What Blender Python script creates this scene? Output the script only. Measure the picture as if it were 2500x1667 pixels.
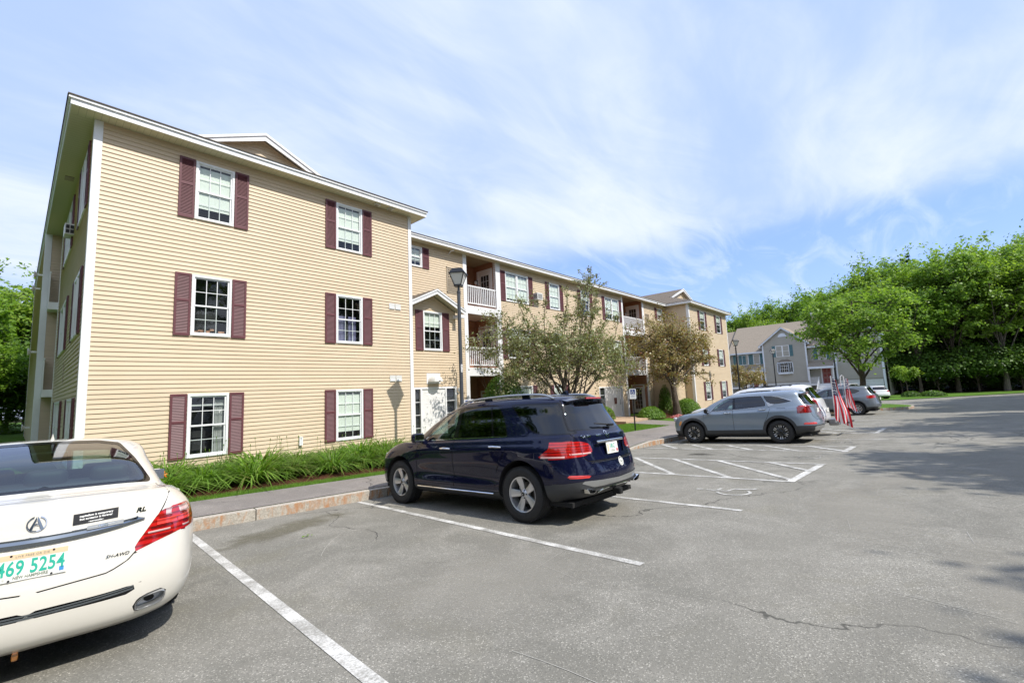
import bpy, bmesh, math, random
import numpy as np
from mathutils import Vector, Matrix, Euler
from mathutils.bvhtree import BVHTree
for _o in list(bpy.data.objects): bpy.data.objects.remove(_o)
SC = bpy.context.scene
COL = SC.collection
R_ = math.radians
# ------------------------------------------------------------ camera
YAW, PITCH, ROLL = R_(48.300), R_(6.317), R_(-2.464)
cam_d = bpy.data.cameras.new('camera'); cam = bpy.data.objects.new('camera', cam_d); COL.objects.link(cam)
cam_d.sensor_width = 36; cam_d.lens = 15.639; cam_d.clip_end = 2000; cam_d.clip_start = .05
_f = Vector((math.sin(YAW)*math.cos(PITCH), math.cos(YAW)*math.cos(PITCH), math.sin(PITCH)))
_r = Vector((math.cos(YAW), -math.sin(YAW), 0)); _u = _r.cross(_f)
_r2 = math.cos(ROLL)*_r+math.sin(ROLL)*_u; _u2 = -math.sin(ROLL)*_r+math.cos(ROLL)*_u
cam.matrix_world = Matrix(((_r2.x,_u2.x,-_f.x,0),(_r2.y,_u2.y,-_f.y,0),(_r2.z,_u2.z,-_f.z,0),(0,0,0,1)))
SC.camera = cam
# ------------------------------------------------------------ sun, sky, exposure
SUNV = Vector((.14,-1,1.24)).normalized()
sun_d = bpy.data.lights.new('sun','SUN'); sun_d.energy = 4.1; sun_d.angle = R_(.53); sun_d.color = (1,.95,.88)
sun = bpy.data.objects.new('sun', sun_d); COL.objects.link(sun)
sun.rotation_euler = SUNV.to_track_quat('Z','Y').to_euler()
W = bpy.data.worlds.new('World'); SC.world = W; W.use_nodes = True
wn, wl = W.node_tree.nodes, W.node_tree.links
wn.clear()
def _n(t, **k):
    n = wn.new(t)
    for a, b in k.items(): setattr(n, a, b)
    return n
wo = _n('ShaderNodeOutputWorld'); bg = _n('ShaderNodeBackground'); bg.inputs[1].default_value = .15
sky = _n('ShaderNodeTexSky', sky_type='NISHITA', sun_disc=False, air_density=1.0, dust_density=.6, ozone_density=2.2)
sky.sun_elevation = math.asin(SUNV.z); sky.sun_rotation = math.atan2(SUNV.x, SUNV.y)
tc = _n('ShaderNodeTexCoord'); sep = _n('ShaderNodeSeparateXYZ'); wl.new(tc.outputs['Generated'], sep.inputs[0])
def wm(op, a, b=None, c=None, clamp=False):
    n = _n('ShaderNodeMath', operation=op, use_clamp=clamp)
    for i, v in enumerate((a, b, c)):
        if v is None: continue
        if hasattr(v, 'links'): wl.new(v, n.inputs[i])
        else: n.inputs[i].default_value = v
    return n.outputs[0]
def wmr(v, a, b, c=0, d=1):
    n = _n('ShaderNodeMapRange', interpolation_type='SMOOTHSTEP'); wl.new(v, n.inputs[0])
    for i, q in enumerate((a, b, c, d)): n.inputs[i+1].default_value = q
    return n.outputs[0]
zz = wm('ADD', wm('MAXIMUM', sep.outputs[2], 0), .16)
cmb = _n('ShaderNodeCombineXYZ'); wl.new(wm('DIVIDE', sep.outputs[0], zz), cmb.inputs[0]); wl.new(wm('DIVIDE', sep.outputs[1], zz), cmb.inputs[1])
mp = _n('ShaderNodeMapping'); wl.new(cmb.outputs[0], mp.inputs[0]); mp.inputs['Rotation'].default_value = (0,0,R_(24)); mp.inputs['Scale'].default_value = (.55,1.25,1); mp.inputs['Location'].default_value = (3.1,1.7,0)
def wnoise(sc, det, rough, dist, vec=None):
    n = _n('ShaderNodeTexNoise'); wl.new(vec or mp.outputs[0], n.inputs['Vector'])
    n.inputs['Scale'].default_value = sc; n.inputs['Detail'].default_value = det; n.inputs['Roughness'].default_value = rough; n.inputs['Distortion'].default_value = dist
    return n.outputs[0]
big = wnoise(.50, 3, .5, .4); fine = wnoise(1.5, 6, .55, .7); wisp = wnoise(3.4, 7, .6, 1.1)
mix = wm('ADD', wm('MULTIPLY', big, .58), wm('ADD', wm('MULTIPLY', fine, .30), wm('MULTIPLY', wisp, .12)))
# a band of clear blue lies low beyond the far trees (looking along +X)
dirx = wm('DIVIDE', sep.outputs[0], wm('SQRT', wm('SUBTRACT', 1, wm('MULTIPLY', sep.outputs[2], sep.outputs[2]))))
edge = wm('ADD', sep.outputs[2], wm('ADD', wm('MULTIPLY', wm('SUBTRACT', big, .5), .10), wm('MULTIPLY', wm('SUBTRACT', fine, .5), .05)))
low = wm('MAXIMUM', wmr(edge, .265, .335, 0, 1), wmr(dirx, .74, .40, 0, 1))
veil = wmr(mix, .40, .585, 0, 1)
def wmix(f, a, b, mode='MIX'):
    n = _n('ShaderNodeMix', data_type='RGBA', blend_type=mode)
    for k, v in ((0, f), (6, a), (7, b)):
        if hasattr(v, 'links'): wl.new(v, n.inputs[k])
        else: n.inputs[k].default_value = v if k == 0 else (*v, 1)
    return n.outputs[2]
deep = wmix(1., sky.outputs[0], (1.30,1.22,1.6), 'MULTIPLY')
deep = wmix(.55, deep, (1.75,2.95,5.7))
pale = wmix(.72, deep, (3.3,4.15,6.2))
high = wmix(veil, pale, (4.95,5.4,6.25))
lowc = wmix(wm('MULTIPLY', wmr(wisp, .42, .72, 0, 1), .45), deep, (4.6,5.3,6.5))
col = wmix(low, lowc, high)
wl.new(col, bg.inputs[0]); wl.new(bg.outputs[0], wo.inputs[0])
SC.view_settings.view_transform = 'Standard'; SC.view_settings.look = 'None'; SC.view_settings.gamma = 1
SC.view_settings.use_curve_mapping = False; SC.view_settings.exposure = .30
SC.cycles.max_bounces = 7; SC.cycles.transparent_max_bounces = 12; SC.cycles.caustics_reflective = False; SC.cycles.caustics_refractive = False
SC.cycles.use_denoising = True; SC.cycles.sample_clamp_indirect = 6
# ------------------------------------------------------------ materials
M = {}
class NT:
    def __init__(s, name):
        s.m = bpy.data.materials.new(name); s.m.use_nodes = True; s.t = s.m.node_tree; s.n = s.t.nodes; s.l = s.t.links
        s.n.clear(); s.out = s.n.new('ShaderNodeOutputMaterial'); M[name] = s.m
    def new(s, t, **k):
        n = s.n.new(t)
        for a, b in k.items(): setattr(n, a, b)
        return n
    def link(s, a, b): s.l.new(a, b)
    def sets(s, sock, v):
        if hasattr(v, 'links'): s.l.new(v, sock)
        elif isinstance(v, (tuple, list)) and len(v) == 3 and sock.type == 'RGBA': sock.default_value = (*v, 1)
        else: sock.default_value = v
    def bsdf(s, col=(.5,.5,.5), rough=.5, metal=0, spec=.5, **k):
        b = s.new('ShaderNodeBsdfPrincipled'); s.sets(b.inputs['Base Color'], col); s.sets(b.inputs['Roughness'], rough)
        s.sets(b.inputs['Metallic'], metal); s.sets(b.inputs['Specular IOR Level'], spec)
        for a, v in k.items(): s.sets(b.inputs[a.replace('_', ' ')], v)
        s.l.new(b.outputs[0], s.out.inputs[0]); s.b = b; return b
    def coord(s, kind='Object'):
        return s.new('ShaderNodeTexCoord').outputs[kind]
    def pos(s): return s.new('ShaderNodeNewGeometry').outputs['Position']
    def noise(s, scale, det=3, rough=.5, dist=0, vec=None, out=0):
        n = s.new('ShaderNodeTexNoise'); s.l.new(vec or s.pos(), n.inputs['Vector'])
        n.inputs['Scale'].default_value = scale; n.inputs['Detail'].default_value = det
        n.inputs['Roughness'].default_value = rough; n.inputs['Distortion'].default_value = dist
        return n.outputs[out]
    def vor(s, scale, vec=None, out='Distance', feature='F1', rand=1):
        n = s.new('ShaderNodeTexVoronoi', feature=feature); s.l.new(vec or s.pos(), n.inputs['Vector']); n.inputs['Scale'].default_value = scale
        n.inputs['Randomness'].default_value = rand
        return n.outputs[out]
    def math(s, op, a, b=None, c=None, clamp=False):
        n = s.new('ShaderNodeMath', operation=op, use_clamp=clamp)
        for i, v in enumerate((a, b, c)):
            if v is not None: s.sets(n.inputs[i], v)
        return n.outputs[0]
    def ramp(s, v, a, b, c=0., d=1.):
        n = s.new('ShaderNodeMapRange'); n.clamp = True; s.l.new(v, n.inputs[0])
        for i, q in enumerate((a, b, c, d)): n.inputs[i+1].default_value = q
        return n.outputs[0]
    def mix(s, f, a, b, mode='MIX'):
        n = s.new('ShaderNodeMix', data_type='RGBA', blend_type=mode); s.sets(n.inputs[0], f); s.sets(n.inputs[6], a); s.sets(n.inputs[7], b)
        return n.outputs[2]
    def scale(s, vec, sc, rot=(0,0,0)):
        n = s.new('ShaderNodeMapping'); s.l.new(vec, n.inputs[0]); n.inputs['Scale'].default_value = sc; n.inputs['Rotation'].default_value = rot
        return n.outputs[0]
    def bump(s, h, strength=.3, dist=.01):
        n = s.new('ShaderNodeBump'); n.inputs['Strength'].default_value = strength; n.inputs['Distance'].default_value = dist
        s.l.new(h, n.inputs['Height']); s.l.new(n.outputs[0], s.b.inputs['Normal'])
def simple(name, col, rough=.5, metal=0, spec=.5, var=0, vs=3., **k):
    t = NT(name)
    if var:
        n = t.noise(vs, 4, .6)
        c = t.mix(t.ramp(n, .3, .7), tuple(x*(1-var) for x in col), tuple(min(1, x*(1+var)) for x in col))
    else: c = col
    t.bsdf(c, rough, metal, spec, **k); return M[name]
simple('white_trim', (.80,.80,.80), .45, var=.05, vs=2)
simple('white_paint', (.78,.77,.75), .4, var=.06)
simple('sash_white', (.80,.81,.81), .35)
simple('shutter_plum', (.125,.040,.047), .5, var=.12, vs=6)
simple('shutter_teal', (.10,.20,.215), .5, var=.1)
simple('blind', (.80,.84,.76), .8, var=.03)
simple('curtain', (.30,.29,.44), .9, var=.15, vs=9)
simple('curtain_white', (.55,.56,.55), .9, var=.1, vs=9)
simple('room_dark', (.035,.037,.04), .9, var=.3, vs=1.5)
simple('clutter', (.45,.25,.17), .8, var=.6, vs=14)
simple('black_metal', (.022,.023,.026), .42, .3)
simple('pole_gray', (.075,.082,.095), .45, .3)
simple('lamp_glass', (.68,.68,.66), .35, Transmission_Weight=.0)
simple('galv', (.42,.43,.44), .4, .8)
simple('red_door', (.24,.035,.028), .4)
simple('brown_box', (.13,.05,.04), .6)
simple('concrete_tan', (.46,.33,.22), .85, var=.15, vs=5)
simple('brown_trim', (.20,.11,.06), .7)
simple('beige_metal', (.36,.30,.22), .5, var=.08)
simple('ac_white', (.66,.66,.63), .4)
simple('dark_slot', (.02,.02,.02), .7)
simple('roof_pipe', (.72,.72,.70), .5)
simple('wood_stain', (.35,.14,.06), .6, var=.2, vs=8)
simple('sign_white', (.80,.81,.82), .35)
simple('sign_blue', (.012,.045,.22), .4)
def siding(name, a, b, grime=.10):
    t = NT(name); n = t.noise(1.3, 5, .62); v = t.scale(t.pos(), (.35,.35,10.0)); r = t.noise(1.0, 2, .5, vec=v)
    c = t.mix(t.ramp(n, .3, .72), a, b); c = t.mix(t.ramp(r, .35, .65, 0, .35), c, tuple(x*.88 for x in a))
    s = t.noise(.5, 6, .7, vec=t.scale(t.pos(), (2.2,2.2,.35))); c = t.mix(t.ramp(s, .58, .75, 0, grime*2), c, tuple(x*.72 for x in b))
    t.bsdf(c, .52, spec=.35); t.bump(t.noise(60, 3, .6, vec=t.scale(t.pos(), (1,1,6))), .12, .002)
siding('siding_tan', (.63,.505,.35), (.67,.545,.39))
siding('siding_gray', (.38,.36,.31), (.42,.395,.34))
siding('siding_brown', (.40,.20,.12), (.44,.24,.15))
def soffit():
    t = NT('soffit'); w = t.new('ShaderNodeTexWave', wave_type='BANDS', bands_direction='X', wave_profile='SAW'); t.link(t.coord('UV'), w.inputs[0]); w.inputs['Scale'].default_value = 2.6
    c = t.mix(t.ramp(w.outputs[1], .0, .08), (.30,.27,.17), (.60,.56,.40)); t.bsdf(c, .6); 
soffit()
def shingle(name, a, b, c3):
    t = NT(name); uv = t.coord('UV'); br = t.new('ShaderNodeTexBrick'); t.link(uv, br.inputs[0])
    br.inputs['Scale'].default_value = 1; br.inputs['Brick Width'].default_value = .30; br.inputs['Row Height'].default_value = .14; br.inputs['Mortar Size'].default_value = .008
    t.sets(br.inputs['Color1'], a); t.sets(br.inputs['Color2'], b); t.sets(br.inputs['Mortar'], tuple(x*.45 for x in a)); br.inputs['Mortar Smooth'].default_value = .4
    n = t.noise(9, 4, .7, vec=uv); c = t.mix(t.ramp(n, .35, .7), br.outputs[0], c3)
    t.bsdf(c, .92, spec=.2); t.bump(t.noise(160, 2, .6), .3, .003)
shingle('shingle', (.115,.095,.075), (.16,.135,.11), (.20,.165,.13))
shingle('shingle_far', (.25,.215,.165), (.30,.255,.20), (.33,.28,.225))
def asphalt(name, base, dark, light, fine=1.):
    t = NT(name); p = t.pos()
    big = t.noise(.28, 6, .62, .6); mid = t.noise(1.3, 6, .62, .7)
    fleck = t.vor(130, out='Color'); fr = t.new('ShaderNodeSeparateColor'); t.link(fleck, fr.inputs[0])
    c = t.mix(t.ramp(big, .34, .68, .45, 1.), dark, base)
    c = t.mix(t.ramp(mid, .42, .66, 0, .6), c, light); pt = t.vor(.42, out='Color', vec=t.scale(p, (1,.7,1), (0,0,.4))); ps = t.new('ShaderNodeSeparateColor'); t.link(pt, ps.inputs[0]); c = t.mix(t.ramp(ps.outputs[0], .72, .74, 0, .10), c, dark)
    # olive stains
    st = t.noise(.8, 4, .6, .8, vec=t.scale(p, (1,1,1), (0,0,.7))); c = t.mix(t.ramp(st, .56, .70, 0, .35), c, tuple(x*y for x, y in zip(base, (.80,.78,.62))))
    # tyre polish lanes running along the drive
    ln = t.noise(.55, 2, .5, .2, vec=t.scale(p, (.10,1.0,1))); c = t.mix(t.ramp(ln, .50, .66, 0, .30), c, tuple(x*1.22 for x in base))
    pf = t.math('MULTIPLY', t.ramp(mid, .3, .7, .35, 1.), fine)
    c = t.mix(t.math('MULTIPLY', t.ramp(fr.outputs[0], .84, 1.), pf), c, tuple(min(.8, x*1.8) for x in light))
    c = t.mix(t.math('MULTIPLY', t.ramp(fr.outputs[1], .78, 1.), t.math('MULTIPLY', pf, .8)), c, tuple(x*.45 for x in dark))
    g = t.noise(260, 2, .7); c = t.mix(t.ramp(g, .35, .7, 0, .28), c, tuple(x*.55 for x in dark))
    # hairline cracks
    wob = t.noise(1.4, 4, .6, out=1); vv = t.new('ShaderNodeVectorMath', operation='ADD'); t.link(p, vv.inputs[0]); t.link(wob, vv.inputs[1])
    ck = t.vor(.22, vec=vv.outputs[0], feature='DISTANCE_TO_EDGE'); gate = t.ramp(t.noise(.3, 2, .5), .50, .58)
    c = t.mix(t.math('MULTIPLY', t.ramp(ck, .0016, .0045, .75, 0), gate), c, tuple(x*.30 for x in dark))
    t.bsdf(c, .88, spec=.25)
    h = t.math('ADD', t.vor(130), t.math('MULTIPLY', g, .5)); t.bump(h, .4, .005)
asphalt('asphalt', (.235,.222,.188), (.155,.152,.130), (.335,.318,.275))
asphalt('walk_asphalt', (.25,.222,.20), (.165,.158,.148), (.33,.30,.27), .7)
def linepaint():
    t = NT('line_paint'); n = t.noise(55, 5, .7); m = t.noise(3.5, 4, .65, .3)
    f = t.math('ADD', t.math('MULTIPLY', n, .6), t.math('MULTIPLY', m, .55)); f = t.ramp(f, .475, .66)
    c = t.mix(t.ramp(m, .3, .7), (.72,.71,.67), (.60,.59,.55)); c = t.mix(f, c, (.30,.29,.26)); t.bsdf(c, .75, spec=.3); t.bump(n, .3, .003)
    t = NT('line_paint_worn'); n = t.noise(40, 5, .7); m = t.noise(5, 4, .65, .3)
    f = t.math('ADD', t.math('MULTIPLY', n, .6), t.math('MULTIPLY', m, .55)); f = t.ramp(f, .44, .58)
    t.bsdf(t.mix(f, (.60,.59,.55), (.20,.195,.17)), .8, spec=.3)
linepaint()
def granite():
    t = NT('granite_kerb'); n = t.noise(28, 5, .7); v = t.vor(60, out='Color'); s = t.new('ShaderNodeSeparateColor'); t.link(v, s.inputs[0])
    c = t.mix(s.outputs[0], (.34,.31,.26), (.50,.46,.39)); r = t.noise(5.5, 4, .65, .4, vec=t.scale(t.pos(), (1.4,1,.55)))
    g = t.new('ShaderNodeNewGeometry'); sp = t.new('ShaderNodeSeparateXYZ'); t.link(g.outputs['Normal'], sp.inputs[0])
    up = t.ramp(sp.outputs[2], .2, .7, 1, 0)
    c = t.mix(t.math('MULTIPLY', t.ramp(r, .46, .62, 0, .8), up), c, (.42,.19,.07)); c = t.mix(t.ramp(n, .55, .75, 0, .5), c, (.20,.17,.13))
    t.bsdf(c, .8, spec=.3); t.bump(n, .5, .008)
granite()
def ground_mats():
    t = NT('grass_ground'); n = t.noise(2.2, 5, .6); f = t.noise(70, 4, .7)
    c = t.mix(t.ramp(n, .3, .7), (.085,.17,.018), (.13,.25,.03)); c = t.mix(t.ramp(f, .35, .65, 0, .6), c, (.045,.10,.012)); t.bsdf(c, .9, spec=.2); t.bump(f, .9, .03)
    t = NT('forest_floor'); n = t.noise(1.2, 6, .7); t.bsdf(t.mix(t.ramp(n, .35, .65), (.018,.022,.010), (.06,.06,.022)), .95, spec=.1); t.bump(n, .8, .2)
    t = NT('mulch'); n = t.noise(45, 4, .7); t.bsdf(t.mix(t.ramp(n, .35, .65), (.045,.02,.012), (.17,.075,.042)), .95, spec=.1); t.bump(n, 1, .03)
ground_mats()
def leafmat(name, cols, trans=.35, rough=.5, hv=.12, spec=.4):
    t = NT(name); g = t.new('ShaderNodeNewGeometry'); r = g.outputs['Random Per Island']
    n = t.noise(.55, 3, .5)
    k = t.math('ADD', t.math('MULTIPLY', r, .7), t.math('MULTIPLY', n, .45))
    rp = t.new('ShaderNodeValToRGB'); t.link(k, rp.inputs[0]); cr = rp.color_ramp
    while len(cr.elements) < len(cols): cr.elements.new(.5)
    for i, c in enumerate(cols): cr.elements[i].position = .12+.8*i/(len(cols)-1); cr.elements[i].color = (*c, 1)
    b = t.new('ShaderNodeBsdfPrincipled'); t.link(rp.outputs[0], b.inputs['Base Color']); b.inputs['Roughness'].default_value = rough; b.inputs['Specular IOR Level'].default_value = spec
    tr = t.new('ShaderNodeBsdfTranslucent'); w = t.mix(1., rp.outputs[0], (1.5,1.55,.8), 'MULTIPLY'); t.link(w, tr.inputs[0])
    mx = t.new('ShaderNodeMixShader'); mx.inputs[0].default_value = trans; t.link(b.outputs[0], mx.inputs[1]); t.link(tr.outputs[0], mx.inputs[2]); t.link(mx.outputs[0], t.out.inputs[0])
leafmat('leaf_maple', [(.075,.145,.017),(.14,.25,.03),(.21,.34,.05),(.30,.43,.09)], .45)
leafmat('leaf_forest', [(.08,.15,.016),(.15,.25,.028),(.22,.34,.045),(.30,.42,.07)], .45)
leafmat('leaf_dark', [(.035,.08,.012),(.075,.15,.02),(.14,.25,.035)], .35)
leafmat('leaf_bright', [(.09,.18,.02),(.15,.27,.03),(.22,.36,.04)], .42)
leafmat('leaf_pine', [(.03,.075,.022),(.055,.12,.03),(.085,.17,.038)], .25, .6)
leafmat('leaf_crab', [(.17,.055,.035),(.15,.12,.05),(.17,.20,.065),(.25,.28,.12),(.38,.40,.26)], .3, .38, spec=.6)
leafmat('leaf_crab_rust', [(.27,.085,.035),(.24,.13,.045),(.21,.19,.05),(.28,.24,.09),(.38,.33,.17)], .3, .4, spec=.6)
leafmat('leaf_yew', [(.04,.10,.015),(.09,.20,.03),(.18,.33,.06)], .3)
leafmat('leaf_shrub', [(.06,.13,.015),(.12,.23,.025),(.20,.33,.045)], .3)
leafmat('leaf_daylily', [(.22,.20,.06),(.08,.17,.016),(.14,.28,.028),(.24,.40,.06)], .35, .42)
leafmat('leaf_grass', [(.08,.17,.018),(.13,.26,.03),(.20,.34,.05)], .3)
leafmat('petal_pink', [(.08,.16,.03),(.55,.05,.10),(.70,.25,.25),(.75,.55,.55)], .2)
leafmat('petal_orange', [(.75,.22,.02),(.80,.35,.08)], .2)
def bark(name, a, b):
    t = NT(name); n = t.noise(12, 5, .7, vec=t.scale(t.pos(), (1,1,.25))); t.bsdf(t.mix(t.ramp(n, .35, .65), a, b), .9, spec=.2); t.bump(n, .7, .02)
bark('bark', (.055,.042,.032), (.14,.115,.09)); bark('bark_gray', (.10,.085,.07), (.24,.21,.18))
def glassmat(name, tint, refl=1., rough=.02, trans=.75):
    # window glass: fresnel mirror over a tinted clear pane
    t = NT(name); g = t.new('ShaderNodeBsdfGlossy'); g.inputs['Roughness'].default_value = rough; g.inputs[0].default_value = (1,1,1,1)
    tr = t.new('ShaderNodeBsdfTransparent'); t.sets(tr.inputs[0], tuple(x*trans for x in tint))
    gm = t.new('ShaderNodeNewGeometry'); dt = t.new('ShaderNodeVectorMath', operation='DOT_PRODUCT'); t.link(gm.outputs['Incoming'], dt.inputs[0]); t.link(gm.outputs['Normal'], dt.inputs[1])
    f = t.math('POWER', t.math('SUBTRACT', 1., t.math('ABSOLUTE', dt.outputs['Value'])), 4.5); f = t.math('MULTIPLY_ADD', f, .93*refl, .065*refl, clamp=True)
    m = t.new('ShaderNodeMixShader'); t.link(f, m.inputs[0]); t.link(tr.outputs[0], m.inputs[1]); t.link(g.outputs[0], m.inputs[2]); t.link(m.outputs[0], t.out.inputs[0])
glassmat('pane', (.93,.97,.95), .9, trans=.95); glassmat('car_glass', (.62,.80,.74), 1.7, trans=.8); glassmat('car_glass_dark', (.30,.33,.36), 1.2, trans=.14)
# ------------------------------------------------------------ mesh helpers
def tag(o, label=None, cat=None, group=None, kind=None):
    if label: o['label'] = label
    if cat: o['category'] = cat
    if group: o['group'] = group
    if kind: o['kind'] = kind
    return o
def empty(name, loc, label, cat, group=None, rz=0):
    o = bpy.data.objects.new(name, None); COL.objects.link(o); o.location = loc; o.rotation_euler = (0,0,rz); o.empty_display_size = .2
    return tag(o, label, cat, group)
class MB:
    def __init__(s): s.v = []; s.f = []; s.mi = []; s.uv = {}; s.mats = []; s.T = Matrix.Identity(4)
    def mat(s, m):
        if m not in s.mats: s.mats.append(m)
        return s.mats.index(m)
    def add(s, verts, faces, m=None, uvs=None):
        b = len(s.v); k = s.mat(m) if m else 0
        s.v += [tuple(s.T @ Vector(p)) for p in verts]
        for i, f in enumerate(faces):
            if uvs: s.uv[len(s.f)] = uvs[i]
            s.f.append(tuple(b+j for j in f)); s.mi.append(k)
    def box(s, x0, x1, y0, y1, z0, z1, m=None):
        s.add([(x0,y0,z0),(x1,y0,z0),(x1,y1,z0),(x0,y1,z0),(x0,y0,z1),(x1,y0,z1),(x1,y1,z1),(x0,y1,z1)],
              [(0,3,2,1),(4,5,6,7),(0,1,5,4),(1,2,6,5),(2,3,7,6),(3,0,4,7)], m)
    def quad(s, a, b, c, d, m=None, uv=None): s.add([a,b,c,d], [(0,1,2,3)], m, [uv] if uv else None)
    def prism(s, pts, d, m=None):
        # polygon pts extruded by vector d (pts counter-clockwise seen against d)
        n = len(pts); d = Vector(d); q = [tuple(Vector(p)+d) for p in pts]
        s.add(list(pts)+q, [tuple(range(n-1,-1,-1)), tuple(range(n,2*n))]+[(i,(i+1)%n,n+(i+1)%n,n+i) for i in range(n)], m)
    def tube(s, pts, r, n=8, m=None, cap=True):
        pts = [Vector(p) for p in pts]; k = len(pts); rs = r if isinstance(r, (list, tuple)) else [r]*k
        V = []; F = []; up = Vector((0,0,1)); prev = None
        for i, p in enumerate(pts):
            t = (pts[min(i+1,k-1)]-pts[max(i-1,0)]).normalized()
            a = prev if prev is not None else (up.cross(t) if abs(t.z) < .95 else Vector((1,0,0)).cross(t))
            a = (a-t*a.dot(t)).normalized(); prev = a; b = t.cross(a)
            V += [tuple(p+(a*math.cos(q)+b*math.sin(q))*rs[i]) for q in [2*math.pi*j/n for j in range(n)]]
        for i in range(k-1):
            for j in range(n): F.append((i*n+j, i*n+(j+1)%n, (i+1)*n+(j+1)%n, (i+1)*n+j))
        if cap: F += [tuple(range(n-1,-1,-1)), tuple((k-1)*n+j for j in range(n))]
        s.add(V, F, m)
    def lathe(s, prof, n=24, axis='z', m=None, c=(0,0,0), closed=False):
        V = []; F = []; k = len(prof)
        for r, h in prof:
            for j in range(n):
                a = 2*math.pi*j/n; x, y = r*math.cos(a), r*math.sin(a)
                V.append({'z':(c[0]+x,c[1]+y,c[2]+h), 'x':(c[0]+h,c[1]+x,c[2]+y), 'y':(c[0]+y,c[1]+h,c[2]+x)}[axis])
        for i in range(k if closed else k-1):
            for j in range(n): F.append((i*n+j, i*n+(j+1)%n, ((i+1)%k)*n+(j+1)%n, ((i+1)%k)*n+j))
        s.add(V, F, m)
    def build(s, name, parent=None, m=None, smooth=False, bevel=0, seg=2):
        me = bpy.data.meshes.new(name); me.from_pydata(s.v, [], s.f)
        if m: s.mats = [m]; s.mi = [0]*len(s.f)
        for q in s.mats: me.materials.append(M[q])
        if len(s.mats) > 1: me.polygons.foreach_set('material_index', s.mi)
        if s.uv:
            l = me.uv_layers.new(name='UVMap')
            for fi, uv in s.uv.items():
                p = me.polygons[fi]
                for k, li in enumerate(p.loop_indices): l.data[li].uv = uv[k]
        if smooth:
            me.polygons.foreach_set('use_smooth', [True]*len(me.polygons))
            me.set_sharp_from_angle(angle=R_(38))
        me.update()
        o = bpy.data.objects.new(name, me); COL.objects.link(o)
        if bevel:
            b = o.modifiers.new('b', 'BEVEL'); b.width = bevel; b.segments = seg; b.limit_method = 'ANGLE'; b.angle_limit = R_(40)
        if parent: adopt(o, parent)
        return o
def adopt(o, parent, keep=True):
    o.parent = parent
    if keep:
        Mw = parent_world(parent); o.matrix_parent_inverse = Mw.inverted()
def parent_world(p):
    m = Matrix.LocRotScale(p.location, p.rotation_euler, p.scale)
    if p.parent: m = parent_world(p.parent) @ p.matrix_parent_inverse @ m
    return m
def local(name, mb, parent, m=None, **k):
    o = mb.build(name, None, m, **k); o.parent = parent; return o
def copy_tree(o, parent=None):
    c = o.copy(); COL.objects.link(c)
    if parent: c.parent = parent
    for ch in [q for q in KIDS.get(o.name, [])]: copy_tree(ch, c)
    return c
KIDS = {}
def index_kids():
    KIDS.clear()
    for o in bpy.data.objects:
        if o.parent: KIDS.setdefault(o.parent.name, []).append(o)
ORD = ['first','second','third','fourth','fifth','sixth','seventh','eighth','ninth','tenth','eleventh','twelfth','thirteenth','fourteenth','fifteenth','sixteenth','seventeenth','eighteenth','nineteenth','twentieth']
# ------------------------------------------------------------ ground heights
TH = -.0608; CT, ST = math.cos(TH), math.sin(TH)
def uv2xy(u, v): return (u*CT-v*ST, u*ST+v*CT)
def xy2uv(x, y): return (x*CT+y*ST, -x*ST+y*CT)
def z0(x):
    xc = np.clip(x, -8, 17); a = -1.4738-.03688*xc+.000564*xc*xc+np.where(np.asarray(x) < -8, (np.asarray(x)+8)*-.02, 0)
    d = np.clip(x, 17, 72)-17
    return a-.0177*d+.000093*d*d
def lot(x, y): return z0(x)+np.interp(x, [20,60], [-.0414,-.01])*np.clip(y, -9, 9.5)
def lotf(x, y): return float(lot(x, y))
KV = 8.33
def kerb_h(u):
    return float(np.interp(u, [5.2,7.4,13.3,15.2], [.17,.005,.005,.17]))
def land(x, y):
    # top of the walk / lawns between kerb and buildings
    u, v = xy2uv(x, y); kx, ky = uv2xy(u, KV); h = kerb_h(u); w = min(1, max(0, (v-KV)/1.6)); h = h+(.17-h)*w*.9
    return lotf(kx, ky)+h+.012*max(0, v-KV-1.5)
# ------------------------------------------------------------ ground sheets, kerbs, markings
def sheet(name, us, vs, zf, m, inuv=True, kind='structure', keep=None, skirt=0):
    V = []; F = []
    nu, nv = len(us), len(vs)
    for u in us:
        for v in vs:
            x, y = uv2xy(u, v) if inuv else (u, v)
            V.append((x, y, zf(x, y)))
    for i in range(nu-1):
        for j in range(nv-1):
            if keep and not keep(*( (us[i]+us[i+1])/2, (vs[j]+vs[j+1])/2 )): continue
            F.append((i*nv+j, (i+1)*nv+j, (i+1)*nv+j+1, i*nv+j+1))
    mb = MB(); mb.add(V, F, m); o = mb.build(name, smooth=True); tag(o, kind=kind); return o
def fr(a, b, s): 
    n = max(1, int(round((b-a)/s))); return [a+(b-a)*i/n for i in range(n+1)]
sheet('parking_lot', fr(-45,-6,3)+fr(-6,36,.6)[1:]+fr(36,112,2)[1:], fr(-70,-8,4)+fr(-8,KV,.55)[1:], lotf, 'asphalt')
sheet('side_road', fr(33.62,74,2), [KV]+fr(9,60,3), lotf, 'asphalt')
mb = MB(); mb.lathe([(0,0),(420,0)], 48, m='forest_floor', c=(20,0,-4.2)); o = mb.build('terrain'); tag(o, kind='structure')
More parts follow.
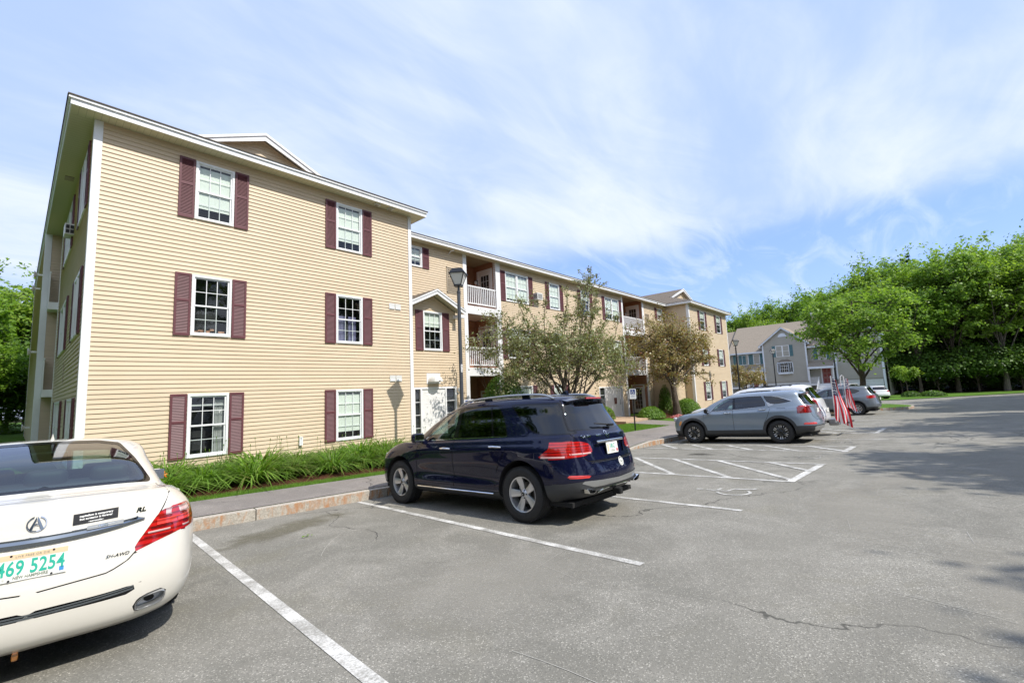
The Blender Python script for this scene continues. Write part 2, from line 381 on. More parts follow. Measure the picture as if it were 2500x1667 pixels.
# lawn beyond the kerb (the walk lies on it)
us = fr(-45,-4,3)+fr(-4,33.6,.7)[1:]
sheet('lawn', us, [KV+.13]+fr(9.0,16,.5)+fr(18,60,4)[0:], land, 'grass_ground')
def ve(u): return float(np.interp(u, [-45,7.8,12.5,24,33.5], [9.84,9.84,10.9,10.95,10.95]))
V = []; F = []; uu = fr(-45,-4,3)+fr(-4,33.4,.7)[1:]; K = 5
for u in uu:
    for j in range(K+1):
        v = KV+.13+(ve(u)-KV-.13)*j/K; x, y = uv2xy(u, v); V.append((x, y, land(x, y)+.012))
for i in range(len(uu)-1):
    for j in range(K): F.append((i*(K+1)+j, (i+1)*(K+1)+j, (i+1)*(K+1)+j+1, i*(K+1)+j+1))
mb = MB(); mb.add(V, F, 'walk_asphalt'); tag(mb.build('sidewalk', smooth=True), kind='structure')
def patch(name, poly, m, dz, n=8, kind='structure'):
    # quad patch (4 corners) draped on the land
    a, b, c, d = [Vector((*p, 0)) for p in poly]; V = []; F = []
    for i in range(n+1):
        for j in range(n+1):
            s, t = i/n, j/n; p = (a*(1-s)+b*s)*(1-t)+(d*(1-s)+c*s)*t; V.append((p.x, p.y, land(p.x, p.y)+dz))
    for i in range(n):
        for j in range(n): F.append((i*(n+1)+j, (i+1)*(n+1)+j, (i+1)*(n+1)+j+1, i*(n+1)+j+1))
    mb = MB(); mb.add(V, F, m); return tag(mb.build(name, smooth=True), kind=kind)
patch('footpath', [(22.5,9.52),(24.9,9.38),(25.9,12.3),(23.3,12.5)], 'walk_asphalt', .02)
patch('footpath', [(24.9,9.38),(27,9.3),(29.2,10.2),(27.6,11.2)], 'walk_asphalt', .024)
patch('footpath', [(10.6,9.6),(12.8,10.2),(12.85,14.8),(10.65,14.8)], 'walk_asphalt', .022)
patch('planting_bed', [(-1.2,10.1),(9.1,9.72),(9.06,12.84),(-1.2,12.84)], 'mulch', .015, 12)
patch('planting_bed', [(19.8,12.2),(23.0,12.1),(23.0,14.8),(19.5,14.8)], 'mulch', .016, 8)
patch('planting_bed', [(26.8,11.9),(35.4,11.0),(35.4,14.8),(26.8,14.8)], 'mulch', .016, 10)
mb = MB(); z = land(24.5, 12.3)
mb.box(22.9,26.7,12.15,14.84,z-.1,z+.13,'concrete_tan'); tag(mb.build('entry_slab', bevel=.01), 'tan concrete entry slab in front of the white side-lit door by the sign', 'slab')
# granite kerb: a chain of stones along the walk
mb = MB(); u = -30.
rg = random.Random(4)
while u < 33.4:
    L = min(rg.uniform(1.7,2.5), 33.55-u); n = 3
    for k in range(n):
        u0, u1 = u+L*k/n+(.006 if k == 0 else 0), u+L*(k+1)/n-(.006 if k == n-1 else 0)
        P = []
        for uu_ in (u0, u1):
            x0_, y0_ = uv2xy(uu_, KV); x1_, y1_ = uv2xy(uu_, KV+.13); zt = lotf(x0_, y0_)+max(.012, kerb_h(uu_)); zb = lotf(x0_, y0_)-.1
            P += [(x0_,y0_,zb),(x1_,y1_,zb),(x1_,y1_,zt+.004),(x0_,y0_,zt)]
        mb.add(P, [(0,4,7,3),(3,7,6,2),(1,2,6,5)]+([(0,3,2,1)] if k == 0 else [])+([(4,5,6,7)] if k == n-1 else []), 'granite_kerb')
    u += L
tag(mb.build('kerb', bevel=.008), kind='structure')
# pale painted edge where the walk is flush with the lot
def stripe(mb, a, b, w, dz=.005, m='line_paint', st=.35):
    a = Vector(a); b = Vector(b); d = b-a; L = d.length; d.normalize(); q = Vector((-d.y, d.x))*w/2; n = max(1, int(L/st)); V = []; F = []
    for i in range(n+1):
        p = a+d*L*i/n
        for s in (-1, 0, 1):
            x, y = uv2xy(*(p+q*s)); V.append((x, y, lotf(x, y)+dz))
    for i in range(n): 
        for k in (0, 1): F.append((i*3+k, (i+1)*3+k, (i+1)*3+k+1, i*3+k+1))
    mb.add(V, F, m)
def striped(name, segs, m='line_paint'):
    mb = MB()
    for k, s in enumerate(segs): stripe(mb, s[0], s[1], s[2], .005+.0015*(k % 4), m)
    return tag(mb.build(name), kind='structure')
striped('parking_line', [((1.32,8.24),(1.32,2.1),.10)])
striped('parking_line', [((3.97,8.26),(3.97,2.36),.10)])
striped('parking_line', [((6.68,8.2),(6.68,2.36),.10)])
striped('parking_line', [((18.15,8.1),(18.0,1.85),.10)])
for uu_ in (-1.36,-4.0,-6.7,25.4,28.0,30.7): striped('parking_line', [((uu_,8.2),(uu_,2.36),.10)])
def hatch(u0, u1, v1, n, dv, lean):
    s = [((u0,8.2),(u0,2.38),.10), ((u1,8.2),(u1,2.38),.10), ((u0-.05,2.42),(u1+.05,2.42),.14)]
    for k in range(n):
        vt = v1-k*dv; vb = vt-lean; ua, ub = u1-.03, u0+.03
        if vb < 2.45: t = (vt-2.45)/(vt-vb); ub = ua+(ub-ua)*t; vb = 2.45
        if vt > 2.5: s.append(((ua,vt),(ub,vb),.12))
    return striped('hatched_bay_marking', s)
hatch(9.36,11.90,8.22,5,1.19,2.36); hatch(14.5,15.76,8.18,6,1.17,1.15); hatch(20.5,22.75,8.1,5,1.17,2.2)
def wheelchair(u, v, s, m):
    mb = MB(); seg = []
    P = lambda a, b: (u+a*s, v+b*s)
    body = [(-.05,.42),(-.05,.05),(.20,.02),(.30,-.28),(.40,-.30)]
    for i in range(len(body)-1): stripe(mb, P(*body[i]), P(*body[i+1]), .055*s, .006+.0006*i, m, .1)
    stripe(mb, P(-.05,.22), P(.16,.22), .05*s, .0095, m, .1)
    arc = [(-.10+.26*math.cos(q), -.08+.26*math.sin(q)) for q in [R_(100+i*20) for i in range(12)]]
    for i in range(len(arc)-1): stripe(mb, P(*arc[i]), P(*arc[i+1]), .05*s, .007+.0005*(i % 3), m, .1)
    c = [P(-.05+.065*math.cos(q), .53+.065*math.sin(q)) for q in [2*math.pi*i/12 for i in range(12)]]
    V = [(*uv2xy(*p), lotf(*uv2xy(*p))+.008) for p in c]; mb.add(V, [tuple(range(12))], m)
    return tag(mb.build('wheelchair_symbol'), kind='structure')
wheelchair(8.02,2.98,.95,'line_paint'); wheelchair(13.1,2.96,.85,'line_paint_worn'); wheelchair(17.0,2.9,.85,'line_paint_worn')
# scraped paint streaks and an open crack
simple('scratch', (.40,.385,.34), .8); rg = random.Random(9); mb = MB()
for k in range(48):
    u, v = rg.uniform(1.8,9), rg.uniform(-.6,7.8); a = rg.choice([rg.uniform(-.5,.3), rg.uniform(.9,1.4)]); L = rg.uniform(.3,1.3); b = rg.uniform(-.25,.25)
    for i in range(6):
        p = (u+L*i/6*math.cos(a+b*i/6), v+L*i/6*math.sin(a+b*i/6)); q = (u+L*(i+1)/6*math.cos(a+b*(i+1)/6), v+L*(i+1)/6*math.sin(a+b*(i+1)/6)); stripe(mb, p, q, .005, .0035+.0001*(k % 5), 'scratch', .1)
tag(mb.build('scratch_mark'), kind='structure')
simple('crack_dark', (.035,.033,.03), .95); mb = MB()
def crack(p, n, st, a, w, mb, rg):
    for i in range(n):
        a += rg.uniform(-.55,.55)-.02; a *= .93; q = (p[0]+st*math.cos(a+crack.b), p[1]+st*math.sin(a+crack.b)); stripe(mb, p, q, w*rg.uniform(.5,1.5), .0036+.0003*(i % 3), 'crack_dark', .05); p = q
for (p, n, st, b, w) in (((.55,1.62),26,.035,-.05,.014),((-.7,1.75),36,.035,-.15,.009),((3.2,7.9),30,.09,-1.2,.006),((12.3,7.6),60,.12,-1.45,.010),((16.5,.6),50,.16,-.02,.014),((18,-1.4),50,.2,.05,.013),((5,-.5),40,.1,.1,.005),((15.2,7.9),48,.13,-1.5,.012)):
    crack.b = b; crack(p, n, st, 0, w, mb, rg)
tag(mb.build('asphalt_crack'), kind='structure')
# grass island past the parked cars
IS = [(35.2,3.6),(36.6,2.72),(37.72,2.2),(38.4,1.2),(38.9,.55),(40,.2),(41.8,.2),(43.5,.75),(45.5,1.6),(47.5,3.2),(48.3,6),(47,9),(35.4,9)]
def smooth_poly(P, n=6):
    out = []
    for i in range(len(P)):
        a, b, c, d = [Vector(P[(i+k-1) % len(P)]) for k in range(4)]
        for t in [j/n for j in range(n)]:
            out.append(tuple(.5*((2*b)+(-a+c)*t+(2*a-5*b+4*c-d)*t*t+(-a+3*b-3*c+d)*t**3)))
    return out
def slab_poly(name, P, h, m, side, **k):
    c = Vector((sum(p[0] for p in P)/len(P), sum(p[1] for p in P)/len(P))); n = len(P); mb = MB(); V = [(c.x, c.y, lotf(c.x, c.y)+h)]; F = []
    for p in P: V.append((p[0], p[1], lotf(*p)+h))
    for i in range(n): F.append((0, 1+i, 1+(i+1) % n))
    mb.add(V, F, m); V = []; F = []
    for p in P: V += [(p[0], p[1], lotf(*p)-.1), (p[0], p[1], lotf(*p)+h)]
    for i in range(n): j = (i+1) % n; F.append((2*i, 2*j, 2*j+1, 2*i+1))
    mb.add(V, F, side); return tag(mb.build(name), kind='structure', **k)
Pi = smooth_poly(IS); slab_poly('lawn_island', [(p[0]+(41.5-p[0])*.03, p[1]+(4.5-p[1])*.03) for p in Pi], .155, 'grass_ground', 'grass_ground')
slab_poly('kerb', Pi, .15, 'granite_kerb', 'granite_kerb')
# far lawn and the wood's floor
LF = [(58.6,5.5),(57.8,3.2),(57.8,1.2),(61.0,-1.0),(64.7,-3.5),(70.8,-8.5),(79,-19),(88,-40),(110,-60),(140,-60),(140,20),(72,20),(71.8,6),(66,5.7)]
mb = MB(); V = [(85,-5,-2.55)]+[(x, y, lotf(x, y)+(.05 if i < 7 else .12)) for i, (x, y) in enumerate(LF)]
mb.add(V, [(0, 1+i, 1+(i+1) % len(LF)) for i in range(len(LF))], 'grass_ground'); tag(mb.build('lawn'), kind='structure')
mb = MB(); Q = [(76.5,3),(75,-4),(80,-12),(90,-25),(100,-60),(150,-60),(150,70),(76,70),(76.5,30)]
mb.add([(100,0,-2.3)]+[(x, y, -2.47) for x, y in Q], [(0, 1+i, 1+(i+1) % len(Q)) for i in range(len(Q))], 'forest_floor'); tag(mb.build('forest_ground'), kind='structure')
mb = MB(); mb.add([(-45,-60,-1.2),(60,-60,-1.2),(60,-10.5,-1.25),(-45,-10.5,-.8)], [(0,1,2,3)], 'forest_floor'); tag(mb.build('verge'), kind='structure')

# oil spots and dull stains in the bays
def stainmat(name, col, amt):
    t = NT(name); uv = t.coord('UV'); ln = t.new('ShaderNodeVectorMath', operation='LENGTH'); t.link(uv, ln.inputs[0]); n = t.noise(2.6, 5, .65, .4)
    f = t.math('ADD', ln.outputs['Value'], t.math('MULTIPLY', t.math('SUBTRACT', n, .5), 1.5)); f = t.ramp(f, .35, .9, amt, 0)
    d = t.new('ShaderNodeBsdfDiffuse'); t.sets(d.inputs[0], col); tr = t.new('ShaderNodeBsdfTransparent'); m = t.new('ShaderNodeMixShader'); t.link(f, m.inputs[0]); t.link(tr.outputs[0], m.inputs[1]); t.link(d.outputs[0], m.inputs[2]); t.link(m.outputs[0], t.out.inputs[0])
stainmat('stain_dark', (.06,.058,.05), .5); stainmat('stain_olive', (.17,.155,.105), .45); stainmat('stain_pale', (.38,.36,.31), .35)
def stain(u, v, a, b, rot, m, dz=.0042):
    mb = MB(); N = 10; V = []; F = []; U = []
    for i in range(N+1):
        for j in range(N+1):
            p, q = -1+2*i/N, -1+2*j/N; x, y = uv2xy(u+a*p*math.cos(rot)-b*q*math.sin(rot), v+a*p*math.sin(rot)+b*q*math.cos(rot)); V.append((x, y, lotf(x, y)+dz)); U.append((p, q))
    for i in range(N):
        for j in range(N): F.append((i*(N+1)+j, (i+1)*(N+1)+j, (i+1)*(N+1)+j+1, i*(N+1)+j+1))
    mb.add(V, F, m, [[U[k] for k in f] for f in F]); return tag(mb.build('asphalt_stain'), kind='structure')
rg = random.Random(17)
for k, (u, v, a, b, m) in enumerate(((.9,1.75,.55,.22,'stain_olive'),(.2,1.5,.7,.25,'stain_olive'),(2.4,7.2,.9,.3,'stain_olive'),(2.9,3.2,1.1,.7,'stain_pale'),(7.9,6.8,.6,.5,'stain_olive'),(7.6,1.2,1.6,.5,'stain_pale'),(4.9,-.2,1.5,.4,'stain_pale'),(10.5,.9,1.6,.35,'stain_pale'),(13.1,5.6,.25,.3,'stain_dark'),(12.5,-.6,2.0,.5,'stain_pale'))): stain(u, v, a*1.5, b*1.5, rg.uniform(-.4,.4), m, .0042+.0003*k)
# ------------------------------------------------------------ apartment building
BL = empty('apartment_building', (22,20,-1.8), 'long three-storey tan clapboard apartment building with plum shutters and white trim', 'building')
def put(mb, name, m=None, parent=None, **k): return mb.build(name, parent or BL, m, **k)
class Wall:
    # local frame: s along the wall, n outward, z up
    def __init__(s, o, d):
        s.o = Vector((o[0], o[1], 0)); s.d = Vector((d[0], d[1], 0)).normalized(); s.n = Vector((s.d.y, -s.d.x, 0))
        s.T = Matrix(((s.d.x,-s.n.x,0,s.o.x),(s.d.y,-s.n.y,0,s.o.y),(0,0,1,0),(0,0,0,1)))
        s.holes = []
    # in local coordinates y is depth INTO the wall, so -y is outward
def clap(mb, s0, s1, za, zb, holes, m, T, step=.1016, lap=.019, top=None, phase=0):
    # lapped siding: each course leans out at its bottom edge; top(z) -> (s0,s1) clips gables
    mb.T = T; zs = set([za, zb]); z = math.floor((za-phase)/step)*step+phase
    while z < zb:
        if z > za: zs.add(round(z, 5))
        z += step
    for h in holes:
        for q in (h[2], h[3]):
            if za < q < zb: zs.add(q)
    zs = sorted(zs)
    for a, b in zip(zs, zs[1:]):
        if b-a < 1e-4: continue
        zm = (a+b)/2; base = math.floor((zm-phase)/step)*step+phase
        oa = .004+lap*(1-(a-base)/step); ob = .004+lap*(1-(b-base)/step)
        if top:
            (L, Rr), (L1, R1) = top(a), top(b)
            if R1-L1 < .005: L1 = R1 = (L1+R1)/2
            if not any(h[2] < zm < h[3] for h in holes):
                if Rr-L > .01: mb.add([(L,-oa,a),(Rr,-oa,a),(R1,-ob,b),(L1,-ob,b)], [(0,1,2,3)], m); mb.add([(L,-oa,a),(L,-.004,a),(Rr,-.004,a),(Rr,-oa,a)], [(0,1,2,3)], m)
                continue
            L, Rr = L1, R1
        else: L, Rr = s0, s1
        if Rr-L < .01: continue
        iv = [(L, Rr)]
        for h in holes:
            if h[2] < zm < h[3]:
                nv = []
                for p, q in iv:
                    if h[1] <= p or h[0] >= q: nv.append((p, q)); continue
                    if h[0] > p: nv.append((p, h[0]))
                    if h[1] < q: nv.append((h[1], q))
                iv = nv
        for p, q in iv:
            if q-p < .002: continue
            mb.add([(p,-oa,a),(q,-oa,a),(q,-ob,b),(p,-ob,b)], [(0,1,2,3)], m)
            if abs(a-base) < 1e-4: mb.add([(p,-oa,a),(p,-.004,a),(q,-.004,a),(q,-oa,a)], [(0,1,2,3)], m)
    mb.T = Matrix.Identity(4)
FULL = [.0]
def louver(w, h, T, x, z, parent, m='shutter_plum', name='shutter'):
    mb = MB(); mb.T = T @ Matrix.Translation((x, -.018, z)); fw = .045; t = .034
    mb.box(0,fw,-t,0,0,h); mb.box(w-fw,w,-t,0,0,h)
    for a, b in ((0,.065),(h*.545,h*.545+.06),(h-.055,h)): mb.box(fw,w-fw,-t+.002,-.001,a,b)
    mb.add([(fw,-.004,.02),(w-fw,-.004,.02),(w-fw,-.004,h-.02),(fw,-.004,h-.02)], [(0,1,2,3)])
    for za, zb in ((.065,h*.545),(h*.545+.06,h-.055)):
        n = max(6, int((zb-za)/.036)); d = (zb-za)/n
        for i in range(n):
            q = za+d*i; mb.add([(fw,-.028,q),(w-fw,-.028,q),(w-fw,-.009,q+d*1.02),(fw,-.009,q+d*1.02),(fw,-.006,q),(w-fw,-.006,q)], [(0,1,2,3),(0,4,5,1)])
    return mb.build(name, parent, m)
def window(T, x0, x1, z0_, z1, parent=None, sh=None, blind=.0, grid=(3,2), light=True, room=True, shm='shutter_plum', fm='sash_white', cur=None, fw=.055, d=.0, lods=False):
    parent = parent or BL
    # casing
    mb = MB(); mb.T = T; o = -.042
    mb.box(x0,x0+fw,o,.03,z0_,z1); mb.box(x1-fw,x1,o,.03,z0_,z1); mb.box(x0+fw,x1-fw,o+.001,.03,z1-fw,z1); mb.box(x0+fw,x1-fw,o-.012,.03,z0_,z0_+fw*.8)
    wo_ = mb.build('window', parent, fm, bevel=.004 if not lods else 0)
    a0, a1, b0, b1 = x0+fw, x1-fw, z0_+fw*.8, z1-fw; mid = (b0+b1)/2
    mb = MB(); mb.T = T; s = .032; wm_ = .016
    for za, zb, y in ((b0,mid+.02,.018),(mid-.02,b1,.006)):
        mb.box(a0,a0+s,y-.018,y+.012,za,zb); mb.box(a1-s,a1,y-.018,y+.012,za,zb)
        mb.box(a0+s,a1-s,y-.017,y+.012,za,za+s*1.2); mb.box(a0+s,a1-s,y-.017,y+.012,zb-s,zb)
        gw = (a1-a0-2*s)/grid[0]; gh_ = (zb-za-s*2.2)/grid[1]
        for i in range(1, grid[0]): mb.box(a0+s+gw*i-wm_/2,a0+s+gw*i+wm_/2,y-.006,y+.004,za+s*1.2,zb-s)
        for j in range(1, grid[1]): mb.box(a0+s,a1-s,y-.0052,y+.0035,za+s*1.2+gh_*j-wm_/2,za+s*1.2+gh_*j+wm_/2)
    mb.build('sash', wo_, fm)
    mb = MB(); mb.T = T; mb.quad((a0+.01,.006,b0+.01),(a1-.01,.006,b0+.01),(a1-.01,.006,b1-.01),(a0+.01,.006,b1-.01)); mb.build('glass', wo_, 'pane')
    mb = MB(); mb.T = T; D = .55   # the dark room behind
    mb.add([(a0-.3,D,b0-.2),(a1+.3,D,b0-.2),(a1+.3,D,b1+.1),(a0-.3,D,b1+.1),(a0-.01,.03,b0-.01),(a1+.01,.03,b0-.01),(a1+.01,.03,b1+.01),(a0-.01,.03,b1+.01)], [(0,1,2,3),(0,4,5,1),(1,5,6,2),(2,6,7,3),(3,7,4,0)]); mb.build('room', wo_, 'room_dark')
    if blind > 0:
        mb = MB(); mb.T = T; zb_ = b1-.12; zt = zb_-(zb_-b0)*blind; n = int((a1-a0)/.04); V = []; F = []
        for i in range(n+1):
            xx = a0+.015+(a1-a0-.03)*i/n; yy = .036+.004*(i % 2); V += [(xx,yy,zt),(xx,yy,zb_)]
        for i in range(n): F.append((2*i,2*i+2,2*i+3,2*i+1))
        mb.add(V, F); mb.box(a0+.01,a1-.01,.05,.09,zb_,zb_+.05); mb.build('blind', wo_, 'blind')
    if cur:
        mb = MB(); mb.T = T; za, zb_ = (b0+.02, mid+.12) if cur == 'curtain' else (b0, b1-.1)
        for (p, q) in ((a0+.02,a0+(a1-a0)*.40),(a0+(a1-a0)*.52,a1-.12)) if cur == 'curtain' else ((a1-(a1-a0)*.30,a1-.02),):
            V = []; F = []; n = 22
            for i in range(n+1):
                xx = p+(q-p)*i/n; yy = .09+.02*math.sin(i*1.9); V += [(xx,yy,za),(xx,yy+.01,zb_)]
            for i in range(n): F.append((2*i,2*i+2,2*i+3,2*i+1))
            mb.add(V, F)
        if cur != 'curtain': mb.box(a0+.01,a1-.01,.06,.09,b1-.24,b1-.20)
        mb.build('curtain', wo_, cur)
    if sh:
        w = sh; g = .012
        louver(w, z1-z0_+.02, T, x0-w-g, z0_-.01, parent, shm); louver(w, z1-z0_+.02, T, x1+g, z0_-.01, parent, shm)
    return wo_
WF, CF = 12.86, 14.87
ZT, ZE, ZR = 6.35, 6.35, 6.56
ZB = -2.5
F_ = lambda y: Matrix.Translation((0, y, 0))     # front facing wall at depth y
X0, X1 = .90, 9.19                               # left wing
Y0_, Y1_ = 35.85, 45.55                          # right wing x range
# --- front wall, left wing
H = []
wins = [(2.76,3.62,4.58,6.09,.85,None),(6.42,7.30,4.58,6.09,.85,None),(2.76,3.62,1.66,3.16,0,None),(6.42,7.30,1.66,3.16,0,'curtain'),(2.76,3.62,-1.25,.25,0,'curtain_white'),(6.42,7.30,-1.25,.25,.9,None)]
mb = MB()
clap(mb, X0+.12, X1-.11, -1.62, ZT, [(a+.03,b-.03,c+.03,d-.03) for a,b,c,d,_,_ in wins], 'siding_tan', F_(WF)); put(mb, 'wall')
for i, (a,b,c,d,bl,cu) in enumerate(wins):
    w = window(F_(WF), a, b, c, d, sh=.325, blind=bl*.93, cur=cu)
mb = MB(); mb.T = F_(WF)     # things on the sill of the middle window
for k, (x, w, h) in enumerate(((2.84,.16,.07),(2.95,.12,.10),(3.12,.18,.09),(3.2,.1,.14),(3.38,.13,.09),(3.46,.07,.05))): mb.box(x,x+w,.10,.2,1.72,1.72+h)
put(mb, 'sill_clutter', 'clutter')
mb = MB(); mb.box(X0,X1,WF-.001,WF+.2,-2.6,-1.62,'concrete_tan'); put(mb, 'foundation')
def corner(x, y, sx, sy, z0_=-1.7, z1=ZT, w=.15, name='corner_board'):
    mb = MB(); mb.T = Matrix.Translation((x, y, 0)); t = .028
    mb.box(*sorted((-sx*t, sx*(w-t))), *sorted((-t*sy, 0)), z0_, z1); mb.box(*sorted((-sx*t, 0)), *sorted((0, sy*(w-t))), z0_, z1)
    return put(mb, name, 'white_trim', bevel=.005)
corner(X0, WF, 1, 1); corner(X1, WF, -1, 1, w=.13); corner(Y0_, WF, 1, 1, w=.2); corner(Y1_, WF, -1, 1, w=.14)
# --- left side wall (faces -x), with windows and the set-forward rear bay
TS = lambda x, y0: Matrix(((0,1,0,x),(-1,0,0,y0),(0,0,1,0),(0,0,0,1)))   # s runs toward -y, inward is +x
TSx = TS(X0, 22.0); sw = []
for y0, y1 in ((13.4,15.6),(17.2,20.4)):
    for c, d in ((4.58,6.09),(1.66,3.16),(-1.25,.25)): sw.append((22-y1+.35,22-y0-.35,c,d))
mb = MB(); clap(mb, .12, 22-WF-.12, -1.9, ZT, [(a+.03,b-.03,c+.03,d-.03) for a,b,c,d in sw], 'siding_tan', TSx); put(mb, 'wall')
for a,b,c,d in sw:
    m_ = (a+b)/2; window(TSx, a, m_, c, d, lods=True); window(TSx, m_+.001, b, c, d, lods=True)
    louver(.33, d-c, TSx, a-.34, c, BL); louver(.33, d-c, TSx, b+.012, c, BL)
mb = MB(); mb.T = TSx; mb.box(0,.14,-.03,.2,-1.9,ZT); mb.box(.14,.26,-.012,0,1.0,1.3); put(mb, 'corner_board', 'white_trim')
mb = MB(); mb.T = TSx; mb.box(4.6,4.66,-.03,0,.72,1.28); put(mb, 'vent_cover', 'beige_metal')
mb = MB(); clap(mb, .6, .9, -2.2, ZT, [], 'siding_tan', F_(22.75)); put(mb, 'wall')
mb = MB(); mb.T = F_(22.75); mb.box(.48,.64,-.03,.15,-2.2,ZT); put(mb, 'corner_board', 'white_trim')
mb = MB(); clap(mb, 0, 13, -2.4, ZT, [], 'siding_tan', TS(.5, 35.75)); put(mb, 'wall')
mb = MB(); mb.box(.47,.5,22.75,22.95,-2.2,ZT); put(mb, 'corner_board', 'white_trim'); mb = MB(); mb.box(.47,.5,35.6,35.78,-2.2,ZT); put(mb, 'corner_board', 'white_trim')
for z in (3.75,.72):
    mb = MB(); mb.box(.62,.92,22.0,22.7,z-.25,z,'white_trim'); mb.box(.62,.66,22.0,22.7,z+1.02,z+1.08,'white_trim')
    for k in range(6): mb.box(.62,.65,22.03+k*.12,22.07+k*.12,z,z+1.03,'white_trim')
    put(mb, 'balcony_railing')
def sconce_cone(y, z):
    mb = MB(); mb.lathe([(.0,.05),(.04,.04),(.13,-.02),(.135,-.04),(.02,-.03)], 12, 'x', m='white_trim', c=(.30,y,z)); mb.box(.30,.5,y-.03,y+.03,z-.03,z+.03,'white_trim'); put(mb, 'wall_lamp', smooth=True)
for y, z in ((23.6,5.0),(25.3,4.8),(25.3,2.3),(24.3,2.2),(25.2,-.6)): sconce_cone(y, z)
mb = MB(); mb.box(.70,.90,17.0,17.5,4.85,5.15,'ac_white')
for k in range(2):
    for j in range(2): mb.box(.72+j*.09,.79+j*.09,16.985,17.0,4.88+k*.13,4.98+k*.13,'dark_slot')
put(mb, 'air_conditioner')
# --- centre wing front wall
cw = [(10.28,11.19,5.29,6.16,.6,None,.33),(16.33,18.14,4.51,6.04,.9,None,.36),(20.0,20.98,4.50,6.02,.9,None,.34),(23.25,24.22,4.45,6.02,.3,None,.34),(26.15,28.05,4.45,6.0,.7,None,.34),
      (16.33,18.14,1.6,3.13,.3,None,.36),(20.0,20.98,1.6,3.13,.0,None,.34),(23.25,24.22,1.6,3.13,.5,None,.34),(26.15,28.05,1.6,3.1,.3,None,.34),
      (16.33,18.14,-1.3,.22,.3,None,.36),(20.0,20.98,-1.3,.22,.6,None,.34),(34.38,35.45,5.15,6.14,.3,None,.40)]
B1 = (13.70,15.66); B2 = (28.66,31.7)
doors = [(24.75,27.8,-2.15,.0)]
BAYS = [(9.19,11.85,True),(32.85,35.85,False)]
holes = [(a+.03,b-.03,c+.03,d-.03) for a,b,c,d,*_ in cw]+[(B1[0],B1[1],-2.6,6.5),(B2[0],B2[1],-2.6,6.5)]+[(a+.03,b-.03,c-1,d-.03) for a,b,c,d in doors]
mb = MB(); clap(mb, X1, Y0_, -2.1, ZT, holes, 'siding_tan', F_(CF)); put(mb, 'wall')
mb = MB(); mb.box(X1,13.7,CF,CF+.2,-2.7,-2.1); mb.box(15.66,24.75,CF,CF+.2,-2.7,-2.1); mb.box(27.8,28.6,CF,CF+.2,-2.7,-2.1); mb.box(31.7,Y0_,CF,CF+.2,-2.7,-2.1); put(mb, 'foundation', 'concrete_tan')
for i, (a,b,c,d,bl,cu,s) in enumerate(cw):
    if b-a > 1.3:
        m_ = (a+b)/2; window(F_(CF), a, m_, c, d, blind=bl); window(F_(CF), m_+.001, b, c, d, blind=bl)
        for x in (a-s-.012, b+.012): louver(s, d-c+.02, F_(CF), x, c-.01, BL)
    elif i == 0:
        window(F_(CF), a, b, c, d, blind=bl); louver(.34, d-c+.02, F_(CF), b+.012, c-.01, BL)
    else: window(F_(CF), a, b, c, d, sh=s, blind=bl)
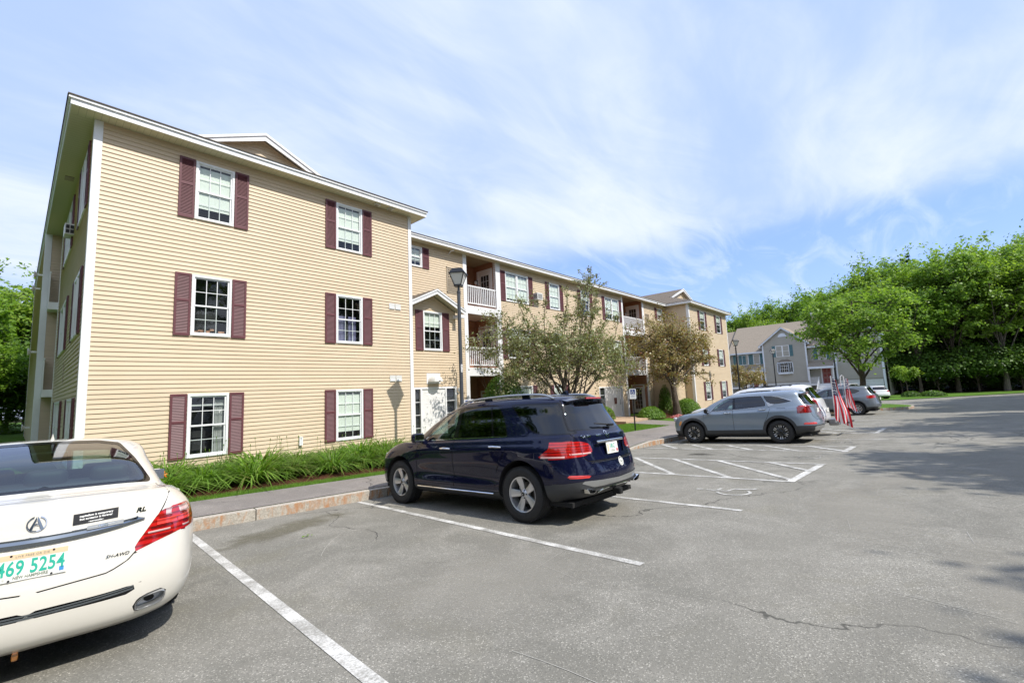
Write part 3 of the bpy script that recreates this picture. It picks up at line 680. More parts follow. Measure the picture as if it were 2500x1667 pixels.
# recessed balconies
def balcony(x0, x1, depth=1.55):
    mb = MB(); T = F_(CF+depth)
    for za, zb in ((-2.2,.75),(1.05,3.6),(4.0,6.45)):
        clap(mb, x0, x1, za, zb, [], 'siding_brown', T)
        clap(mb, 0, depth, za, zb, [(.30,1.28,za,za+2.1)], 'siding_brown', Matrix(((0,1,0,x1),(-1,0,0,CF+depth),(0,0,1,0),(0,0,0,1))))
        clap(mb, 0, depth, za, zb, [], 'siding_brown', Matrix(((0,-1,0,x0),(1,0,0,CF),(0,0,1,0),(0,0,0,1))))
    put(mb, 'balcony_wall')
    for z in (.75,3.62): 
        mb = MB(); mb.box(x0,x1,CF-.02,CF+depth,z,z+.38,'white_trim'); mb.box(x0,x1,CF+.02,CF+depth-.03,z+.381,z+.40,'wood_stain'); put(mb, 'balcony_floor')
    mb = MB(); mb.box(x0,x1,CF-.1,CF+depth,6.45,6.5,'soffit'); put(mb, 'balcony_ceiling')
    for z in (1.15,4.02):
        mb = MB(); y = CF+.02; mb.box(x0+.05,x1-.05,y-.03,y+.03,z+.88,z+.94); mb.box(x0+.05,x1-.05,y-.02,y+.02,z+.07,z+.13)
        n = int((x1-x0)/.125)
        for k in range(n): q = x0+.08+(x1-x0-.2)*k/(n-1); mb.box(q,q+.042,y-.02,y+.02,z+.13,z+.88)
        put(mb, 'railing', 'white_trim')
    Td = Matrix(((0,1,0,x1),(-1,0,0,CF+depth),(0,0,1,0),(0,0,0,1)))
    for z in (-2.05,1.16,4.03):
        mb = MB(); mb.T = Td; a, b = .30, 1.28
        mb.box(a-.06,a+.05,-.03,.04,z,z+2.12,'white_trim'); mb.box(b-.05,b+.06,-.03,.04,z,z+2.12,'white_trim'); mb.box(a+.05,b-.05,-.029,.04,z+2.03,z+2.12,'white_trim')
        mb.box(a+.05,a+.20,-.005,.03,z,z+2.03,'white_paint'); mb.box(b-.20,b-.05,-.005,.03,z,z+2.03,'white_paint'); mb.box(a+.20,b-.20,-.005,.03,z,z+.30,'white_paint'); mb.box(a+.20,b-.20,-.005,.03,z+1.83,z+2.03,'white_paint')
        dr = put(mb, 'balcony_door')
        mb = MB(); mb.T = Td; mb.box(a+.20,b-.20,.012,.02,z+.30,z+1.83,'pane'); mb.box(a+.18,b-.18,.05,.06,z+.28,z+1.85,'room_dark')
        for k in (1,2): mb.box(a+.20+k*.193-.008,a+.20+k*.193+.008,.0,.012,z+.30,z+1.83,'sash_white')
        for k in range(1,5): mb.box(a+.20,b-.20,.001,.011,z+.30+k*.306-.008,z+.30+k*.306+.008,'sash_white')
        mb.build('glass', dr)
        mb = MB(); mb.lathe([(0,.0),(.06,.0),(.085,-.06),(.07,-.17),(.03,-.2),(0,-.2)], 12, m='lamp_glass', c=(x1-.14,CF+depth-.28,z+1.62)); mb.box(x1-.05,x1-.005,CF+depth-.34,CF+depth-.22,z+1.42,z+1.66,'galv'); mb.lathe([(0,.03),(.09,.0),(.09,-.03)], 12, m='black_metal', c=(x1-.14,CF+depth-.28,z+1.645)); put(mb, 'wall_lamp', smooth=True)
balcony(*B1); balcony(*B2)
for x0, x1 in ((B1[0]-.22,B1[0]),(B1[1]-.02,B1[1]+.30),(B2[0]-.22,B2[0]),(B2[1],B2[1]+.3)):
    mb = MB(); mb.box(x0,x1,CF-.035,CF+.14,-2.2,ZT+.08); put(mb, 'post', 'white_trim', bevel=.006)
# grilles
for a, b, c, d in ((12.5,13.3,4.42,5.59),(32.2,32.85,4.5,5.45)):
    mb = MB(); mb.T = F_(CF); mb.box(a,b,-.04,-.015,c,c+.04,'beige_metal'); mb.box(a,b,-.04,-.015,d-.04,d,'beige_metal'); mb.box(a,a+.04,-.04,-.015,c,d,'beige_metal'); mb.box(b-.04,b,-.04,-.015,c,d,'beige_metal')
    mb.box(a+.03,b-.03,-.016,-.014,c+.03,d-.03,'dark_slot'); m_ = c+(d-c)*.52
    n = int((b-a)/.09)
    for k in range(n): mb.box(a+.05+k*.09,a+.09+k*.09,-.03,-.016,m_,d-.04,'beige_metal')
    n = int((m_-c)/.03)
    for k in range(n): mb.box(a+.04,b-.04,-.028,-.016,c+.05+k*.03,c+.068+k*.03,'beige_metal')
    for k in range(int((b-a)/.05)): mb.box(a+.05+k*.05,a+.062+k*.05,-.031,-.0165,c+.04,m_,'beige_metal')
    put(mb, 'louvre_grille')
mb = MB(); mb.box(18.55,19.0,CF-.32,CF,4.83,5.2,'ac_white')
for k in range(7): mb.box(18.6,18.95,CF-.325,CF-.315,4.88+k*.04,4.895+k*.04,'dark_slot')
for k in range(5): mb.box(18.548,18.552,CF-.28+k*.05,CF-.255+k*.05,4.9,5.12,'dark_slot')
put(mb, 'air_conditioner')
# entry door with side lights, hood vent, sconce
def entry(x0, x1, z0_, z1, dx0, dx1, CF=CF):
    mb = MB(); mb.T = F_(CF); t = .07
    mb.box(x0,x0+t,-.045,.05,z0_,z1,'white_trim'); mb.box(x1-t,x1,-.045,.05,z0_,z1,'white_trim'); mb.box(x0+t,x1-t,-.046,.05,z1-t,z1,'white_trim'); mb.box(dx0-.07,dx0-.005,-.044,.05,z0_,z1-t,'white_trim'); mb.box(dx1+.005,dx1+.07,-.044,.05,z0_,z1-t,'white_trim')
    mb.box(x0,x1,.5,.52,z0_,z1,'room_dark')
    if x1-t-dx1-.07 > .6: mb.box(dx1+.55,x1-t,-.02,.06,z0_,z1-t,'white_trim')
    fr_ = put(mb, 'door_frame', bevel=.004)
    mb = MB(); mb.T = F_(CF); mb.box(dx0,dx1,-.012,.03,z0_+.02,z1-t-.005,'white_paint'); w = dx1-dx0; h = z1-z0_
    for i in (0,1):
        for q0, q1 in ((.06,.20),(.24,.56),(.62,.90)):
            a = dx0+w*(.12+.42*i); b = a+w*.33; c = z0_+h*(1-q1-.02); d = z0_+h*(1-q0-.03)
            for e in ((a,b,c,c+.018),(a,b,d-.018,d),(a,a+.018,c+.018,d-.018),(b-.018,b,c+.018,d-.018)): mb.box(e[0],e[1],-.017,-.0118,e[2],e[3],'white_paint')
            mb.box(a+.05,b-.05,-.016,-.0117,c+.05,d-.05,'white_paint')
    for k in (.15,.5,.85): mb.box(dx0-.012,dx0+.004,-.022,-.01,z0_+h*k,z0_+h*k+.1,'galv')
    dr = put(mb, 'door', bevel=.003)
    mb = MB(); mb.T = F_(CF); mb.box(dx1-.11,dx1-.05,-.03,-.012,z0_+.92,z0_+1.28,'galv'); mb.box(dx1-.20,dx1-.05,-.06,-.045,z0_+1.0,z0_+1.03,'galv'); mb.build('handle', dr)
    for a, b in ((x0+t,dx0-.07),(dx1+.07,min(x1-t,dx1+.55))):
        if b-a < .05: continue
        mb = MB(); mb.T = F_(CF); mb.quad((a,.01,z0_+.25),(b,.01,z0_+.25),(b,.01,z1-t),(a,.01,z1-t),'pane'); mb.box(a,b,-.01,.03,z0_,z0_+.25,'white_paint')
        for k in range(1,4): zz_ = z0_+.25+(z1-t-z0_-.25)*k/4; mb.box(a,b,-.008,.004,zz_-.011,zz_+.011,'sash_white')
        mb.box(a,b,.08,.1,z0_+.25,z1-t,'room_dark'); put(mb, 'side_light')
BF = 13.6
entry(9.72,11.78,-1.93,.27,10.10,11.20,BF); entry(24.75,27.8,-2.15,.0,25.5,27.5)
mb = MB(); mb.T = F_(BF); mb.box(10.33,10.98,-.03,-.012,.40,.79,'white_trim')
V = []; F = []; n = 14
for j, (yy, rr) in enumerate(((-.03,.30),(-.20,.29),(-.34,.22),(-.40,.05))):
    for i in range(n+1): a = math.pi*i/n; V.append((10.655+rr*.92*math.cos(a), yy, .46+rr*math.sin(a)*.9))
for j in range(3):
    for i in range(n): F.append((j*(n+1)+i, j*(n+1)+i+1, (j+1)*(n+1)+i+1, (j+1)*(n+1)+i))
mb.add(V, F, 'ac_white'); mb.quad((10.38,-.03,.46),(10.93,-.03,.46),(10.70,-.4,.46),(10.61,-.4,.46),'ac_white'); put(mb, 'vent_hood', smooth=True)
def small_lamp(x, z, y=CF):
    mb = MB(); mb.lathe([(0,.06),(.05,.05),(.065,0),(.05,-.1),(.0,-.12)], 12, m='lamp_glass', c=(x,y-.13,z)); mb.tube([(x,y-.01,z-.17),(x,y-.10,z-.2),(x,y-.13,z-.12)], .014, 6, 'galv'); mb.lathe([(0,0),(.05,0),(.05,.02)], 10, 'y', m='galv', c=(x,y-.03,z-.17)); put(mb, 'wall_lamp', smooth=True)
small_lamp(11.84-.0,.16,BF); small_lamp(28.15,-.45)
mb = MB(); mb.tube([(12.66,CF-.01,6.20),(12.66,CF-.08,6.22),(12.70,CF-.12,6.30)], .025, 8, 'white_trim'); mb.lathe([(0,-.08),(.045,-.08),(.055,-.03),(.05,.07),(0,.08)], 10, 'y', m='white_trim', c=(12.72,CF-.2,6.33)); put(mb, 'security_camera', smooth=True)
# flood light cans under the left wing eave and small vents on the wall
for x in (7.75,8.25):
    mb = MB(); mb.box(x-.09,x+.09,WF-.30,WF-.14,6.31,6.345,'ac_white'); mb.box(x-.07,x+.02,WF-.27,WF-.17,6.29,6.31,'beige_metal'); put(mb, 'soffit_vent')
for z in (3.0,.57):
    for x in (8.38,8.62):
        mb = MB(); mb.T = F_(WF); mb.box(x-.11,x+.11,-.035,-.012,z-.10,z+.11,'ac_white'); mb.add([(x-.09,-.05,z-.08),(x+.09,-.05,z-.08),(x+.09,-.02,z+.08),(x-.09,-.02,z+.08),(x-.09,-.02,z-.08),(x+.09,-.02,z-.08)], [(0,1,2,3),(0,4,5,1)], 'ac_white'); put(mb, 'wall_vent')
mb = MB(); mb.box(5.35,5.44,WF-.08,WF-.01,-1.25,-1.02,'sign_white'); put(mb, 'utility_box')
mb = MB(); mb.box(26.6,26.8,CF-.10,CF-.01,-1.15,-.75,'brown_box'); put(mb, 'mail_box')
# --- right wing
rw = [(38.27,39.46),(42.45,43.65)]
rwin = [(a,b,c,d) for a,b in rw for c,d in ((4.42,6.02),(1.4,2.92),(-1.45,.05))]
mb = MB(); clap(mb, Y0_+.12, Y1_-.1, -2.2, ZT, [(a+.03,b-.03,c+.03,d-.03) for a,b,c,d in rwin], 'siding_tan', F_(WF)); put(mb, 'wall')
for a,b,c,d in rwin: window(F_(WF), a, b, c, d, sh=.42, blind=.3 if c > 4 else .55, lods=True)
TL = Matrix(((0,1,0,Y0_),(-1,0,0,CF),(0,0,1,0),(0,0,0,1)))
mb = MB(); clap(mb, 0, CF-WF-.1, -2.3, ZT, [], 'siding_tan', TL); put(mb, 'wall')
mb = MB(); mb.box(Y0_,Y1_,WF-.001,WF+.2,-3,-2.2,'concrete_tan'); mb.box(Y0_-.001,Y0_+.1,WF,CF,-3,-2.3,'concrete_tan'); put(mb, 'foundation')
mb = MB(); mb.box(X1-.02,X1-.001,WF+.1,CF,-2.5,ZT,'siding_tan'); mb.box(Y1_-.03,Y1_,WF,36,-3,ZT,'siding_tan'); mb.box(.6,Y1_,35.7,35.75,-3,ZT,'siding_tan'); put(mb, 'wall')
# --- entry gables over the second-floor windows
def gable(x0, x1, zl, zp, name='entry_gable'):
    xm = (x0+x1)/2; y0, y1 = CF-.42, CF-.01; mb = MB(); th = .20
    for s, (xa, xb) in ((1,(x0,xm)),(-1,(x1,xm))):
        mb.prism([(xa,y0,zl),(xb,y0,zp),(xb,y0,zp-th),(xa,y0,zl-th)] if s == 1 else [(xa,y0,zl-th),(xb,y0,zp-th),(xb,y0,zp),(xa,y0,zl)], (0,-.025,0), 'white_trim')
        mb.prism([(xa,y0-.026,zl+.01),(xb,y0-.026,zp+.01),(xb,y0-.026,zp-.06),(xa,y0-.026,zl-.06)] if s == 1 else [(xa,y0-.026,zl-.06),(xb,y0-.026,zp-.06),(xb,y0-.026,zp+.01),(xa,y0-.026,zl+.01)], (0,-.03,0), 'white_trim')
    xl = x0; mb.box(x0-.02,x0+.35,y0-.02,y1,zl-.26,zl-.16,'white_trim'); mb.box(x1-.35,x1+.02,y0-.02,y1,zl-.26,zl-.16,'white_trim')
    put(mb, name+'_trim')
    mb = MB()
    for xa, xb in ((x0,xm),(x1,xm)):
        L = math.hypot(xb-xa, zp-zl)
        mb.quad((xa,y0-.06,zl+.02),(xb,y0-.06,zp+.02),(xb,y1,zp+.02),(xa,y1,zl+.02),'shingle',[(0,0),(0,L),(.45,L),(.45,0)])
        mb.quad((xa,y0,zl-.12),(xb,y0,zp-.12),(xb,y1,zp-.12),(xa,y1,zl-.12),'soffit',[(0,0),(0,L),(.45,L),(.45,0)])
    put(mb, name+'_roof')
for (bx0, bx1, leftbay) in BAYS:
    T = F_(BF); g0, g1, gl, gp = (9.2,12.04,3.29,3.98) if leftbay else (32.6,35.86,3.17,3.80); xm = (g0+g1)/2; kk = (gp-gl)/((g1-g0)/2)
    hw = (10.22,11.13,1.66,3.17) if leftbay else (33.9,34.85,1.5,3.0)
    hs = [(hw[0]+.03,hw[1]-.03,hw[2]+.03,hw[3]-.03)]+([(9.75,11.75,-3,.24)] if leftbay else [])
    mb = MB(); clap(mb, bx0, bx1, -2.1, gl-.1, hs, 'siding_tan', T); clap(mb, bx0, bx1, gl-.1, gp-.16, hs, 'siding_tan', T, top=lambda z: (max(bx0, xm-(gp-.14-z)/kk), min(bx1, xm+(gp-.14-z)/kk)))
    if leftbay: mb.box(bx1-.01,bx1,BF+.01,CF,-2.1,gl,'siding_tan')
    else: clap(mb, 0, CF-BF, -2.3, gl, [], 'siding_tan', Matrix(((0,1,0,bx0),(-1,0,0,CF),(0,0,1,0),(0,0,0,1))))
    mb.box(bx0,bx1,BF-.001,BF+.15,-2.8,-2.1,'concrete_tan') if not leftbay else None
    put(mb, 'bay_wall')
    window(T, *hw, sh=.34, blind=0)
    if leftbay: mb = MB(); mb.T = T; mb.box(10.28,11.07,.06,.07,2.58,3.08); put(mb, 'blind', 'blind')
    mb = MB(); y0 = 13.2; th = .17
    for s_, xa in ((1,g0),(-1,g1)):
        P = [(xa,y0,gl),(xm,y0,gp),(xm,y0,gp-th*1.05),(xa,y0,gl-th)]; mb.prism(P if s_ > 0 else P[::-1], (0,-.022,0), 'white_trim')
        P = [(xa-s_*.03,y0-.022,gl+.01),(xm,y0-.022,gp+.015),(xm,y0-.022,gp-.05),(xa-s_*.03,y0-.022,gl-.05)]; mb.prism(P if s_ > 0 else P[::-1], (0,-.03,0), 'white_trim')
    x = g1 if leftbay else g0; mb.box(min(x,x+(-.32 if leftbay else .32)),max(x,x+(-.32 if leftbay else .32)),y0-.01,BF,gl-.30,gl-.17,'white_trim')
    put(mb, 'entry_gable_trim')
    mb = MB(); L = math.hypot((g1-g0)/2, gp-gl)
    for xa in (g0, g1):
        mb.quad((xa,y0-.06,gl+.02),(xm,y0-.06,gp+.025),(xm,CF,gp+.025),(xa,CF,gl+.02),'shingle',[(0,0),(0,L),(1.7,L),(1.7,0)])
        mb.quad((xa,y0,gl-.10),(xm,y0,gp-.10),(xm,BF+.01,gp-.10),(xa,BF+.01,gl-.10),'soffit',[(0,0),(0,L),(.45,L),(.45,0)])
    put(mb, 'entry_gable_roof')
# --- roofs, fascia, soffits
OH = .405; OS = .43
fx0, fx1 = X0-OS, X1+OS; gx0, gx1 = Y0_-OS, Y1_+OS; yf = WF-OH; yc = CF-OH
mb = MB()
def fascia(a, b):
    # a->b along the eave, outward is to the right of travel
    a = Vector(a); b = Vector(b); d = (b-a).normalized(); n = Vector((d.y, -d.x)); 
    for (o0, o1, z0_, z1) in ((-.02,0,ZE,ZR-.075),(0,.028,ZR-.085,ZR-.03),(.0,.05,ZR-.03,ZR-.008)):
        p = [a+n*o0-d*0, b+n*o0, b+n*o1, a+n*o1]; mb.prism([(q.x,q.y,z0_) for q in p][::-1], (0,0,z1-z0_), 'white_trim')
fascia((fx0,36.2),(fx0,yf)) if False else None
def fasc(x0, x1, y0, y1): 
    mb.box(x0,x1,y0,y1,ZE-.005,ZR-.085,'white_trim')
mb.box(fx0,fx1,yf,yf+.02,ZE,ZR-.08,'white_trim'); mb.box(fx0-.035,fx1+.035,yf-.035,yf+.001,ZR-.085,ZR-.03,'white_trim'); mb.box(fx0-.05,fx1+.05,yf-.055,yf+.0,ZR-.0295,ZR-.006,'shingle')
mb.box(gx0,gx1,yf,yf+.02,ZE,ZR-.08,'white_trim'); mb.box(gx0-.035,gx1+.035,yf-.035,yf+.001,ZR-.085,ZR-.03,'white_trim'); mb.box(gx0-.05,gx1+.05,yf-.055,yf+.0,ZR-.0295,ZR-.006,'shingle')
mb.box(fx1,gx0,yc,yc+.02,ZE,ZR-.08,'white_trim'); mb.box(fx1+.036,gx0-.036,yc-.035,yc+.001,ZR-.085,ZR-.03,'white_trim'); mb.box(fx1+.051,gx0-.051,yc-.055,yc+.0,ZR-.0295,ZR-.006,'shingle')
mb.box(fx0,fx0+.02,yf+.021,36.2,ZE,ZR-.08,'white_trim'); mb.box(fx0-.035,fx0-.001,yf+.002,36.2,ZR-.085,ZR-.03,'white_trim'); mb.box(fx0-.055,fx0-.0,yf+.001,36.2,ZR-.0295,ZR-.006,'shingle')
mb.box(fx1-.02,fx1,yf+.021,yc,ZE,ZR-.08,'white_trim'); mb.box(fx1+.001,fx1+.035,yf+.002,yc-.036,ZR-.085,ZR-.03,'white_trim')
mb.box(gx0,gx0+.02,yf+.021,yc,ZE,ZR-.08,'white_trim'); mb.box(gx0-.035,gx0-.001,yf+.002,yc-.036,ZR-.085,ZR-.03,'white_trim'); mb.box(gx0-.055,gx0,yf+.001,yc-.056,ZR-.0295,ZR-.006,'shingle')
mb.box(gx1-.02,gx1,yf+.021,36.2,ZE,ZR-.08,'white_trim')
put(mb, 'fascia')
mb = MB()
def sof(x0, x1, y0, y1, along):
    uv = [(x0,y0),(x1,y0),(x1,y1),(x0,y1)] if along == 'x' else [(y0,x0),(y0,x1),(y1,x1),(y1,x0)]
    mb.quad((x0,y0,ZE+.004),(x1,y0,ZE+.004),(x1,y1,ZE+.004),(x0,y1,ZE+.004),'soffit',uv)
sof(fx0+.02,fx1-.02,yf+.02,WF+.05,'x'); sof(gx0+.02,gx1-.02,yf+.02,WF+.05,'x'); sof(fx1-.3,gx0+.3,yc+.02,CF+.05,'x')
sof(fx0+.02,X0+.05,WF+.051,36.1,'y'); sof(X1-.05,fx1-.021,WF+.051,yc+.3,'y'); sof(gx0+.021,Y0_+.05,WF+.051,yc+.3,'y')
mb.box(.62,.8,16.6,16.9,ZE-.02,ZE+.002,'beige_metal'); mb.box(.62,.8,26.6,26.9,ZE-.02,ZE+.002,'beige_metal'); put(mb, 'soffit')
# roofs: dutch-gable hips on the wings, a long slope between
def roof_face(mb, P, e0, e1):
    # uv: distance along the eave e0->e1, and up the slope
    e0 = Vector(e0); d = (Vector(e1)-e0).normalized(); uvs = []
    for p in P:
        r = Vector(p)-e0; u = r.dot(d); uvs.append((u, (r-d*u).length))
    mb.add(P, [tuple(range(len(P)))], 'shingle', [uvs])
def wing_roof(mb, x0, x1, back=36.25):
    xm = (x0+x1)/2; yg = yf+2.72; zp = 8.66; k = (zp-ZR)/(xm-x0)
    # gablet half width at its base: the front hip slope meets the gable plane
    zb = ZR+(8.66-ZR)*.47; hw = (zp-zb)/k
    roof_face(mb, [(x0,yf-.03,ZR),(x1,yf-.03,ZR),(xm+hw,yg,zb),(xm-hw,yg,zb)], (x0,yf,ZR), (x1,yf,ZR))
    roof_face(mb, [(x0,back,ZR),(x0,yf-.03,ZR),(xm-hw,yg,zb),(xm-hw,yg-.28,zb+.01),(xm,yg-.28,zp),(xm,back,zp)], (x0,back,ZR), (x0,yf,ZR))
    roof_face(mb, [(x1,yf-.03,ZR),(x1,back,ZR),(xm,back,zp),(xm,yg-.28,zp),(xm+hw,yg-.28,zb+.01),(xm+hw,yg,zb)], (x1,yf,ZR), (x1,back,ZR))
    return xm, yg, zp, zb, hw
mb = MB(); RW = [wing_roof(mb, fx0-.04, fx1+.04), wing_roof(mb, gx0-.04, gx1+.04)]
roof_face(mb, [(fx1-.3,yc-.03,ZR),(gx0+.3,yc-.03,ZR),(gx0+.3,24.5,8.45),(fx1-.3,24.5,8.45)], (fx1,yc,ZR), (gx0,yc,ZR))
roof_face(mb, [(fx1-.3,35,ZR),(gx0+.3,35,ZR),(gx0+.3,24.5,8.45),(fx1-.3,24.5,8.45)], (fx1,35,ZR), (gx0,35,ZR))
rf = put(mb, 'roof')
for xm, yg, zp, zb, hw in RW:
    mb = MB(); k = (zp-zb)/hw
    clap(mb, xm-hw, xm+hw, zb-.05, zp-.12, [], 'siding_tan', F_(yg-.02), step=.1016*1.25, top=lambda z: (xm-(zp-.1-z)/k, xm+(zp-.1-z)/k))
    for s in (-1,1):
        a, b = (xm+s*hw*1.06, zb-.06), (xm, zp+.0)
        P = [(a[0],yg-.29,a[1]-.02),(b[0],yg-.29,b[1]-.02),(b[0],yg-.29,b[1]-.24),(a[0]-s*.25,yg-.29,a[1]-.06)]
        mb.prism(P if s < 0 else P[::-1], (0,-.03,0), 'white_trim')
        P = [(a[0],yg-.32,a[1]+.01),(b[0],yg-.32,b[1]+.01),(b[0],yg-.32,b[1]-.07),(a[0]-s*.05,yg-.32,a[1]-.05)]
        mb.prism(P if s < 0 else P[::-1], (0,-.035,0), 'white_trim')
        mb.quad((a[0],yg-.3,a[1]-.04),(b[0],yg-.3,b[1]-.06),(b[0],yg,b[1]-.06),(a[0],yg,a[1]-.04),'white_trim')
    put(mb, 'roof_gablet')
mb = MB(); mb.tube([(32.6,17.3,7.0),(32.6,17.3,7.85)], .055, 10, 'roof_pipe'); mb.add([(32.35,17.1,7.05),(32.85,17.1,7.05),(32.85,17.6,7.16),(32.35,17.6,7.16)], [(0,1,2,3)], 'roof_pipe'); put(mb, 'vent_pipe')
mb = MB(); mb.tube([(5.1,17.6,8.6),(5.1,17.6,9.5)], .008, 5, 'galv'); put(mb, 'antenna')
# ------------------------------------------------------------ grey townhouses past the drive
TM = Matrix.Translation((72,2.5,0)) @ Matrix.Rotation(TH, 4, 'Z')
simple('gray_trim', (.70,.74,.80), .5)
simple('porch_white', (.72,.72,.72), .5)
simple('garage_white', (.66,.68,.70), .5, var=.04)
def facing(c, v0): return TM @ Matrix(((0,1,0,c),(-1,0,0,v0),(0,0,1,0),(0,0,0,1)))
def gfront(H, c, va, vb, z_e, z_p, zb, cut=[]):
    # gabled projecting section va..vb (va < vb), front at u=c
    vm = (va+vb)/2; k = (z_p-z_e)/((vb-va)/2); w = vb-va
    mb = MB(); clap(mb, 0, w, zb, z_e, cut, 'siding_gray', facing(c, vb), step=.1524, lap=.02)
    clap(mb, 0, w, z_e, z_p-.05, [], 'siding_gray', facing(c, vb), step=.1524, lap=.02, top=lambda z: (w/2-(z_p-z)/k, w/2+(z_p-z)/k))
    mb.T = TM; mb.box(c+.01,6,va,va+.02,-2.9,z_e,'siding_gray'); mb.box(c+.01,6,vb-.02,vb,-2.9,z_e,'siding_gray'); mb.build('wall', H)
    mb = MB(); mb.T = TM; o = .45; th = .22; ze = z_e-o*k*.9
    for a, s in ((va-o,1),(vb+o,-1)):
        P = [(c-.25,a,ze),(c-.25,vm,z_p+.08),(c-.25,vm,z_p-.16),(c-.25,a,ze-th)]
        mb.prism(P[::-1] if s > 0 else P, (-.03,0,0), 'gray_trim')
    for v in (va, vb): mb.box(c-.03,c+.0,v-.02 if v == va else v-.16,v+.16 if v == va else v+.02,zb,z_e,'gray_trim')
    mb.build('trim', H)
    mb = MB(); mb.T = TM; L = math.hypot(w/2+o, z_p-ze)
    for a in (va-o, vb+o):
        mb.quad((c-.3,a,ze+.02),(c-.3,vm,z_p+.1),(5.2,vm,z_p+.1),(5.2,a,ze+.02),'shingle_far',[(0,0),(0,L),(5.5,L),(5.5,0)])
    mb.box(c-.25,c,va-o,va-.0,ze-th,ze-th+.04,'gray_trim'); mb.box(c-.25,c,vb,vb+o,ze-th,ze-th+.04,'gray_trim')
    mb.build('gable_roof', H)
def garage(H, c, va, vb, zt, zb=-2.66):
    mb = MB(); mb.T = TM; mb.box(c-.05,c+.1,va-.12,va,zb,zt+.12,'garage_white'); mb.box(c-.05,c+.1,vb,vb+.12,zb,zt+.12,'garage_white'); mb.box(c-.05,c+.1,va,vb,zt,zt+.12,'garage_white')
    n = 4; h = (zt-zb)/n
    for i in range(n): mb.box(c,c+.05,va,vb,zb+i*h+.012,zb+(i+1)*h,'garage_white')
    mb.box(c+.052,c+.06,va,vb,zb,zt,'dark_slot'); mb.build('garage_door', H)
def porch(H, v0, v1, zd=-.95, c=.3, door=None, side=1):
    mb = MB(); mb.T = TM; zr = 1.45
    mb.add([(c-1.5,v0,zr),(c-1.5,v1,zr),(c+.0,v1,zr+.85),(c+.0,v0,zr+.85),(c-1.5,v0,zr-.22),(c-1.5,v1,zr-.22),(c,v1,zr-.22),(c,v0,zr-.22)], [(0,1,2,3)], 'shingle_far', [[(v0,0),(v1,0),(v1,1.7),(v0,1.7)]])
    mb.box(c-1.53,c-1.5,v0,v1,zr-.25,zr+.02,'gray_trim'); mb.box(c-1.5,c,v0,v0+.02,zr-.22,zr+.4,'gray_trim'); mb.box(c-1.5,c,v0+.02,v1,zr-.24,zr-.22,'porch_white'); mb.build('porch_roof', H)
    mb = MB(); mb.T = TM
    for v in (v0+.05, v1-.2): mb.box(c-1.45,c-1.3,v,v+.15,zd,zr-.22,'porch_white')
    mb.box(c-1.5,c,v0,v1,zd-.2,zd,'porch_white'); mb.build('porch', H)
    d0, d1 = door; mb = MB(); mb.T = TM
    mb.box(c-.05,c+.02,d0-.14,d0,zd,zd+2.2,'porch_white'); mb.box(c-.05,c+.02,d1,d1+.14,zd,zd+2.2,'porch_white'); mb.box(c-.05,c+.02,d0,d1,zd+2.06,zd+2.2,'porch_white'); mb.box(c-.02,c,d0,d1,zd,zd+2.06,'red_door')
    for i in (0,1):
        for q in (.2,.85,1.5): a = d0+.12+i*(d1-d0-.1)/2; mb.box(c-.03,c-.02,a,a+.26,zd+q,zd+q+.42,'red_door')
    mb.box(c-.03,c,d0-.62,d0-.16,zd+.1,zd+2.05,'room_dark'); mb.build('front_door', H)
    mb = MB(); mb.T = TM; n = 8; s0, s1 = door[0]-.5, door[1]+.1
    for i in range(n): mb.box(c-1.5-.28*(i+1),c-1.5-.28*i-.005,s0,s1,-2.75,zd-.2*(i+.2),'porch_white')
    mb.build('steps', H)
    mb = MB(); mb.T = TM
    for v in (s0, s1):
        P = [(c-1.5,v,zd+.95),(c-3.7,v,zd-.75),(c-3.7,v,zd-.83),(c-1.5,v,zd+.87)]; mb.prism(P, (0,.06,0), 'porch_white')
        for i in range(12): x = c-1.6-.18*i; z = zd+.90-.77*.18*i; mb.box(x-.03,x,v,v+.05,z-.95,z,'porch_white')
        mb.box(c-3.8,c-3.68,v-.03,v+.09,zd-1.75,zd-.68,'porch_white')
    for i in range(10): v = s1+.15+i*.11; mb.box(c-1.47,c-1.44,v,v+.04,zd,zd+.9,'porch_white') if v < v1 else None
    mb.build('stair_railing', H)
def twin(H, T, a, b, z0_, z1, pairs=False, sh=.45, blind=.6):
    if pairs:
        m = (a+b)/2; window(T, a, m, z0_, z1, H, blind=blind, lods=True, grid=(1,1), fw=.07); window(T, m+.001, b, z0_, z1, H, blind=blind, lods=True, grid=(1,1), fw=.07)
        for x in (a-sh-.02, b+.02): louver(sh, z1-z0_, T, x, z0_, H, 'shutter_teal')
    else: window(T, a, b, z0_, z1, H, sh=sh, shm='shutter_teal', blind=blind, lods=True, fw=.07)
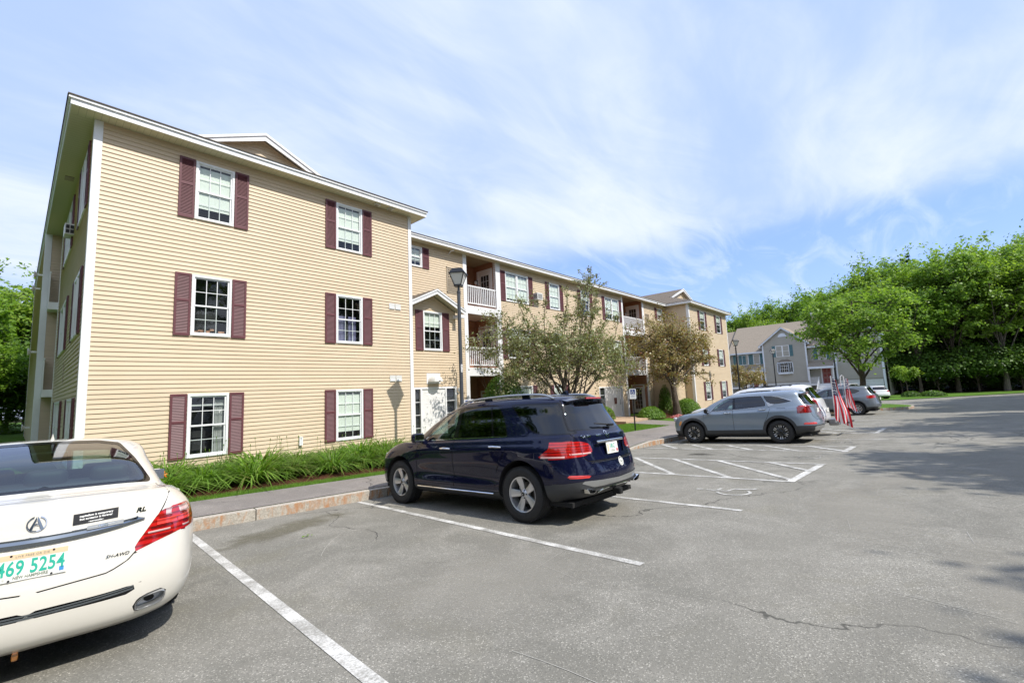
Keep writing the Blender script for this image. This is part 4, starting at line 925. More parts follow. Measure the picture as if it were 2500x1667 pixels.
def bay(H, c, v, z0_, z1):
    mb = MB(); mb.T = TM; w, d = .95, .45; e = .5
    P = [(c,v-w),(c-d,v-e),(c-d,v+e),(c,v+w)]
    for z, h in ((z0_-.25,.25),(z1,.1)): mb.prism([(x,y,z) for x,y in P], (0,0,h), 'gray_trim')
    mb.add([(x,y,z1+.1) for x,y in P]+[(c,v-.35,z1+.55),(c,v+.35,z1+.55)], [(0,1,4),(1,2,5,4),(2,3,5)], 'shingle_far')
    for (ax, ay), (bx, by) in zip(P, P[1:]):
        for t in (0,1): x, y = ax+(bx-ax)*t, ay+(by-ay)*t; mb.box(x-.05,x+.05,y-.05,y+.05,z0_,z1,'gray_trim')
        mb.add([(ax,ay,z0_),(bx,by,z0_),(bx,by,z1),(ax,ay,z1)], [(0,1,2,3)], 'pane')
        mx, my = (ax+bx)/2, (ay+by)/2; mb.box(mx-.03,mx+.02,my-.02,my+.02,z0_,z1,'sash_white')
    for k in (1,2): mb.box(c-d-.02,c-d,v-e,v+e,z0_+(z1-z0_)*k/3-.02,z0_+(z1-z0_)*k/3+.02,'sash_white')
    for k in (-1,1): mb.box(c-d-.018,c-d,v+k*e*.5-.015,v+k*e*.5+.015,z0_,z1,'sash_white')
    mb.box(c-.03,c-.01,v-w,v+w,z0_,z1,'room_dark'); mb.build('bay_window', H)
def lunette(H, c, v, z):
    mb = MB(); mb.T = TM; P = [(c-.03,v+.55*math.cos(a),z+.5*math.sin(a)) for a in [math.pi*i/12 for i in range(13)]]; mb.prism(P, (-.02,0,0), 'gray_trim'); mb.build('gable_vent', H)
def townhouse(v0, v1, name_label, gs, recess, ridge, eave, zb=-.36):
    H = empty('townhouse', (74,2.5+(v0+v1)/2,-2.7), name_label, 'house', 'grey townhouses past the drive')
    ga, gb = gs; ra, rb = recess
    T = facing(.3, rb)
    return H, T
def main_roof(H, va, vb, ridge, eave, uf=-.15):
    mb = MB(); mb.T = TM; ur = 5.0; L = math.hypot(ur-uf, ridge-eave)
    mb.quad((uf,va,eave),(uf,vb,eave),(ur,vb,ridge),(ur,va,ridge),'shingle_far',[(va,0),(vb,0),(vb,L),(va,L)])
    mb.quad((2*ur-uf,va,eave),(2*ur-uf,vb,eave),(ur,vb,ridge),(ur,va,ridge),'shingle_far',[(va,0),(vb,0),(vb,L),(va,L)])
    mb.box(uf-.03,uf,va,vb,eave-.2,eave+.0,'gray_trim'); mb.box(uf,.32,va,vb,eave-.2,eave-.17,'gray_trim')
    mb.build('roof', H)
    mb = MB(); mb.T = TM
    for v in (va+.01, vb-.01): mb.add([(.35,v,-2.9),(9.7,v,-2.9),(9.7,v,eave),(ur,v,ridge-.05),(.35,v,eave)], [(0,1,2,3,4)], 'siding_gray')
    mb.box(9.6,9.7,va,vb,-2.9,eave,'siding_gray'); mb.build('wall', H)
# middle unit: the one with the bay window
H, T = townhouse(7.95,18.3,'grey clapboard townhouse with bay window and teal shutters past the drive',(7.95,13.4),(13.4,18.3),0,0)
gfront(H, -.35, 7.95, 13.4, 5.15, 7.25, -.36)
mb = MB(); mb.T = TM; mb.box(-.30,-.1,7.95,13.4,-2.8,-.36,'siding_gray'); mb.build('wall', H)
garage(H, -.36, 8.15, 12.95, -.72)
Tg = facing(-.35, 13.4); twin(H, Tg, 1.72, 3.42, 3.15, 4.72, True, .42); bay(H, -.35, 10.7, .95, 2.25); lunette(H, -.36, 10.67, 5.95)
mb = MB(); clap(mb, 0, 4.9, 1.9, 4.15, [], 'siding_gray', T, step=.1524, lap=.02); clap(mb, 0, 4.9, -2.8, 1.9, [], 'siding_gray', T, step=.1524, lap=.02); mb.build('wall', H)
twin(H, T, 1.85+.0, 2.75, 2.35, 3.8, blind=.3); twin(H, T, 3.95-.1, 4.7-.1, 2.35, 3.8, blind=.9) if False else None
Hw = facing(.3, 18.3); twin(H, Hw, 1.05, 1.9, 2.35, 3.85, blind=.8); twin(H, Hw, 3.4, 4.3, 2.35, 3.85, blind=0) 
main_roof(H, 7.95, 18.3, 8.45, 4.15); porch(H, 13.5, 17.9, -.95, .3, (13.95+.25,14.85+.3))
mb = MB(); mb.T = TM; mb.tube([(4.9,7.9,8.3),(4.9,7.9,9.5)], .16, 8, 'roof_pipe'); mb.build('flue_pipe', H)
# right-hand unit behind the maple, with the sunlit end wall
H, T = townhouse(0,7.95,'grey clapboard townhouse with sunlit end wall, half hidden behind the maple',(0,4.8),(4.8,7.95),0,0)
gfront(H, -.35, 0.0, 4.85, 5.3, 7.3, -.30)
mb = MB(); mb.T = TM; mb.box(-.30,-.1,0,4.85,-2.8,-.30,'siding_gray'); mb.build('wall', H)
garage(H, -.36, .35, 4.55, -.62); Tg = facing(-.35, 4.85); twin(H, Tg, 1.5, 3.2, 3.2, 4.8, True, .42)
mb = MB(); clap(mb, 0, 3.1, -2.8, 4.3, [], 'siding_gray', T, step=.1524, lap=.02)
clap(mb, 0, 10.0, -2.8, 4.3, [], 'siding_gray', TM @ Matrix(((1,0,0,-.35),(0,1,0,-.02),(0,0,1,0),(0,0,0,1))), step=.1524, lap=.02); mb.build('wall', H)
twin(H, facing(.3, 7.95), 1.1, 2.1, 2.45, 3.95)
mb = MB(); mb.T = TM; mb.box(-.42,-.22,-.06,.14,-2.8,5.2,'gray_trim'); mb.box(9.5,9.7,-.06,.14,-2.8,4.3,'gray_trim'); mb.build('corner_board', H)
main_roof(H, -.25, 7.9, 9.15, 4.3); porch(H, 4.95, 7.9, -.80, .3, (5.55,6.55))
# left-hand unit peeping out past the tan building
H, T = townhouse(18.35,29,'grey townhouse end showing past the tan building corner',(18.35,23.8),(23.8,29),0,0)
gfront(H, -.35, 18.35, 23.8, 4.4, 6.6, -.6); mb = MB(); mb.T = TM; mb.box(-.30,-.1,18.35,23.8,-2.8,-.6,'siding_gray'); mb.build('wall', H)
garage(H, -.36, 18.7, 23.4, -.95); main_roof(H, 18.35, 29, 8.0, 3.7); mb = MB(); clap(mb, 0, 5.2, -2.8, 3.7, [], 'siding_gray', facing(.3, 29), step=.1524, lap=.02); mb.build('wall', H)
# ------------------------------------------------------------ cars
def paint(name, col, rough=.25, metal=0, flake=0, spec=.4):
    t = NT(name); c = col
    if flake:
        n = t.noise(900, 1, .5, vec=t.coord('Object')); c = t.mix(t.ramp(n, .4, .65, 0, flake), col, tuple(min(1, x*2.2+.02) for x in col))
    d = t.noise(3.0, 4, .6, vec=t.coord('Object'))
    t.bsdf(c, t.ramp(d, .3, .7, rough, rough+.08), metal, spec, Coat_Weight=1., Coat_Roughness=t.ramp(d, .35, .7, .015, .05))
paint('paint_navy', (.0018,.0032,.022), .5, 0, .04, .05); paint('paint_pearl', (.74,.71,.63), .30, 0, 0); paint('paint_slate', (.20,.245,.30), .32, .3, .2)
paint('paint_gray', (.16,.18,.20), .32, .4, .2); paint('paint_white', (.74,.75,.77), .35); paint('paint_black', (.012,.012,.014), .3); paint('paint_silver', (.36,.38,.38), .35, .4, .2)
simple('clad', (.038,.040,.043), .62, var=.1); simple('rubber', (.018,.018,.019), .72, var=.25, vs=20); simple('gap', (.006,.006,.006), .8); simple('gloss_black', (.008,.008,.009), .08)
simple('chrome', (.78,.79,.80), .10, 1.); simple('satin_silver', (.50,.51,.51), .32, .85); simple('alloy', (.60,.60,.61), .30, .75); simple('alloy_dark', (.05,.052,.055), .3, .5)
simple('well', (.012,.012,.012), .95); simple('interior', (.03,.03,.032), .85); simple('seat_dark', (.022,.023,.026), .6); simple('disc', (.20,.19,.18), .4, .8)
simple('plate', (.80,.80,.74), .4); simple('plate_green', (.02,.42,.30), .5); simple('plate_gray', (.22,.25,.20), .5); simple('ink_black', (.02,.02,.022), .4); simple('ink_white', (.85,.85,.83), .5); simple('sticker_blue', (.05,.28,.62), .5); simple('plate_tan', (.75,.55,.35), .5)
def lampmat(name, col, glow=0):
    t = NT(name); w = t.new('ShaderNodeTexWave', wave_type='BANDS', bands_direction='Z'); t.link(t.coord('Object'), w.inputs[0]); w.inputs['Scale'].default_value = 9; w.inputs['Distortion'].default_value = .6
    c = t.mix(t.ramp(w.outputs[1], .1, .6), tuple(x*.45 for x in col), col); t.bsdf(c, .12, 0, .8, Coat_Weight=1., Coat_Roughness=.02)
lampmat('lamp_red', (.50,.010,.010)); lampmat('lamp_bright', (.85,.06,.05)); lampmat('lamp_deep', (.22,.006,.010)); lampmat('lamp_clear', (.62,.55,.56)); lampmat('lamp_amber', (.9,.32,.04)); lampmat('lamp_head', (.55,.57,.60)); lampmat('lamp_pink', (.78,.50,.48))
def pchip(t, Y, q):
    # monotone cubic along axis 0
    h = np.diff(t)[:,None]; d = np.diff(Y, axis=0)/h; n = len(t); m = np.zeros_like(Y)
    if n > 2:
        w1 = 2*h[1:]+h[:-1]; w2 = h[1:]+2*h[:-1]; s = d[:-1]*d[1:] > 0
        with np.errstate(divide='ignore', invalid='ignore'): mm = (w1+w2)/(w1/d[:-1]+w2/d[1:])
        m[1:-1] = np.where(s, mm, 0); 
        # ease monotonicity a little so that panels stay round
        cr = (d[:-1]*h[1:]+d[1:]*h[:-1])/(h[1:]+h[:-1]); m[1:-1] = np.where(s, .5*m[1:-1]+.5*np.clip(cr, -3*np.abs(mm), 3*np.abs(mm)), m[1:-1])
    m[0] = d[0]; m[-1] = d[-1]
    i = np.clip(np.searchsorted(t, q, side='right')-1, 0, n-2); x = (q-t[i])/(t[i+1]-t[i]); x = x[:,None]; hh = (t[i+1]-t[i])[:,None]
    return (2*x**3-3*x**2+1)*Y[i]+(x**3-2*x**2+x)*hh*m[i]+(-2*x**3+3*x**2)*Y[i+1]+(x**3-x**2)*hh*m[i+1]
def resample(A, step, k=1.):
    # A: (n, m, 3) interpolate along axis 0
    L = np.linalg.norm(np.diff(A, axis=0), axis=2); Lm = L.max(1)*.5+L.mean(1)*.5; t = np.concatenate([[0], np.cumsum(np.maximum(Lm, .02))])
    q = [0.]
    for a, b in zip(t, t[1:]):
        c = max(2, int(round((b-a)/step))); q += list(np.linspace(a, b, c+1)[1:])
    n, m, _ = A.shape; return pchip(t, A.reshape(n, m*3), np.array(q)).reshape(len(q), m, 3)
def sd_poly(P, x, y):
    P = np.asarray(P, float); d = np.full(x.shape, 1e9); ins = np.zeros(x.shape, bool); n = len(P)
    for i in range(n):
        a, b = P[i], P[(i+1) % n]; e = b-a; wx, wy = x-a[0], y-a[1]; t = np.clip((wx*e[0]+wy*e[1])/max(1e-12, e@e), 0, 1)
        d = np.minimum(d, np.hypot(wx-e[0]*t, wy-e[1]*t))
        c = (a[1] > y) != (b[1] > y)
        with np.errstate(divide='ignore', invalid='ignore'): xi = (b[0]-a[0])*(y-a[1])/(b[1]-a[1])+a[0]
        ins ^= c & (x < xi)
    return np.where(ins, -d, d)
def sd_line(P, x, y, w, closed=False):
    P = [np.array(p, float) for p in P]; d = np.full(x.shape, 1e9)
    for a, b in list(zip(P, P[1:]))+([(P[-1], P[0])] if closed else []):
        e = b-a; wx, wy = x-a[0], y-a[1]; t = np.clip((wx*e[0]+wy*e[1])/max(1e-12, e@e), 0, 1); d = np.minimum(d, np.hypot(wx-e[0]*t, wy-e[1]*t))
    return d-w
def curve_pts(P, n=6, closed=False):
    out = []; k = len(P)
    for i in range(k if closed else k-1):
        a, b, c, d = [Vector(P[(i+j-1) % k] if closed else P[min(max(i+j-1, 0), k-1)]) for j in range(4)]
        for t in [j/n for j in range(n)]: out.append(tuple(.5*((2*b)+(-a+c)*t+(2*a-5*b+4*c-d)*t*t+(-a+3*b-3*c+d)*t**3)))
    if not closed: out.append(tuple(P[-1]))
    return out
class Body:
    def __init__(s, net, step=.038, smooth=2, sculpt=None):
        A = np.array(net, float); A = resample(A, step); A = resample(A.transpose(1,0,2), step).transpose(1,0,2)
        for _ in range(smooth):
            B = A.copy(); B[1:-1,1:-1] = .5*A[1:-1,1:-1]+.125*(A[:-2,1:-1]+A[2:,1:-1]+A[1:-1,:-2]+A[1:-1,2:])
            B[1:-1,0,1:] = .5*A[1:-1,0,1:]+.125*(A[:-2,0,1:]+A[2:,0,1:])+.25*A[1:-1,1,1:]; B[1:-1,-1,1:] = .5*A[1:-1,-1,1:]+.125*(A[:-2,-1,1:]+A[2:,-1,1:])+.25*A[1:-1,-2,1:]
            B[-1,1:-1,1:] = .5*A[-1,1:-1,1:]+.125*(A[-1,:-2,1:]+A[-1,2:,1:])+.25*A[-2,1:-1,1:]; B[-1,:,0] = 0; B[:,0,0] = 0; B[:,-1,0] = 0; A = B
        if sculpt: A = sculpt(A)
        n, m, _ = A.shape; s.n, s.m = n, m
        E = np.concatenate([A*[-1,1,1]], 0)   # mirrored copy for tangents across x=0
        du = np.zeros_like(A); dv = np.zeros_like(A)
        du[1:-1] = A[2:]-A[:-2]; du[0] = A[1]-A[0]; du[-1] = (A[-2]*[-1,1,1])-A[-2]
        dv[:,1:-1] = A[:,2:]-A[:,:-2]; dv[:,0] = A[:,1]-A[:,1]*[-1,1,1]; dv[:,-1] = A[:,-2]*[-1,1,1]-A[:,-2]
        du[:,0,0] = 0; du[:,-1,0] = 0
        # the corner where roof line and end columns meet is degenerate: reuse neighbours
        N = np.cross(du, dv); L = np.linalg.norm(N, axis=2, keepdims=True); N = -N/np.maximum(L, 1e-9)
        N[-1,0] = N[-1,2]; N[-1,-1] = N[-1,-3]; N[-1,1] = N[-1,2]; N[-1,-2] = N[-1,-3]; 
        if N[n//3, m//2, 0] < 0: N = -N
        N[-1,:,0] = 0; N[:,0,0] = 0; N[:,-1,0] = 0; N /= np.maximum(np.linalg.norm(N, axis=2, keepdims=True), 1e-9)
        s.V = [tuple(p) for p in A.reshape(-1, 3)]; s.N = [tuple(p) for p in N.reshape(-1, 3)]
        s.F = [(i*m+j, i*m+j+1, (i+1)*m+j+1, (i+1)*m+j) for i in range(n-1) for j in range(m-1)]; s.lab = ['body']*len(s.F)
        mirror = [(-p[0], p[1], p[2]) for p in s.V]
        s.bvh = BVHTree.FromPolygons(s.V+mirror, s.F+[tuple(len(s.V)+k for k in f) for f in s.F])
    def arr(s): return np.array(s.V), np.array(s.N)
    def label(s, name, f, view, allowed=None, lim=None):
        V, N = s.arr(); x, y, z = V.T
        fv = {'side': lambda: f(y, z), 'rear': lambda: f(x, z), 'front': lambda: f(x, z), 'top': lambda: f(x, y)}[view]()
        nF = []; nL = []; cache = {}
        for F, L in zip(s.F, s.lab):
            if allowed and L not in allowed: nF.append(F); nL.append(L); continue
            nx, ny, nz = [sum(s.N[i][k] for i in F)/len(F) for k in range(3)]; cx, cy, cz = [sum(s.V[i][k] for i in F)/len(F) for k in range(3)]
            ok = {'side': nx > .30, 'rear': ny < -.22, 'front': ny > .2, 'top': nz > .3}[view] and (not lim or lim(cx, cy, cz))
            if not ok: nF.append(F); nL.append(L); continue
            q = [fv[i] if i < len(fv) else None for i in F]
            if all(k <= 0 for k in q): nF.append(F); nL.append(name); continue
            if all(k > 0 for k in q): nF.append(F); nL.append(L); continue
            a, b = [], []
            for k in range(len(F)):
                i, j = F[k], F[(k+1) % len(F)]; fi, fj = fv[i], fv[j]
                (a if fi <= 0 else b).append(i)
                if (fi <= 0) != (fj <= 0):
                    e = (min(i, j), max(i, j))
                    if e not in cache:
                        t = fi/(fi-fj); t = min(.98, max(.02, t)); P = tuple(s.V[i][c]+(s.V[j][c]-s.V[i][c])*t for c in range(3)); Q = Vector(s.N[i]).lerp(Vector(s.N[j]), t).normalized()
                        s.V.append(P); s.N.append(tuple(Q)); cache[e] = len(s.V)-1
                    a.append(cache[e]); b.append(cache[e])
            if len(a) > 2: nF.append(tuple(a)); nL.append(name)
            if len(b) > 2: nF.append(tuple(b)); nL.append(L)
        s.F, s.lab = nF, nL
    def hit(s, p, d):
        r = s.bvh.ray_cast(Vector(p), Vector(d)); return r[0], r[1]
    def emit(s, obname, labs, mat, parent, off=0., sides='both', flip=False):
        labs = [labs] if isinstance(labs, str) else labs; idx = {}; V = []; N = []; F = []
        for f, l in zip(s.F, s.lab):
            if l not in labs: continue
            g = []
            for i in f:
                if i not in idx: idx[i] = len(V); p, n = s.V[i], s.N[i]; V.append(tuple(p[k]+n[k]*off for k in range(3)) if off else p); N.append(n)
                g.append(idx[i])
            F.append(g)
        if not F: return []
        res = []
        def mk(V, N, F):
            me = bpy.data.meshes.new(obname); me.from_pydata(V, [], [tuple(reversed(f)) if flip else tuple(f) for f in F]); me.polygons.foreach_set('use_smooth', [True]*len(F)); me.materials.append(M[mat]); me.update()
            me.normals_split_custom_set_from_vertices([tuple(-c for c in n) if flip else n for n in N])
            o = bpy.data.objects.new(obname, me); COL.objects.link(o); o.parent = parent; return o
        F = [f[::-1] for f in F] if s.flipwind(V, N, F) else F
        k = len(V); mV = [(-p[0], p[1], p[2]) for p in V]; mN = [(-n[0], n[1], n[2]) for n in N]
        if sides == 'both':
            re = {}; V2 = list(V); N2 = list(N)
            for i, p in enumerate(V):
                if abs(p[0]) < 1e-5: re[i] = i
                else: re[i] = len(V2); V2.append(mV[i]); N2.append(mN[i])
            res.append(mk(V2, N2, F+[[re[i] for i in f][::-1] for f in F]))
        else:
            res.append(mk(V, N, F)); res.append(mk(mV, mN, [f[::-1] for f in F]))
        return res
    def flipwind(s, V, N, F):
        c = 0
        for f in F[:40]:
            a, b, d = Vector(V[f[0]]), Vector(V[f[1]]), Vector(V[f[2]]); g = (b-a).cross(d-a); c += 1 if g.dot(Vector(N[f[0]])) < 0 else -1
        return c > 0
# wheels -------------------------------------------------
def wheel(parent, x, y, r, w, rr, style, name='wheel'):
    # x signed: outer face towards the sign of x; mesh in car coordinates
    sg = 1 if x > 0 else -1; e = bpy.data.objects.new(name, None); COL.objects.link(e); e.parent = parent; e.location = (x-sg*w/2, y, r); e.rotation_euler = (0,0,0 if sg > 0 else math.pi); e.empty_display_size = .1
    h = w/2; mb = MB()
    pr = [(rr-.005,-h*.80),(rr+.012,-h*.96),(rr+(r-rr)*.55,-h*1.04),(r-.035,-h*.97),(r-.010,-h*.84),(r-.002,-h*.6)]
    tread = []
    for q in (-.52,-.50,-.18,-.16,.16,.18,.50,.52): tread.append((r-.009 if abs(q) in (.50,.18) and False else r, h*q))
    g = [(r,-h*.55),(r-.007,-h*.54),(r-.007,-h*.48),(r,-h*.47),(r,-h*.20),(r-.007,-h*.19),(r-.007,-h*.13),(r,-h*.12),(r,h*.12),(r-.007,h*.13),(r-.007,h*.19),(r,h*.20),(r,h*.47),(r-.007,h*.48),(r-.007,h*.54),(r,h*.55)]
    prof = pr+g+[(a, -b) for a, b in pr[::-1]]
    mb.lathe(prof, 56, 'x', m='rubber')
    for k in range(90):   # shoulder tread blocks
        a = 2*math.pi*k/90; mb.T = Matrix.Rotation(a, 4, 'X'); 
        for sgn in (-1,1): mb.box(*sorted((sgn*h*.60, sgn*h*.95)),-.006,.006,r-.014,r-.0005)
    mb.T = Matrix.Identity(4); local('tyre', mb, e, smooth=True)
    mb = MB(); face = h*.80
    mb.lathe([(rr,face+.004),(rr-.004,face+.010),(rr-.016,face+.004),(rr-.022,face-.02),(rr-.035,-h*.7),(rr-.02,-h*.78),(rr-.006,-h*.8)], 56, 'x', m='alloy' if style != 'kia' else 'alloy_dark')
    mb.lathe([(0,face-.012),(.033,face-.010),(.036,face-.016),(.058,face-.026),(.075,face-.05),(.075,face-.10)], 32, 'x', m='alloy' if style != 'kia' else 'alloy_dark'); mb.lathe([(0,face-.004),(.026,face-.006),(.030,face-.014)], 24, 'x', m='gloss_black')
    def spoke(a, w0, w1, r0, r1, m, t0=.02, t1=.0, dep=.035, sk=0, bow=0):
        mb.T = Matrix.Rotation(a, 4, 'X'); n = 5; V = []
        for i in range(n+1):
            q = i/n; rad = r0+(r1-r0)*q; ww = (w0+(w1-w0)*q+bow*math.sin(q*math.pi))/2; xo = face-t0+(t0-t1)*q-.010*math.sin(q*math.pi); c = sk*q
            V += [(xo-.006,c-ww,rad),(xo,c-ww*.72,rad),(xo,c+ww*.72,rad),(xo-.006,c+ww,rad),(xo-dep,c+ww*.8,rad),(xo-dep,c-ww*.8,rad)]
        F = []
        for i in range(n):
            for j in range(6): F.append((i*6+j, i*6+(j+1) % 6, (i+1)*6+(j+1) % 6, (i+1)*6+j))
        mb.add(V, [f[::-1] for f in F], m); mb.T = Matrix.Identity(4)
    if style == 'five':
        for k in range(5):
            spoke(2*math.pi*k/5+.30, .070, .122, .05, rr-.010, 'alloy', .030, .002, .045)
        for k in range(5): a = 2*math.pi*(k+.5)/5+.30; mb.lathe([(0,0),(.010,0),(.010,-.03)], 8, 'x', m='gap', c=(face-.018,-.052*math.sin(a),.052*math.cos(a)))
        mb.lathe([(.0,0),(.013,0)], 3, 'x', m='chrome', c=(face-.002,0,0))
    elif style == 'kia':
        for k in range(6):
            a = 2*math.pi*k/6; spoke(a, .05, .10, .05, rr-.012, 'alloy_dark', .03, .004, .04)
            for s in (-1,1): spoke(a+s*.20, .020, .052, rr*.60, rr-.010, 'alloy', .012, .0, .02, s*.02)
            spoke(a+.52, .028, .030, rr*.80, rr-.012, 'alloy', .006, .002, .012)
    elif style == 'ten':
        for k in range(10): spoke(2*math.pi*k/10, .028, .050, .05, rr-.012, 'alloy', .028, .002, .03)
    local('rim', mb, e, smooth=True)
    mb = MB(); mb.lathe([(0,-.02),(rr*.62,-.02),(rr*.62,-.045),(0,-.045)], 32, 'x', m='disc'); mb.lathe([(0,-.05),(rr-.03,-.05)], 24, 'x', m='well')
    mb.T = Matrix.Rotation(1.2, 4, 'X'); mb.box(-.05,.0,-.09,.09,rr*.42,rr*.66,'galv'); mb.T = Matrix.Identity(4); local('brake', mb, e)
    return e
def arches(B, parent, ys, r, x_in=.42, zc=None):
    for yc, zc_ in ys:
        n = 40; V = []; F = []
        for i in range(n+1):
            a = -.18+(math.pi+.36)*i/n; y, z = yc+r*math.cos(a), zc_+r*math.sin(a)
            hp, _ = B.hit((2, y, max(z, .21)), (-1,0,0)); xo = hp.x-.003 if hp else .86
            V += [(xo,y,z),(xo-.018,yc+(r+.0)*math.cos(a),zc_+(r+.0)*math.sin(a)),(x_in,yc+(r+.03)*math.cos(a),zc_+(r+.03)*math.sin(a)),(x_in,yc,zc_)]
        for i in range(n):
            for j in range(3): F.append((i*4+j, i*4+j+1, (i+1)*4+j+1, (i+1)*4+j))
        for s in (1,-1): mb = MB(); mb.add([(p[0]*s,p[1],p[2]) for p in V], F, 'well'); local('wheel_well', mb, parent)
def text_mesh(txt, size, align='CENTER', shear=0, space=1., bold=0, ext=0):
    c = bpy.data.curves.new('t', 'FONT'); c.body = txt; c.size = size; c.align_x = align; c.shear = shear; c.space_character = space; c.offset = bold; c.extrude = ext; c.resolution_u = 3
    o = bpy.data.objects.new('t', c); me = bpy.data.meshes.new_from_object(o); V = [tuple(v.co) for v in me.vertices]; F = [tuple(p.vertices) for p in me.polygons]
    bpy.data.objects.remove(o); bpy.data.curves.remove(c); bpy.data.meshes.remove(me); return V, F
def on_rear(B, V, off=.003):
    # V: (x, z) pairs seen from behind (screen right = +x) wrapped on the tail
    out = []
    for x, z in V:
        h, n = B.hit((x, -5, z), (0,1,0)); y = h.y if h else -2.4; out.append((x, y-off, z))
    return out
def rear_decal(B, parent, name, V2, F, m, off=.003, th=0):
    mb = MB(); mb.add(on_rear(B, V2, off), [f[::-1] for f in F] if False else F, m); return local(name, mb, parent)
def grid_decal(B, parent, name, P, m, off=.004, nx=10, nz=3):
    # P: four corners (x,z) bl, br, tr, tl
    V = []; F = []
    for j in range(nz+1):
        for i in range(nx+1):
            s, t = i/nx, j/nz; V.append(tuple((P[0][k]*(1-s)+P[1][k]*s)*(1-t)+(P[3][k]*(1-s)+P[2][k]*s)*t for k in (0,1)))
    for j in range(nz):
        for i in range(nx): F.append((j*(nx+1)+i, j*(nx+1)+i+1, (j+1)*(nx+1)+i+1, (j+1)*(nx+1)+i))
    return rear_decal(B, parent, name, V, F, m, off)
def rbox(mb, c, s, m, r=.03, n=3, T=None):
    # rounded box
    bm = bmesh.new(); bmesh.ops.create_cube(bm, size=1); bmesh.ops.scale(bm, vec=s, verts=bm.verts); bmesh.ops.bevel(bm, geom=list(bm.edges), offset=r, segments=n, profile=.5, affect='EDGES')
    if T is not None: bmesh.ops.transform(bm, matrix=T, verts=bm.verts)
    bm.verts.index_update(); mb.add([tuple(v.co+Vector(c)) for v in bm.verts], [tuple(v.index for v in f.verts) for f in bm.faces], m); bm.free()
def interior(parent, w, floor, beltz, seats, dash_y, wheel_left=True, m='interior'):
    mb = MB()
    for (x, y, h) in seats:
        rbox(mb, (x, y, floor+.18), (.50,.50,.20), 'seat_dark', .06); rbox(mb, (x, y-.26, floor+.50), (.48,.16,.62), 'seat_dark', .06, T=Matrix.Rotation(.22, 4, 'X')); rbox(mb, (x, y-.37, floor+.50+.31+h), (.27,.11,.20), 'seat_dark', .045)
    mb.box(-w+.1,w-.1,-2.0,dash_y,floor-.06,floor,'interior'); local('seats', mb, parent, smooth=True)
    mb = MB(); rbox(mb, (0,dash_y,beltz-.08), (w*2-.15,.50,.26), 'interior', .08); sx = -.38
    c = Vector((sx, dash_y-.40, beltz+.0)); ax = Matrix.Rotation(R_(-62), 4, 'X')
    n = 24; mb.tube([tuple(c+(ax @ Vector((.185*math.cos(a), .185*math.sin(a), 0)))) for a in [2*math.pi*i/n for i in range(n+1)]], .015, 8, 'seat_dark', cap=False); mb.tube([tuple(c+ax @ Vector((-.17,0,0))), tuple(c+ax @ Vector((.17,0,0)))], .02, 6, 'seat_dark'); mb.tube([tuple(c), tuple(c+Vector((0,.25,-.1)))], .03, 6, 'seat_dark')
    local('dashboard', mb, parent, smooth=True)
def mirror_part(parent, x, y, z, m, sc=1.):
    for s in (1,-1):
        mb = MB(); rbox(mb, (s*(x+.13), y, z), (.23*sc,.13*sc,.16*sc), m, .05, 3); mb.box(*sorted((s*(x-.03), s*(x+.05))),y-.03,y+.04,z-.09,z-.03,m); o = local('wing_mirror', mb, parent, smooth=True)
        mb = MB(); mb.box(*sorted((s*(x+.04), s*(x+.225))),y-.068*sc-.002,y-.066*sc,z-.06,z+.06,'chrome'); q = local('mirror_glass', mb, o)
def handle(parent, B, y, z, w=.24, m='chrome'):
    for s in (1,-1):
        h, _ = B.hit((s*2, y, z), (-s,0,0)); x = h.x
        mb = MB(); P = [(x+s*.004,y-w/2,z-.004),(x+s*.036,y-w*.36,z+.002),(x+s*.040,y,z+.006),(x+s*.036,y+w*.36,z+.002),(x+s*.004,y+w/2,z-.004)]; mb.tube(P, [.012,.015,.016,.015,.012], 8, m); mb.lathe([(0,0),(.045,.0),(.05,-.006)], 14, 'x', m='gap', c=(x+s*.003,y,z-.012))
        local('door_handle', mb, parent, smooth=True)
